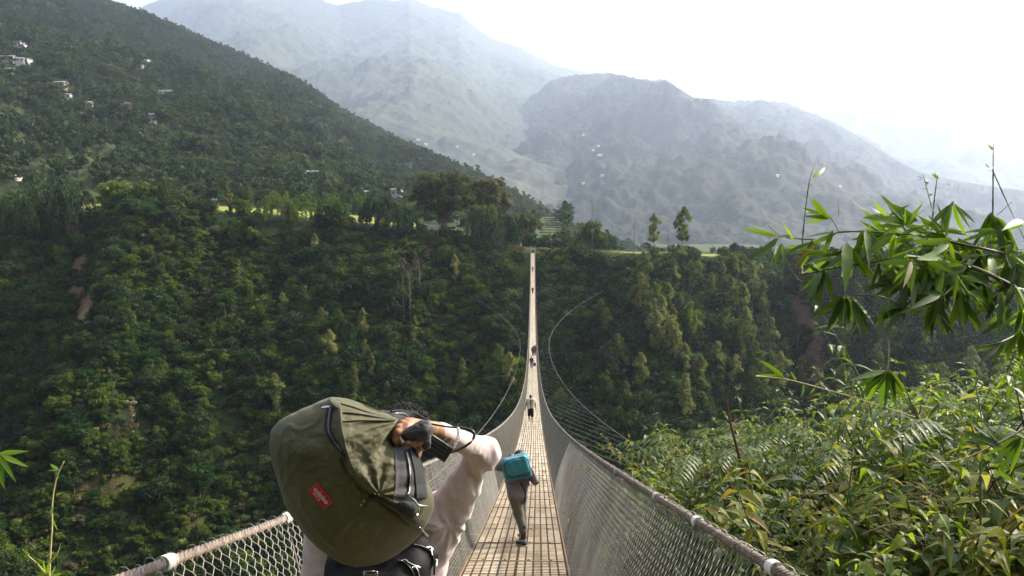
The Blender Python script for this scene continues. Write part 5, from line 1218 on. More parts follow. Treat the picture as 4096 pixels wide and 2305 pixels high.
# --- walkers farther along the bridge
def walker(px, y, H, label, top, bottom, sk=SKIN2, shorts=0.0, sleeve=0.0, step=0.25, arms=((-.02, -.02), (.02, .03)), skirt=False, res=.016, toward=False, wide=1.0):
    x = float(ray(px, 300).x * y / ray(px, 300).y); z = float(dz(y)) + .006
    o = empty('person', (x, y, z)); tag(o, label, 'person')
    if toward: o.rotation_euler.z = math.pi
    s = H / 1.7; V_ = lambda a, b_, c: Vector((a * s, b_ * s, c * s))
    hc_ = V_(0, .02, 1.57); sL, sR = V_(-.17 * wide, 0, 1.38), V_(.17 * wide, 0, 1.38); hL_, hR_ = V_(-.08, 0, .88), V_(.08, 0, .88)
    kL_, kR_ = V_(-.09, step * .45, .48), V_(.09, -step * .1, .47); aL_, aR_ = V_(-.09, step * .5, .07), V_(.09, -step * .6, .09)
    hf_, pp_ = head_sdf(hc_, .225 * s, (0, 1, 0)); fs_ = hf_ + [cap_(sL, sR, .055 * s), cap_(V_(0, 0, 1.42), hc_, .045 * s), cap_(V_(0, 0, 1.34), V_(0, 0, .95), .10 * s, .105 * s), cap_(hL_, hR_, .09 * s)]
    els = []
    for sgn, sh_, (ex_, ey_) in ((-1, sL, arms[0]), (1, sR, arms[1])):
        el = sh_ + V_(sgn * .07 + ex_, ey_ * .5 - .02, -.28); wr = el + V_(sgn * .02 + ex_, .06 + ey_, -.24); fs_ += [cap_(sh_, el, .046 * s, .036 * s), cap_(el, wr, .036 * s, .024 * s)]
        for k in range(4): fs_.append(cap_(wr + V_(0, .02 * k - .03, -.05), wr + V_(-sgn * .01, .02 * k - .025, -.15 + .01 * abs(k - 1)), .011 * s, .008 * s))
        fs_ += [cap_(wr, wr + V_(0, .005, -.06), .026 * s, .03 * s), cap_(wr + V_(0, .03, -.03), wr + V_(-sgn * .01, .06, -.09), .012 * s, .009 * s)]; els.append((sh_, el, wr))
    fs_ += leg_chain(hL_, kL_, aL_, aL_ + V_(-.01, .14, -.04), .082 * s) + leg_chain(hR_, kR_, aR_, aR_ + V_(.01, .13, -.05), .082 * s)
    lo_, hi_ = bounds([V_(-.45, -.3, 0), V_(.45, .35, 1.75)], .03)
    obj('body', sdf_mesh('body', union(fs_, .02), lo_, hi_, res), sk, o)
    ts = [cap_(sL, sR, .075 * s), cap_(sL + V_(.05, 0, -.02), hL_ + V_(-.01, 0, .03 if not skirt else -.3), .108 * s, .125 * s), cap_(sR + V_(-.05, 0, -.02), hR_ + V_(.01, 0, .03 if not skirt else -.3), .108 * s, .125 * s)]
    if sleeve:
        for sh_, el, wr in els: ts.append(cap_(sh_, sh_ + (el - sh_) * min(1, sleeve), .062 * s, .052 * s)); 
        if sleeve > 1:
            for sh_, el, wr in els: ts.append(cap_(el, el + (wr - el) * (sleeve - 1), .052 * s, .04 * s))
    obj('top', fold(sdf_mesh('top', union(ts, .03), lo_, hi_, res), .008, 9, 4), top, o)
    bt = [cap_(hL_, hR_, .11 * s)]
    for h_, k_, a_ in ((hL_, kL_, aL_), (hR_, kR_, aR_)):
        if shorts: bt.append(cap_(h_, h_ + (k_ - h_) * shorts, .105 * s, .09 * s))
        else: bt += [cap_(h_, k_, .10 * s, .078 * s), cap_(k_, a_ + V_(0, 0, .06), .075 * s, .06 * s)]
    obj('bottoms', fold(sdf_mesh('bottoms', union(bt, .03), lo_, hi_, res), .006, 9, 6), bottom, o)
    obj('hair', sdf_mesh('hair', ell(pp_(0, -.09, .16), (.36 * .225 * s, .40 * .225 * s, .37 * .225 * s)), lo_, hi_, res), HAIR, o)
    return o, els, s
WHITE = clothmat('white_vest', (.62, .58, .55)); BLACKC = clothmat('black_cloth', (.012, .012, .014)); MAROON = clothmat('maroon_cloth', (.13, .035, .06)); TEALD = clothmat('teal_trousers', (.03, .17, .16)); LILAC = clothmat('lilac_trousers', (.20, .165, .25)); DKRED = clothmat('dark_red_cloth', (.10, .015, .012)); BLUG = clothmat('bluegrey_cloth', (.15, .22, .24)); TANC = clothmat('tan_trousers', (.28, .22, .15))
walker(530.8, 45, 1.62, 'man in a white sleeveless vest and black knee shorts walking away', WHITE, BLACKC, shorts=1.1, res=.014, step=.2, wide=1.1)
w2, els2, s2 = walker(531.6, 103, 1.6, 'person in a black top and lilac trousers carrying a purple bag', BLACKC, LILAC, sleeve=.5, step=.3, arms=((-.08, -.04), (.05, .02)))
w3, _, _ = walker(533.2, 119, 1.58, 'person in maroon tunic and pale teal trousers, left of the walking pair', MAROON, TEALD, sleeve=1.6, skirt=True)
w4, _, _ = walker(535.0, 120, 1.66, 'person in maroon clothes, right of the walking pair', MAROON, clothmat('slate_trousers', (.05, .08, .11)), sleeve=1.6, skirt=True)
walker(532.7, 206, 1.7, 'distant person in dark red top and tan trousers near the far end', DKRED, BLACKC, sleeve=1.5, res=.022)
walker(532.7, 237, 1.7, 'most distant person, in blue-grey clothes near the far landing', BLUG, BLUG, sleeve=1.2, res=.022)
hb_ = els2[1][2]; pb = empty('carrier_bag', tuple(w2.location + hb_ + Vector((.05, 0, -.48)))); tag(pb, 'purple carrier bag held at the side of the person in black', 'bag')
b = MB(); V = [(-.19, -.07, 0), (.19, -.07, 0), (.19, .07, 0), (-.19, .07, 0), (-.2, -.05, .42), (.2, -.05, .40), (.2, .05, .40), (-.2, .05, .42)]
b.add(V, [(0, 3, 2, 1), (0, 1, 5, 4), (1, 2, 6, 5), (2, 3, 7, 6), (3, 0, 4, 7)]); b.build('bag_body', clothmat('purple_bag', (.13, .05, .32), rough=.4), pb, smooth=False)
b = MB()
for y_ in (-.045, .045): b.tube(smoothpath([(-.09, y_, .40), (-.05, y_, .50), (.03, y_, .50), (.08, y_, .40)], 12), .006, 5)
b.build('handles', BLACKC, pb)
# ------------------------------------------------------------------ the rim: named trees, hut, terraces, houses
def rim_tree(name, parts, px, py_base, d, label, group=None, rz=0, s=1.0, cat='tree'):
    p = P(px, py_base, d); z = float(gorge_h(p.x, p.y)); r = empty(name, (p.x, p.y, min(p.z, z) if abs(p.z - z) > 1.5 else p.z), rz); r.scale = (s, s, s)
    tag(r, label, cat, group)
    for nm, me, mat in parts:
        if not len(me.materials): me.materials.append(mat)
        obj(nm, me, None, r)
    return r
def big_ficus(seed, h, w, trunk_r, lean=0.0, gap=0.0, leaves=95, size=0.42, skew=0.0, n=60):
    rg = np.random.default_rng(seed); b = MB(); fork = h * 0.24
    for k in range(9):                        # buttressed, many-stemmed bole
        a = k / 9 * 6.28; b.tube([(math.cos(a) * trunk_r * .95, math.sin(a) * trunk_r * .95, -1.5), (math.cos(a) * trunk_r * .6, math.sin(a) * trunk_r * .6, fork * .45), (math.cos(a + .3) * trunk_r * .5, math.sin(a + .3) * trunk_r * .5, fork)], [trunk_r * .45, trunk_r * .4, trunk_r * .38], 7)
    C = []; rd = []
    for k in range(11):
        a = k / 11 * 6.28 + rg.random() * .4; up = 0.35 + 0.6 * rg.random(); L = w / 2 * (1.02 - up * .45)
        p0 = np.array([math.cos(a) * trunk_r * .4, math.sin(a) * trunk_r * .4, fork * .9]); p2 = np.array([math.cos(a) * L + skew * up * w * .3, math.sin(a) * L * .8, h * (0.3 + .58 * up)])
        pm = p0 * .45 + p2 * .55 + np.array([0, 0, h * .05]); b.tube(smoothpath([p0, pm, p2], 9), np.linspace(trunk_r * .36, .12, 9), 6)
        for j in range(3):
            q0 = p0 * (.5 - .15 * j) + p2 * (.5 + .15 * j); q1 = q0 + rg.normal(size=3) * w * .12 + np.array([0, 0, h * .06]); b.tube([q0, (q0 + q1) / 2, q1], [.16, .1, .05], 4, cap=False); C.append(q1); rd.append(w * .07)
        C.append(p2); rd.append(w * .09)
    for k in range(n):
        a = rg.random() * 6.28; u = rg.random() ** .5; z = h * (0.42 + 0.52 * rg.random()); prof = math.sin(min(1, max(0, (z / h - .22) / .82)) * math.pi) ** .55
        if rg.random() < gap: continue
        C.append((math.cos(a) * w / 2 * u * prof + skew * (z / h) * w * .15, math.sin(a) * w / 2 * u * prof * .8, z)); rd.append(w * (.06 + .045 * rg.random()))
    V, Q = leaf_quads(C, np.array(rd), leaves, size, rg, .72, shell=.4); return npmesh('crown', V, Q, smooth=False), b.mesh('trunk')
G_FIC = leafmat('ficus_leaves', [(0.032, 0.044, 0.015), (0.06, 0.074, 0.024), (0.10, 0.112, 0.038), (0.15, 0.155, 0.06)], 0.35, spec=.1, rough=.8, tint=(1.2, 1.15, .6))
G_TAN = leafmat('tan_leaves', [(0.04, 0.044, 0.018), (0.07, 0.072, 0.027), (0.11, 0.105, 0.042), (0.155, 0.145, 0.058)], 0.38, spec=.1, rough=.8, tint=(1.2, 1.05, .55))
c, t = big_ficus(1, 23, 23, 1.35, n=120, size=.5); rim_tree('tree', [('crown', c, G_FIC), ('trunk', t, m_bark_d)], 444, 237, 276, 'great spreading fig tree with a thick fluted trunk beside the hut')
c, t = big_ficus(2, 22, 16, .7, n=95, skew=.1, size=.45); rim_tree('tree', [('crown', c, G_TAN), ('trunk', t, m_bark)], 489, 240, 281, 'tall tan-leaved tree directly right of the great fig tree')
c, t = big_ficus(3, 12, 14, .45, gap=.35, n=45, skew=.5, size=.3); rim_tree('tree', [('crown', c, G_FIC), ('trunk', t, m_bark)], 520, 246, 271, 'gnarled sparse tree leaning over just left of the bridge landing')
def bamboo_clump(seed, h, w, n=26, mat=None, spread=1.0):
    rg = np.random.default_rng(seed); b = MB(); C = []
    for k in range(n):
        a = rg.random() * 6.28; bx, by = math.cos(a) * w * .12, math.sin(a) * w * .12; H = h * (.7 + .35 * rg.random()); R_ = w * (.25 + .35 * rg.random()) * spread
        pts = smoothpath([(bx, by, -.5), (bx + math.cos(a) * R_ * .2, by + math.sin(a) * R_ * .2, H * .6), (bx + math.cos(a) * R_ * .7, by + math.sin(a) * R_ * .7, H * .97), (bx + math.cos(a) * R_ * 1.25, by + math.sin(a) * R_ * 1.25, H * .72), (bx + math.cos(a) * R_ * 1.35, by + math.sin(a) * R_ * 1.35, H * .4)], 16)
        b.tube(pts, np.linspace(.07, .02, 16), 4, cap=False); C += [tuple(p) for p in pts[5:]]
    V, Q = leaf_quads(C, .75, 26, .25, rg, 1.1, droop=.9, shell=.2, aspect=1.4); return npmesh('crown', V, Q, smooth=False), b.mesh('culms')
for i, (px, py, d, h, w_, mt, lab, sd) in enumerate([
    (484, 250, 266, 15, 7, G_LIME, 'light green drooping bamboo clump beneath the tan-leaved tree', 1.0), (498, 252, 263, 14, 9, G_DARK, 'dark arching bamboo clump between the fig trees and the bridge landing', 1.0),
    (379, 232, 264, 12, 8, G_DARK, 'dark drooping bamboo clump on the rim left of the hut', 1.1), (398, 236, 264, 9, 9, G_DARK, 'low dark bamboo clump just left of the hut roof', 1.2),
    (288, 232, 262, 13, 10, G_MID, 'bright arching bamboo clump on the left rim, umbrella shaped', 1.2), (50, 224, 258, 21, 14, G_DARK, 'tallest dark bamboo thicket at the far left end of the rim', 1.0), (26, 228, 256, 15, 12, G_DARK, 'dark bamboo clump below the white house at far left', 1.0), (72, 224, 259, 19, 11, G_DARK, 'dark bamboo thicket beside the first yellow field strip', 1.0)]):
    c, t = bamboo_clump(200 + i, h, w_, mat=mt, spread=sd); rim_tree('bamboo_clump', [('crown', c, mt), ('culms', t, m_bark)], px, py, d, lab, cat='bamboo')
RT = [('dark', 115, 226, 262, 2.0, 'broadest dark tree on the left rim right of the first yellow strip', 1), ('dark', 131, 228, 262, 1.6, 'dark rounded tree on the left rim, right of the broadest one', 2), ('mid', 152, 222, 264, 1.7, 'leafy mid green tree with twin tops on the left rim', 2), ('column', 163, 222, 262, .8, 'narrow olive tree beside the twin-topped tree on the rim', 3),
      ('dark', 178, 228, 262, 1.5, 'dark tree left of the small white house on the rim', 3), ('dark', 196, 229, 263, 1.5, 'dark shaded tree with bare lower trunk on the left rim', 0), ('mid', 208, 228, 262, 1.5, 'green tree directly left of the white tower house', 0), ('column', 229, 226, 261, .9, 'narrow olive tree right of the white tower house', 0), ('dark', 243, 230, 262, 1.35, 'dark tree on the rim before the long yellow field strip', 1),
      ('dark', 334, 236, 258, 1.8, 'dark many-headed tree on the rim right of the arching bamboo', 2), ('mid', 347, 238, 258, 1.25, 'green tree sloping below the rim right of the many-headed tree', 1), ('dark', 322, 236, 258, 1.5, 'dark tree on the rim left of the many-headed tree', 0), ('column', 315, 258, 250, .75, 'olive tree standing just under the rim in the sun', 1),
      ('column', 571, 262, 262, .62, 'tan-green tree on the rim first to the right of the bridge', 2), ('dark', 589, 254, 266, 1.5, 'small dark tree beside the tall dead stalk', 1), ('column', 654, 262, 260, .95, 'sunlit poplar left of the taller poplar on the right rim', 2), ('column', 683, 266, 258, 1.12, 'tallest dark poplar on the right rim', 3), ('dark', 601, 252, 270, .8, 'small bushy tree right of the dead stalk', 2),
      ('dark', 722, 262, 262, 1.0, 'small round tree with a flat crown beyond the right rim', 1), ('dark', 762, 262, 262, 1.9, 'broad dark tree on the rim behind the tip of the bamboo spray', 3), ('dark', 782, 262, 262, 1.7, 'dark tree on the rim behind the upright bamboo whip', 0), ('column', 815, 268, 262, 1.35, 'tall dark tree rising above the bamboo spray', 3), ('dark', 836, 262, 262, 1.4, 'dark tree on the right rim below the bamboo twigs', 2), ('mid', 870, 262, 262, 1.5, 'green tree on the right rim seen through bamboo leaves', 1),
      ('dark', 905, 264, 262, 1.5, 'dark tree far right on the rim behind bamboo leaves', 0), ('mid', 945, 266, 262, 1.4, 'leafy tree on the far right rim', 2), ('dark', 990, 268, 262, 1.5, 'last dark tree at the right end of the rim', 1)]
for nm, px, py, d, s, lab, var in RT:
    p = P(px, py, d); zz = float(gorge_h(p.x, p.y)); plant_tree(nm, var, p.x, p.y, s, lab, z=min(zz, p.z + 1.0))
for px, py, d, h, lab in ((592, 268, 262, 19, 'tall bare dead tree beside the small dark tree on the right rim'), (634, 262, 262, 11, 'thin dead stalk left of the poplars'), (668, 262, 261, 9, 'thin dead stalk between the two poplars')):
    rg = np.random.default_rng(int(px)); b = trunk_mb(h, .16, rg, .05, limbs=8, lo=.45, spread=.10, sides=5); p = P(px, py, d)
    o = b.build('dead_tree', m_bark_d, loc=(p.x, p.y, float(gorge_h(p.x, p.y)))); tag(o, lab, 'tree')
for k, (px, py, h, lab) in enumerate(((404, 322, 18, 'bundle of pale bare trunks on the shaded slope, left one'), (411, 325, 21, 'bundle of pale bare trunks on the shaded slope, right one'), (398, 316, 14, 'short pale bare trunk beside the bundle on the slope'), (421, 300, 17, 'single pale bare trunk right of the bundle on the slope'))):
    rg = np.random.default_rng(300 + k); b = trunk_mb(h * .75, .13, rg, .10, limbs=6, lo=.4, spread=.13, sides=5); p = hit(px, py); o = b.build('dead_tree', m_bark, loc=tuple(p)); tag(o, lab, 'tree')
m_whf = simple('far_white_wall', (0.6, 0.58, 0.55), .85)
# hut beside the fig tree
m_wallh = simple('hut_wall', (0.16, 0.12, 0.08), .9, var=.3, scale=.8); m_tin = simple('weathered_tin', (0.30, 0.26, 0.24), .6, .2, .3, .6)
def gable(name, p, w_, dp, h, rh, mw, mr, label, cat='house', rz=0, wins=2, flat=False, group=None, mwin=None, storeys=1):
    o = empty(name, tuple(p), rz); tag(o, label, cat, group); b = MB(); b.box((0, 0, h / 2 - 1.5), (w_ / 2, dp / 2, h / 2 + 1.5)); b.build('wall', mw, o, smooth=False)
    b = MB(); e = .35
    if flat: b.box((0, 0, h + .12), (w_ / 2 + e, dp / 2 + e, .12))
    else:
        W_, Dp_ = w_ / 2 + e, dp / 2 + e
        V = [(-W_, -Dp_, h + .02), (W_, -Dp_, h + .02), (W_, Dp_, h + .02), (-W_, Dp_, h + .02), (-W_, 0, h + rh), (W_, 0, h + rh)]
        V += [(x, y, z + .12) for x, y, z in V]
        b.add(V, [(0, 4, 5, 1), (3, 2, 5, 4), (6, 7, 11, 10), (9, 10, 11, 8), (0, 1, 7, 6), (2, 3, 9, 8), (1, 5, 11, 7), (5, 2, 8, 11), (4, 0, 6, 10), (3, 4, 10, 9)])
    b.build('roof', mr, o, smooth=False)
    for st in range(storeys):
        for k in range(wins):
            x = (k + .5) / wins * w_ - w_ / 2; b = MB(); b.box((x, -dp / 2 - .02, h * (st + .5) / storeys), (w_ / wins * .2, .04, h / storeys * .24)); b.build('window' if (k or st) else 'door', mwin or m_win, o, smooth=False)
    return o
m_win = simple('dark_opening', (0.02, 0.018, 0.016), .6); m_white = simple('lime_wash', (0.40, 0.385, 0.36), .85, var=.12, scale=.7); m_tinw = simple('bright_tin', (0.38, 0.38, 0.38), .5, .2, .1, 1); m_mud = simple('ochre_mud_wall', (0.18, 0.125, 0.09), .9, var=.2, scale=.5); m_grey = simple('grey_plaster', (0.30, 0.29, 0.27), .9, var=.2, scale=.6); m_rust2 = simple('rusty_tin', (0.18, 0.12, 0.10), .7, .2, .3, .8)
p = P(430, 237.5, 271); gable('hut', (p.x, p.y, p.z), 5.2, 4, 2.5, 1.7, m_wallh, m_tin, 'small grey-roofed hut under the great fig tree', 'hut', wins=2)
HS = [(7, 186, 11, 5, 'white three-storey house at the far left edge above the rim', m_white, m_tinw, 3, 3, 5, 350), (219, 206, 4.5, 3.4, 'narrow white tower house among the rim trees', m_white, m_tinw, 1, 2, 3, 330)]
for px, py, w_, h, lab, mw, mr, wi, sto, dp, d in HS:
    p = P(px, py, d); gable('house', (p.x, p.y, p.z - 1), w_, dp, h, .8, mw, mr, lab, wins=wi, storeys=sto)
HL = [(7, 71, 17, 'long white house at the left edge of the hillside village', m_white, m_tinw), (21, 74, 8, 'white house in the middle of the lower village row', m_white, m_tinw), (28, 71, 9, 'brightest white house at the right end of the lower village row', m_white, m_tinw), (19, 52, 12, 'grey-roofed house at the top of the hillside village', m_grey, m_tinw), (12, 56, 9, 'pale house below the topmost village house', m_white, m_tin),
      (3, 63, 8, 'ochre house at the left edge above the long white house', m_mud, m_tin), (24, 58, 8, 'small pale house right of the upper village row', m_white, m_tinw), (10, 80, 9, 'low pale shed below the village', m_grey, m_tinw), (62, 100, 11, 'ochre mud house with pale roof on the left hillside', m_mud, m_tinw), (67, 108, 8, 'small white outbuilding below the ochre mud house', m_white, m_tinw),
      (168, 103, 14, 'long white house standing alone on the hillside', m_white, m_tinw), (89, 114, 5, 'tiny white house among trees below the lone long house', m_white, m_tinw), (126, 118, 11, 'rusty-roofed long low house on the hillside', m_mud, m_rust2), (154, 129, 5, 'tiny white hut at the right of the rusty roof', m_white, m_tinw), (142, 76, 8, 'small house with a grey roof high on the hillside', m_grey, m_tinw), (149, 72, 6, 'tiny pale shed highest on the hillside', m_white, m_tinw),
      (315, 186, 8, 'pale roofed house low on the hillside behind the rim bamboo', m_white, m_tinw), (410, 175, 8, 'grey house with white roof left of the great fig tree', m_grey, m_tinw), (398, 207, 7, 'low white house with rusty roof behind the rim', m_white, m_rust2), (419, 209, 7, 'white house half hidden by the great fig tree', m_white, m_rust2), (366, 206, 5, 'tiny white house behind the rim left of the low white one', m_white, m_tinw), (389, 165, 6, 'pale house at the foot of the hillside ridge', m_white, m_tinw)]
for px, py, w_, lab, mw, mr in HL:
    p = hillL.seen(px, py); s = p.y / 1000; ww = w_ * .68; gable('house', (p.x, p.y, p.z + 3.8), ww, 5, 2.6, .9, mw, mr, lab, wins=3 if ww > 8 else 2, rz=rng.uniform(-.3, .3))
for px, py, w_, lab, H_ in [(584, 140, 14, 'lone house high on the blue mountain', hillB), (598, 149, 15, 'upper white house of the mountain hamlet', hillB), (593, 157, 14, 'left white house of the mountain hamlet', hillB), (600, 158, 26, 'longest white house of the mountain hamlet', hillB), (602, 178, 18, 'white house above the terraced field on the blue mountain', hillB), (584, 188, 14, 'white house on the terraced field edge of the blue mountain', hillB),
                            (420, 143, 20, 'white house at the left foot of the pale mountain', hillA), (427, 146, 16, 'second white house at the foot of the pale mountain', hillA), (458, 150, 14, 'ochre speck of a house on the pale mountain foot', hillA), (475, 158, 14, 'white house lowest on the pale mountain foot', hillA), (836, 190, 12, 'tiny house on the far right of the blue mountain', hillB), (775, 178, 12, 'tiny white house right of centre on the blue mountain', hillB)]:
    p = H_.seen(px, py); gable('house', (p.x, p.y, p.z + 1.5), w_ * .6, 6, 2.6, 1.6, m_whf, m_whf, lab, wins=0)
# terraced fields behind the landing
m_ter = terrain_mat('terrace_green', [(.3, (.035, .052, .022)), (.55, (.06, .08, .03)), (.8, (.10, .105, .045))], .05, fine=.4)
m_riser = simple('terrace_bank', (0.035, 0.05, 0.022), .95, var=.3, scale=.4)
def terraces(px0, px1, d0, d1, z0, z1, n, seed, name, label):
    cols = 60; PX = np.linspace(px0, px1, cols); V = []; Q = []; mi = []
    for k in range(n):
        f0, f1 = k / n, (k + 1) / n; dd0 = d0 + (d1 - d0) * f0; dd1 = d0 + (d1 - d0) * f1; z = z0 + (z1 - z0) * f1; zb = z0 + (z1 - z0) * f0 - (.6 if k == 0 else 0)
        ed = np.minimum(1, np.minimum((PX - px0), (px1 - PX)) / (px1 - px0) * 4)
        zm = zb + (z - zb) * .35
        for (dd, zz) in ((dd0, zb), (dd0 + .3, zm), (dd1, z)):
            w_ = 2.2 * vnoise(PX / 5.0, k * .35, 0, seed); D = dd + w_; V.append(np.stack([(PX - 532) / F * D, D, zz - 3 * (1 - ed)], 1))
        b0 = k * 3 * cols
        for r_ in range(2):
            for c_ in range(cols - 1): Q.append((b0 + r_ * cols + c_, b0 + r_ * cols + c_ + 1, b0 + (r_ + 1) * cols + c_ + 1, b0 + (r_ + 1) * cols + c_)); mi.append(1 - r_)
    me = npmesh(name, np.concatenate(V), Q, smooth=False); me.materials.append(m_ter); me.materials.append(m_riser); me.polygons.foreach_set('material_index', np.array(mi, np.int32)); me.update()
    o = obj(name, me); tag(o, label, kind='structure')
terraces(524, 570, 318, 400, -5.0, 10.5, 13, 3, 'terraced_field', 'green rice terraces stepping up behind the bridge landing')
terraces(572, 790, 560, 1150, -16, -9, 12, 5, 'terraced_field', 'flat pale terraces on the valley floor right of the landing')
pts = []; sc = []; ix = []
for k in range(420):                          # trees and bushes round and between the terraces
    px = rng.uniform(500, 610); d = rng.uniform(300, 420)
    inside = 529 < px < 563 and d > 322
    if inside and rng.random() < .86: continue
    x = (px - 532) / F * d; z = -5 + 15.5 * max(0, (d - 318) / 82) if 524 < px < 570 else float(gorge_h(x, d))
    pts.append((x, d, z - .3)); sc.append(rng.uniform(.3, .7) * (.5 if inside else 1)); ix.append([0, 3, 0, 2, 1, 4][rng.integers(6)])
mass('field_edge_growth', pts, sc, ix, collH, 'trees and bushes along the edges of the rice terraces')
pB = hillB.seen(592, 200); terraces(576, 612, pB.y - 40, pB.y + 330, (238 - 212) / F * (pB.y - 40), (238 - 188) / F * (pB.y + 330), 14, 9, 'terraced_field', 'yellow terraces high on the blue mountain')
# ------------------------------------------------------------------ plants on the near bank
def leaf_tmpl(L, W, st=5, fold=0.25, droop=0.35, tip=1.0, base=0.45, wave=0.0):
    t = np.linspace(0, 1, st); wd = W / 2 * (np.sin(np.clip(t, 0, 1) ** base * math.pi) ** tip); wd[0] = W * .04; wd[-1] = 0.0005
    z = -droop * L * t ** 2; y = L * t * (1 - 0.15 * droop * t)
    V = np.concatenate([np.stack([-wd, y, z + fold * wd + wave * W * np.sin(t * 9)], 1), np.stack([0 * t, y, z], 1), np.stack([wd, y, z + fold * wd - wave * W * np.sin(t * 9)], 1)])
    Q = []
    for i in range(st - 1): Q += [(i, i + 1, st + i + 1, st + i), (st + i, st + i + 1, 2 * st + i + 1, 2 * st + i)]
    return V, np.array(Q)
def put_leaves(mb, tm, pos, dirs, ups, sc):   # leaves at many places at once
    V, Q = tm; pos = np.asarray(pos, float); y = np.asarray(dirs, float); y /= np.linalg.norm(y, axis=1)[:, None] + 1e-9
    x = np.cross(y, np.asarray(ups, float)); x /= np.linalg.norm(x, axis=1)[:, None] + 1e-9; z = np.cross(x, y); sc = np.asarray(sc, float)[:, None, None]
    W = pos[:, None] + sc * (V[None, :, :1] * x[:, None] + V[None, :, 1:2] * y[:, None] + V[None, :, 2:] * z[:, None])
    n = len(V); mb.add(W.reshape(-1, 3), (Q[None] + (np.arange(len(pos)) * n)[:, None, None]).reshape(-1, 4))
L_BR = leafmat('bright_leaves', [(0.065, 0.10, 0.012), (0.105, 0.15, 0.018), (0.15, 0.20, 0.025), (0.21, 0.25, 0.04)], 0.5, dead=.07, rough=.5, spec=.35, tint=(1.5, 1.6, .45), inst=.35)
L_GR = leafmat('green_leaves', [(0.035, 0.062, 0.012), (0.06, 0.10, 0.018), (0.08, 0.12, 0.024), (0.125, 0.16, 0.036)], 0.45, dead=.06, rough=.45, spec=.4, tint=(1.5, 1.6, .45), inst=.35)
L_YE = leafmat('yellowish_leaves', [(0.09, 0.11, 0.018), (0.13, 0.15, 0.025), (0.18, 0.19, 0.035), (0.24, 0.22, 0.06)], 0.42, dead=.15, rough=.5, tint=(1.4, 1.4, .45), inst=.35)
L_PA = leafmat('pale_leaf_backs', [(0.20, 0.23, 0.17), (0.28, 0.31, 0.24), (0.36, 0.39, 0.31)], 0.25, rough=.5, inst=.3)
L_BAM = leafmat('bamboo_leaves', [(0.03, 0.065, 0.014), (0.052, 0.10, 0.018), (0.082, 0.14, 0.024), (0.12, 0.19, 0.032)], 0.42, dead=.02, rough=.5, spec=.35, tint=(1.7, 1.7, .4), inst=.1)
L_BAMY = leafmat('bamboo_leaves_sun_tone', [(0.07, 0.14, 0.014), (0.11, 0.19, 0.02), (0.16, 0.25, 0.03)], 0.5, rough=.4, spec=.4, tint=(1.5, 1.5, .4), inst=.1)  # yellower, lighter copy of the bamboo green; sunlight put into the colour
L_DRY = leafmat('dry_grass', [(0.10, 0.075, 0.03), (0.16, 0.12, 0.05), (0.23, 0.175, 0.08), (0.12, 0.13, 0.04)], 0.3, rough=.8, tint=(1.2, 1.05, .6), inst=.2)
m_stem = simple('green_stem', (0.13, 0.15, 0.045), .7, var=.25, scale=8); m_stemr = simple('red_brown_stem', (0.10, 0.045, 0.03), .7, var=.3, scale=8); m_straw = simple('straw_stem', (0.42, 0.34, 0.16), .65, var=.2, scale=10)
def weed(seed, h, stems, leafL, leafW, pairs, tm=None, spread=.35, droop=.5, br=2):
    rg = np.random.default_rng(seed); f = MB(); s = MB(); tms = [leaf_tmpl(leafL, leafW, droop=droop * (.5 + .5 * k), fold=.2 + .15 * k) for k in range(3)]
    sets = [[], [], []]
    def shoot(p0, dr, L, n, r):
        pts = smoothpath([p0, p0 + dr * L * .5 + rg.normal(size=3) * L * .05, p0 + dr * L + rg.normal(size=3) * L * .08 + np.array([0, 0, -.03 * L])], 10); s.tube(pts, np.linspace(r, r * .35, 10), 5, cap=False)
        az = rg.random() * 6.28
        for k in range(n):
            t = .18 + .82 * (k + .5) / n; p = np.array([np.interp(t * 9, np.arange(10), pts[:, i]) for i in range(3)]); az += 1.57 + rg.normal() * .2; sc = (.55 + .6 * math.sin(t * 2.6)) * (.8 + .4 * rg.random())
            for q_ in (0, math.pi):
                d = np.array([math.cos(az + q_), math.sin(az + q_), .25 - .9 * rg.random() * droop]); sets[rg.integers(3)].append((p, d, sc))
        for q_ in range(3): sets[2].append((pts[-1], dr + rg.normal(size=3) * .5, .5))
    for k in range(stems):
        a = rg.random() * 6.28; dr = np.array([math.cos(a) * spread * rg.random(), math.sin(a) * spread * rg.random(), 1.0]); dr /= np.linalg.norm(dr); H = h * (.65 + .4 * rg.random())
        p0 = np.array([math.cos(a), math.sin(a), 0]) * .12 * rg.random() + np.array([0, 0, -.1]); shoot(p0, dr, H, pairs, .0065)
        for j in range(br):
            f_ = .35 + .45 * rg.random(); b = dr + rg.normal(size=3) * np.array([.7, .7, .2]); b /= np.linalg.norm(b); b[2] = abs(b[2]) * .8 + .2; shoot(p0 + dr * H * f_, b, H * (.25 + .2 * rg.random()), max(3, pairs // 2), .004)
    for k, st in enumerate(sets):
        if st: put_leaves(f, tms[k], [q[0] for q in st], [q[1] for q in st], np.array([[0, 0, 1.0]] * len(st)) + rg.normal(size=(len(st), 3)) * .3, [q[2] for q in st])
    return f.mesh('foliage', False), s.mesh('stems')
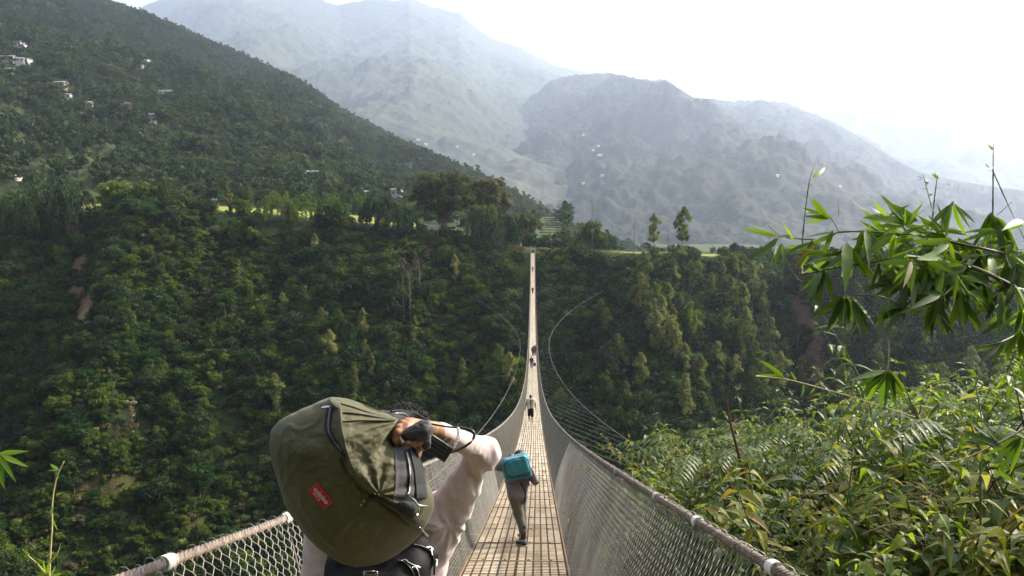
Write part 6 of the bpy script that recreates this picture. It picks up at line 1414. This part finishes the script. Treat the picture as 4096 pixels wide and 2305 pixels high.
def fern(seed, L=.8, n=7, pin=16):            # arching pinnate fronds
    rg = np.random.default_rng(seed); f = MB(); s = MB(); tm = leaf_tmpl(.13, .028, droop=.3, fold=.1, base=.6)
    P0 = []; Dd = []; Sc = []
    for k in range(n):
        a = k / n * 6.28 + rg.random(); r = np.array([math.cos(a), math.sin(a), 0]); pts = smoothpath([(0, 0, 0), tuple(r * L * .4 + np.array([0, 0, L * .75])), tuple(r * L * .95 + np.array([0, 0, L * .7]))], pin); s.tube(pts, np.linspace(.004, .0015, pin), 4, cap=False)
        for i in range(3, pin):
            T = pts[min(i + 1, pin - 1)] - pts[i - 1]; T /= np.linalg.norm(T); sd_ = np.cross(T, [0, 0, 1]); sd_ /= np.linalg.norm(sd_)
            for q_ in (-1, 1): P0.append(pts[i]); Dd.append(sd_ * q_ + T * .5 + np.array([0, 0, -.2])); Sc.append(math.sin((i - 2) / (pin - 2) * 2.6) + .15)
    put_leaves(f, tm, P0, Dd, [[0, 0, 1.0]] * len(P0), Sc); return f.mesh('foliage', False), s.mesh('stems')
def tuft(seed, h, n, mat=None, w=.009, lean=.6):
    rg = np.random.default_rng(seed); f = MB(); a = rg.random(n) * 6.28; tm = leaf_tmpl(1.0, w / .5, st=6, fold=.3, droop=.55, tip=.6)
    d = np.stack([np.cos(a) * lean * rg.random(n), np.sin(a) * lean * rg.random(n), np.ones(n)], 1); put_leaves(f, tm, np.stack([np.cos(a) * .08 * rg.random(n), np.sin(a) * .08 * rg.random(n), 0 * a - .02], 1), d, rg.normal(size=(n, 3)), h * (.5 + .6 * rg.random(n)))
    return f.mesh('foliage', False)
WEEDS = []
for i, (h, st, lL, lW, pr, sp, br, mt, ms, lab) in enumerate([
    (1.5, 5, .074, .033, 15, .30, 3, L_BR, m_stem, 'bright green broad-leaved shrub'), (1.7, 5, .062, .028, 17, .35, 3, L_BR, m_stem, 'tall bright leafy shrub'), (1.3, 6, .088, .04, 12, .4, 2, L_GR, m_stemr, 'dark green shrub with drooping heart-shaped leaves'),
    (1.6, 6, .09, .030, 15, .35, 4, L_GR, m_stem, 'narrow-leaved green shrub'), (1.2, 5, .07, .032, 13, .45, 4, L_YE, m_stem, 'yellowish small-leaved shrub'), (1.0, 7, .075, .036, 11, .5, 3, L_GR, m_stemr, 'low dark green bush')]):
    for v in range(2):
        f, s = weed(400 + i * 10 + v, h, st, lL, lW, pr, spread=sp, br=br); f.materials.append(mt); s.materials.append(ms); WEEDS.append((f, s, lab, h))
FERN = fern(500); FERN[0].materials.append(L_GR); FERN[1].materials.append(m_stem)
def near_plant(f, s, x, y, sc, label, group, z=None, lean=None, name='shrub', cat='shrub'):
    z = float(gorge_h(x, y)) if z is None else z; r = empty(name, (x, y, z - .02), rng.random() * 6.28); r.scale = (sc,) * 3
    if lean: r.rotation_euler = (lean[0], lean[1], r.rotation_euler.z)
    tag(r, label, cat, group); obj('foliage', f, None, r)
    if s is not None: obj('stems', s, None, r)
    return r
# the top line of the thicket on the right, as rows of the picture against columns
topx = np.array([590, 632, 655, 690, 720, 770, 820, 870, 930, 980, 1030, 1100]); topy = np.array([480, 462, 428, 400, 398, 388, 385, 378, 365, 350, 335, 320])
bands = [(3.6, 4.8, 16), (4.8, 6.5, 46), (6.5, 9, 66), (9, 12.5, 76)]
def band_name(d): return 'nearest the camera' if d < 4.8 else 'near the bridge cable' if d < 6.5 else 'in the middle of the thicket' if d < 9 else 'at the back of the thicket'
for d0, d1, n in bands:
    k = 0; guard = 0
    while k < n and guard < 4000:
        guard += 1; d = rng.uniform(d0, d1); px = rng.uniform(600, 1075) if d > 4.8 else rng.uniform(780, 1090); x = (px - 532) / F * d
        if x < float(hw(d)) + .62: continue
        z = float(gorge_h(x, d)); zt = -(np.interp(px, topx, topy) - 238) / F * d
        zt = zt + .04 - rng.uniform(0, .75) * (1 if d > 9 else 1.6); H = zt - z
        if H < .35: H = .35 + .2 * rng.random()
        i = rng.integers(len(WEEDS)); f, s, lab, h = WEEDS[i]; sc = H / h
        if sc > 1.9: sc = 1.9
        if sc < .4: sc = .4
        z0 = zt - h * sc if sc == 1.9 else z
        side_ = 'left part' if px < 740 else 'centre' if px < 880 else 'right edge'
        lb = '%s %s, %s' % (lab, band_name(d), side_); near_plant(f, s, x, d, sc, lb, 'shrubs: ' + lb, z=max(z, z0 if z0 < z + .8 else z)); k += 1
# shrubs under the bridge sides
for (x0, x1, y0, y1, n, off) in ((-2.9, -1.75, 4.2, 8.5, 16, -.75), (2.1, 2.6, 3.2, 7.5, 12, -1.25), (-2.4, -1.5, 9, 13, 6, -.9)):
    for k in range(n):
        x, y = rng.uniform(x0, x1), rng.uniform(y0, y1); z = float(gorge_h(x, y)); H = float(dz(y)) + off + rng.uniform(-.4, .5) - z
        if H < .3: continue
        f, s, lab, h = WEEDS[rng.integers(len(WEEDS))]; lb = '%s below the %s mesh of the bridge' % (lab, 'left' if x < 0 else 'right'); near_plant(f, s, x, y, min(1.8, H / h), lb, 'shrubs: ' + lb)
FERNS = []
for px, d, lb in ((700, 7.5, 'pale fern with arching fronds above the bridge cable'), (735, 8.2, 'grey-green fern beside the bare dark stem'), (770, 8.4, 'fern frond cluster behind the dark stem'), (850, 6.0, 'dark fern in the middle of the thicket'), (960, 5.0, 'large fern at the right edge of the thicket')):
    x = (px - 532) / F * d; zt = -(np.interp(px, topx, topy) + 32 - 238) / F * d; near_plant(FERN[0], FERN[1], x, d, 1.0, lb, None, z=zt - .75, name='fern', cat='fern')
# bare dark stems standing in the thicket
def Pn(x, y, d): return P((2600 + x / 1.602) / 4, (1400 + y / 1.602) / 4, d)
for pts, r, lb, m_ in (([(480, 245), (505, 420), (560, 640), (610, 850), (650, 1100), (680, 1240)], .022, 'tallest bare dark stem, leaning over the bridge side', m_stemr), ([(420, 690), (490, 820), (560, 950), (620, 1060)], .018, 'shorter bare reddish stem left of the tallest one', m_stemr), ([(1285, 620), (1310, 780), (1320, 900), (1325, 1010)], .02, 'broken brown stem in the middle of the thicket', m_stemr)):
    b = MB(); P3 = smoothpath([tuple(Pn(*p, 6.6)) for p in pts], 24); b.tube(P3, np.linspace(r * .25, r, 24), 7)
    for k in (6, 10, 15):
        b.tube([P3[k], P3[k] + np.array([.05, 0, .06])], .006, 5)
    o = b.build('bare_stem', m_); tag(o, lb, 'stem')
# ground cover and dry grass: nobody could count it
tu = [tuft(600 + i, .55, 70) for i in range(3)] + [tuft(610 + i, .5, 60, lean=1.1) for i in range(2)]
for i, t_ in enumerate(tu): t_.materials.append([L_DRY, L_GR, L_BR, L_DRY, L_DRY][i])
small = [weed(620 + i, .45, 5, .07, .035, 7, spread=.7, br=2) for i in range(3)]
for i, (f, s) in enumerate(small): f.materials.append([L_GR, L_BR, L_GR][i])
cg, _ = members([('a', tu[0]), ('b', tu[1]), ('c', tu[2]), ('d', tu[3]), ('e', tu[4]), ('f', small[0][0]), ('g', small[1][0]), ('h', small[2][0])])
pts = []; sc = []; ix = []
for k in range(3400):
    d = rng.uniform(2.6, 15); px = rng.uniform(560, 1130); x = (px - 532) / F * d
    if x < float(hw(d)) + .15: continue
    dry = 1 if (math.hypot((px - 900) / 130, (d - 6.5) / 2.5) < 1 and rng.random() < .75) else 0
    pts.append((x, d, float(gorge_h(x, d)))); sc.append(rng.uniform(.7, 1.6)); ix.append([0, 3, 4][rng.integers(3)] if dry else [1, 2, 5, 6, 7, 5, 6, 7, 0][rng.integers(9)])
for k in range(900):
    y = rng.uniform(1, 14); x = rng.uniform(-3.4, 2.0); 
    pts.append((x, y, float(gorge_h(x, y)))); sc.append(rng.uniform(.6, 1.4)); ix.append([1, 5, 6, 7, 0][rng.integers(5)])
mass('ground_cover', pts, sc, ix, cg, 'low green and dry grassy growth under the shrubs on the near bank', tilt=.25)
# dry matted grass heap on top of the thicket (lower right)
b = MB(); rg = np.random.default_rng(9)
for k in range(260):
    px, py = rg.uniform(845, 1024), rg.uniform(492, 560); d = 4.6 + rg.uniform(-.5, .5); p = np.array(tuple(P(px, py, d))); a = rg.normal() * .45 + .25; L = rg.uniform(.15, .45)
    e = p + np.array([math.cos(a) * L, rg.normal() * .1, -math.sin(a) * L * .6]); b.tube(smoothpath([p, (p + e) / 2 + np.array([0, 0, rg.uniform(0, .1)]), e], 6), .0018, 3, cap=False)
o = b.build('dry_grass', m_straw2 if 'm_straw2' in globals() else simple('straw_dry', (0.22, 0.17, 0.08), .85, var=.35, scale=6)); tag(o, 'matted dry grass lying over the shrubs at lower right', kind='stuff')

# ------------------------------------------------------------------ bamboo spray hanging in from the right
def Pb(x, y, d): return P((2700 + x / 1.611) / 4, (500 + y / 1.611) / 4, d)
bam = empty('bamboo_spray', tuple(P(1075, 330, 3.0))); tag(bam, 'large bamboo branch with long drooping leaves reaching in from the right edge', 'bamboo'); BAO = np.array(tuple(bam.location))
BR = [([(2330, 1120), (2240, 1080), (2100, 1000), (1900, 910), (1700, 870), (1480, 850), (1300, 880), (1050, 915), (830, 960)], .009, 2.9), ([(2330, 830), (2240, 850), (2000, 800), (1800, 760), (1650, 720), (1300, 690), (1060, 690), (990, 720)], .006, 3.0),
      ([(1700, 1100), (1500, 1180), (1330, 1105), (1060, 1105), (800, 1160)], .0035, 2.8), ([(1900, 910), (1800, 1020), (1660, 1140), (1500, 1180), (1380, 1230)], .004, 2.85), ([(1470, 850), (1470, 1000), (1300, 1020)], .003, 2.85), ([(2300, 1300), (2240, 1330), (2100, 1400), (1980, 1430)], .005, 2.7),
      ([(2100, 1000), (2130, 1100), (2060, 1180)], .003, 2.8), ([(1650, 720), (1480, 640), (1300, 580)], .003, 3.0), ([(1060, 690), (1000, 600), (880, 570)], .0028, 3.0), ([(900, 740), (700, 720), (600, 650)], .0028, 3.0), ([(1900, 800), (2000, 650), (2045, 560)], .004, 3.05), ([(1700, 870), (1690, 1000), (1600, 1130)], .003, 2.85),
      ([(820, 960), (820, 760), (860, 400), (905, 230)], .0030, 3.1), ([(1650, 760), (1665, 540), (1690, 330)], .0032, 3.15), ([(1665, 560), (1630, 440), (1600, 320)], .0026, 3.15), ([(2045, 820), (2048, 560), (2050, 300), (2052, 120)], .0036, 3.2), ([(2045, 290), (2140, 500), (2240, 710), (2270, 800)], .0026, 3.2), ([(2000, 640), (2100, 560), (2170, 495)], .002, 3.1),
      ([(1790, 500), (1700, 640), (1600, 720)], .0022, 3.0), ([(700, 850), (780, 980), (830, 1010)], .002, 3.0)]
bb_ = MB()
for pts, r, d in BR:
    n = 30; p_ = smoothpath([tuple(Pb(x, y, d + .08 * math.sin(i * 2.1))) for i, (x, y) in enumerate(pts)], n); rr_ = np.linspace(r, r * .4, n) * (1 + .35 * (np.arange(n) % 6 == 0)); bb_.tube(p_ - BAO, rr_, 6)
for pts, r in ((((3.15, 2.2, float(gorge_h(3.15, 2.2)) - .2), (3.3, 2.3, -1.0), (3.0, 2.6, -.1), tuple(Pb(2330, 1120, 2.9))), .022), (((3.3, 2.5, float(gorge_h(3.3, 2.5)) - .2), (3.5, 2.6, -.7), (3.0, 2.9, .15), tuple(Pb(2330, 830, 3.0))), .017)):
    p_ = smoothpath(pts, 40); bb_.tube(p_ - BAO, np.linspace(r, r * .45, 40) * (1 + .2 * (np.arange(40) % 6 == 0)), 8)
bb_.build('branches', simple('bamboo_stem', (0.10, 0.085, 0.04), .6, var=.3, scale=10), bam)
rg = np.random.default_rng(31)
FANS = [ # x, y, centre angle (deg, 90 = down), spread, count, length px, material (0 green 1 painted sunlit 2 pale), depth
    (990, 600, 205, 50, 5, 150, 1, 3.0), (1050, 600, 268, 8, 1, 140, 1, 3.0), (1040, 690, 150, 40, 3, 170, 0, 3.0), (1112, 765, 135, 24, 2, 125, 2, 2.9), (1112, 780, 75, 38, 6, 240, 1, 2.9), (660, 740, 125, 22, 2, 200, 0, 2.95), (700, 760, 100, 30, 3, 130, 1, 2.95), (660, 700, 195, 14, 2, 190, 1, 3.0), (770, 730, 210, 30, 2, 110, 1, 3.0),
    (890, 745, 135, 60, 6, 170, 0, 2.95), (960, 940, 108, 55, 7, 210, 0, 2.85), (1080, 1105, 100, 50, 8, 220, 0, 2.8), (1150, 1110, 70, 30, 4, 200, 0, 2.8), (1215, 680, 92, 30, 4, 180, 0, 2.9), (1250, 700, 55, 30, 3, 190, 0, 2.95), (1240, 690, 275, 10, 1, 60, 1, 3.0), (1470, 1000, 120, 70, 7, 180, 0, 2.85), (1480, 640, 200, 60, 5, 180, 1, 3.0), (1490, 650, 330, 50, 4, 170, 1, 3.0),
    (1490, 640, 268, 8, 1, 120, 1, 3.0), (1430, 850, 95, 50, 5, 190, 0, 2.88), (1600, 900, 92, 30, 4, 190, 0, 2.86), (1700, 880, 80, 40, 5, 210, 0, 2.86), (1720, 880, 38, 14, 2, 260, 0, 2.84), (1660, 1135, 80, 40, 6, 220, 0, 2.8), (1680, 1130, 50, 14, 2, 230, 0, 2.8), (1800, 1020, 60, 34, 4, 220, 0, 2.84), (1840, 1110, 85, 44, 8, 210, 1, 2.8), (1900, 1060, 40, 30, 4, 190, 1, 2.8),
    (1790, 500, 125, 26, 3, 220, 0, 3.0), (1795, 505, 55, 24, 3, 200, 0, 3.0), (2040, 570, 95, 34, 5, 230, 0, 3.05), (2080, 600, 62, 16, 3, 230, 0, 3.05), (2150, 840, 70, 60, 6, 190, 0, 2.95), (1950, 800, 85, 60, 6, 190, 0, 2.95), (2060, 680, 160, 40, 3, 200, 1, 3.0), (2200, 900, 80, 60, 6, 200, 0, 2.9), (2100, 1080, 115, 40, 7, 190, 0, 2.8), (2160, 1180, 112, 36, 6, 190, 0, 2.8), (2230, 1330, 100, 60, 7, 200, 1, 2.7),
    (2100, 1400, 130, 50, 5, 190, 0, 2.7), (2240, 640, 180, 14, 2, 90, 1, 3.1), (1560, 610, 190, 40, 5, 170, 0, 3.02), (1360, 590, 205, 30, 4, 120, 1, 3.02), (1370, 590, 350, 24, 2, 150, 1, 3.02), (1360, 700, 190, 70, 8, 170, 0, 3.04), (1520, 740, 180, 80, 9, 180, 0, 3.04), (1600, 780, 60, 90, 9, 180, 0, 2.98), (1750, 720, 200, 80, 8, 180, 1, 3.02), (1830, 850, 40, 90, 9, 180, 0, 2.94), (1300, 800, 120, 90, 7, 170, 0, 2.95),
    (1750, 980, 130, 60, 6, 180, 0, 2.86), (1330, 860, 60, 60, 5, 180, 0, 2.92), (1500, 1150, 150, 34, 4, 190, 0, 2.82), (1350, 1170, 80, 60, 5, 120, 1, 2.82), (1200, 1180, 90, 40, 5, 160, 0, 2.8), (1900, 950, 70, 80, 8, 180, 0, 2.88), (2000, 1010, 60, 70, 6, 170, 0, 2.86), (2030, 840, 120, 90, 9, 180, 0, 2.96), (2180, 760, 150, 80, 7, 180, 0, 3.0), (1150, 820, 150, 60, 6, 170, 0, 2.93), (1000, 860, 160, 60, 6, 170, 0, 2.93),
    (1400, 1000, 130, 60, 5, 170, 0, 2.86), (1660, 990, 90, 50, 5, 190, 0, 2.84), (1560, 1010, 100, 50, 5, 180, 0, 2.84), (2190, 1050, 60, 70, 6, 190, 0, 2.8), (2240, 1200, 110, 60, 6, 190, 0, 2.75), (1440, 720, 10, 60, 5, 170, 1, 3.0), (1700, 690, 15, 40, 4, 170, 1, 3.0), (1240, 560, 210, 20, 2, 130, 1, 3.0),
    (878, 345, 330, 6, 1, 115, 1, 3.1), (862, 398, 330, 8, 1, 40, 1, 3.1), (850, 362, 190, 5, 1, 30, 0, 3.1), (838, 478, 210, 5, 1, 42, 0, 3.1), (832, 620, 270, 6, 1, 90, 1, 3.1), (838, 560, 350, 10, 2, 60, 1, 3.1), (1600, 345, 190, 20, 2, 45, 0, 3.15), (1605, 350, 0, 20, 1, 40, 0, 3.15), (1612, 375, 330, 10, 1, 30, 0, 3.15), (1618, 408, 185, 10, 1, 35, 0, 3.15), (1640, 460, 300, 20, 2, 40, 0, 3.15),
    (1690, 345, 250, 50, 3, 40, 0, 3.15), (2045, 285, 215, 24, 2, 60, 1, 3.2), (2050, 150, 210, 10, 1, 28, 0, 3.2), (1000, 1000, 200, 40, 4, 160, 0, 2.88)]
tmb = [leaf_tmpl(1.0, w_, st=7, fold=.22, droop=dr_, tip=.8, base=.62) for w_, dr_ in ((.15, .10), (.165, .22), (.14, .02))]
mbs = [MB(), MB(), MB()]
for _ in range(46):                           # more twigs along the main branches
    L0 = BR[[0, 0, 1, 1, 3, 0][rg.integers(6)]]; pp_ = L0[0]; i = rg.integers(max(1, len(pp_) - 3)); u_ = rg.random(); x = pp_[i][0] * (1 - u_) + pp_[i + 1][0] * u_; y = pp_[i][1] * (1 - u_) + pp_[i + 1][1] * u_
    FANS.append((x, y + rg.normal() * 22, 95 + rg.normal() * 45, 70, int(rg.integers(4, 7)), 175, 0 if rg.random() < .75 else 1, L0[2] + rg.normal() * .06))
for x, y, ang, spr, n, L, mt, d in FANS:
    for k in range(n):
        a = R(ang + (0 if n == 1 else (k / (n - 1) - .5) * spr * 1.25) + rg.normal() * 5); l = L * (0.9 + .38 * rg.random()); p0 = Pb(x + rg.normal() * 9, y + rg.normal() * 9, d); p1 = Pb(x + math.cos(a) * l, y + math.sin(a) * l, d + rg.normal() * .05)
        v = np.array(tuple(p1 - p0)); Ln = np.linalg.norm(v); up = np.array([rg.normal() * .55, -1 + rg.normal() * .5, .5 + rg.normal() * .4])
        put_leaves(mbs[mt if not (mt == 0 and rg.random() < .18) else 1], tmb[rg.integers(3)], [np.array(tuple(p0)) - BAO], [v], [up], [Ln * 1.04])
for mb, m_, in zip(mbs, (L_BAM, L_BAMY, L_PA)): mb.build('leaves', m_, bam, smooth=True)
# lower sprays
def sprig(name, org, lines, fans, label, leafm, stemm, fn, cat='bamboo'):
    o = empty(name, tuple(org)); tag(o, label, cat); O = np.array(tuple(org)); b = MB()
    for pts, r, d in lines: b.tube(smoothpath([tuple(fn(x, y, d)) for x, y in pts], 20) - O, np.linspace(r, r * .5, 20), 6)
    b.build('stem', stemm, o); f = MB()
    for x, y, ang, spr, n, L, d in fans:
        for k in range(n):
            a = R(ang + (0 if n == 1 else (k / (n - 1) - .5) * spr)); p0 = fn(x, y, d); p1 = fn(x + math.cos(a) * L, y + math.sin(a) * L, d + rg.normal() * .03); v = np.array(tuple(p1 - p0))
            put_leaves(f, tmb[rg.integers(3)], [np.array(tuple(p0)) - O], [v], [[rg.normal() * .5, -1, .6]], [np.linalg.norm(v)])
    f.build('leaves', leafm, o); return o
sprig('bamboo_twig', Pn(1420, 340, 3.6), [([(680, 168), (880, 190), (1150, 260), (1420, 340), (1700, 430)], .004, 3.6)], [(860, 180, 205, 30, 2, 190, 3.6), (940, 200, 235, 10, 1, 90, 3.6), (985, 215, 95, 10, 1, 95, 3.6), (1060, 240, 130, 10, 1, 60, 3.6), (870, 190, 195, 10, 1, 110, 3.6)], 'thin bamboo twig with a few leaves slanting above the thicket', L_BAMY, m_straw, Pn)
sprig('bamboo_twig', Pn(1525, 0, 3.3), [([(1530, -60), (1528, 60), (1522, 150)], .003, 3.3)], [(1520, 140, 90, 70, 5, 270, 3.3), (1515, 130, 150, 30, 3, 260, 3.3), (1530, 130, 60, 20, 2, 220, 3.3)], 'hanging cluster of long dark bamboo leaves over the thicket', L_BAM, m_straw, Pn)
sprig('bamboo_twig', Pn(2420, 480, 3.2), [([(2500, 430), (2300, 560), (2000, 700), (1800, 720)], .004, 3.2)], [(2300, 380, 250, 60, 4, 90, 3.2), (2250, 620, 215, 40, 4, 240, 3.2), (2380, 560, 130, 50, 4, 260, 3.2), (2380, 120, 95, 40, 2, 200, 3.2)], 'bamboo leaves at the right edge of the picture above the dark shrubs', L_BAM, m_straw, Pn)
def P8(x, y, d): return P((x / 1.98) / 4, (1600 + y / 1.98) / 4, d)
sprig('bamboo_shoot', P8(385, 1500, 2.1), [([(385, 1500), (400, 1180), (412, 1000), (415, 800), (440, 650), (470, 560), (508, 485)], .0028, 2.1), ([(385, 1400), (300, 1300), (230, 1240), (178, 1180)], .0018, 2.1), ([(400, 1290), (450, 1230), (480, 1135)], .0013, 2.1)],
      [(470, 560, 200, 30, 2, 95, 2.1), (440, 560, 80, 30, 2, 70, 2.1), (478, 545, 335, 10, 1, 60, 2.1), (440, 675, 190, 8, 1, 100, 2.1), (442, 755, 330, 10, 1, 55, 2.1), (415, 850, 95, 8, 1, 70, 2.1), (420, 950, 70, 10, 1, 95, 2.1), (402, 1170, 250, 8, 1, 100, 2.1), (405, 1280, 300, 10, 1, 160, 2.1), (370, 1290, 190, 20, 2, 110, 2.1), (240, 1230, 225, 20, 2, 80, 2.1), (385, 1395, 220, 80, 5, 130, 2.1), (400, 1400, 320, 50, 3, 100, 2.1)],
      'slender straw-coloured bamboo shoot with few leaves at lower left', L_BAMY, m_straw, P8)
sprig('bamboo_twig', P8(-60, 430, 2.3), [([(-120, 470), (-60, 430), (0, 420)], .003, 2.3)], [(-10, 425, 355, 6, 1, 240, 2.3), (-10, 430, 22, 6, 1, 270, 2.3), (-10, 430, 58, 6, 1, 260, 2.3), (-15, 440, 78, 6, 1, 240, 2.3), (-30, 560, 80, 30, 2, 160, 2.3), (0, 395, 280, 10, 1, 30, 2.3)], 'green bamboo leaves poking in at the left edge of the picture', L_BAMY, m_straw, P8)
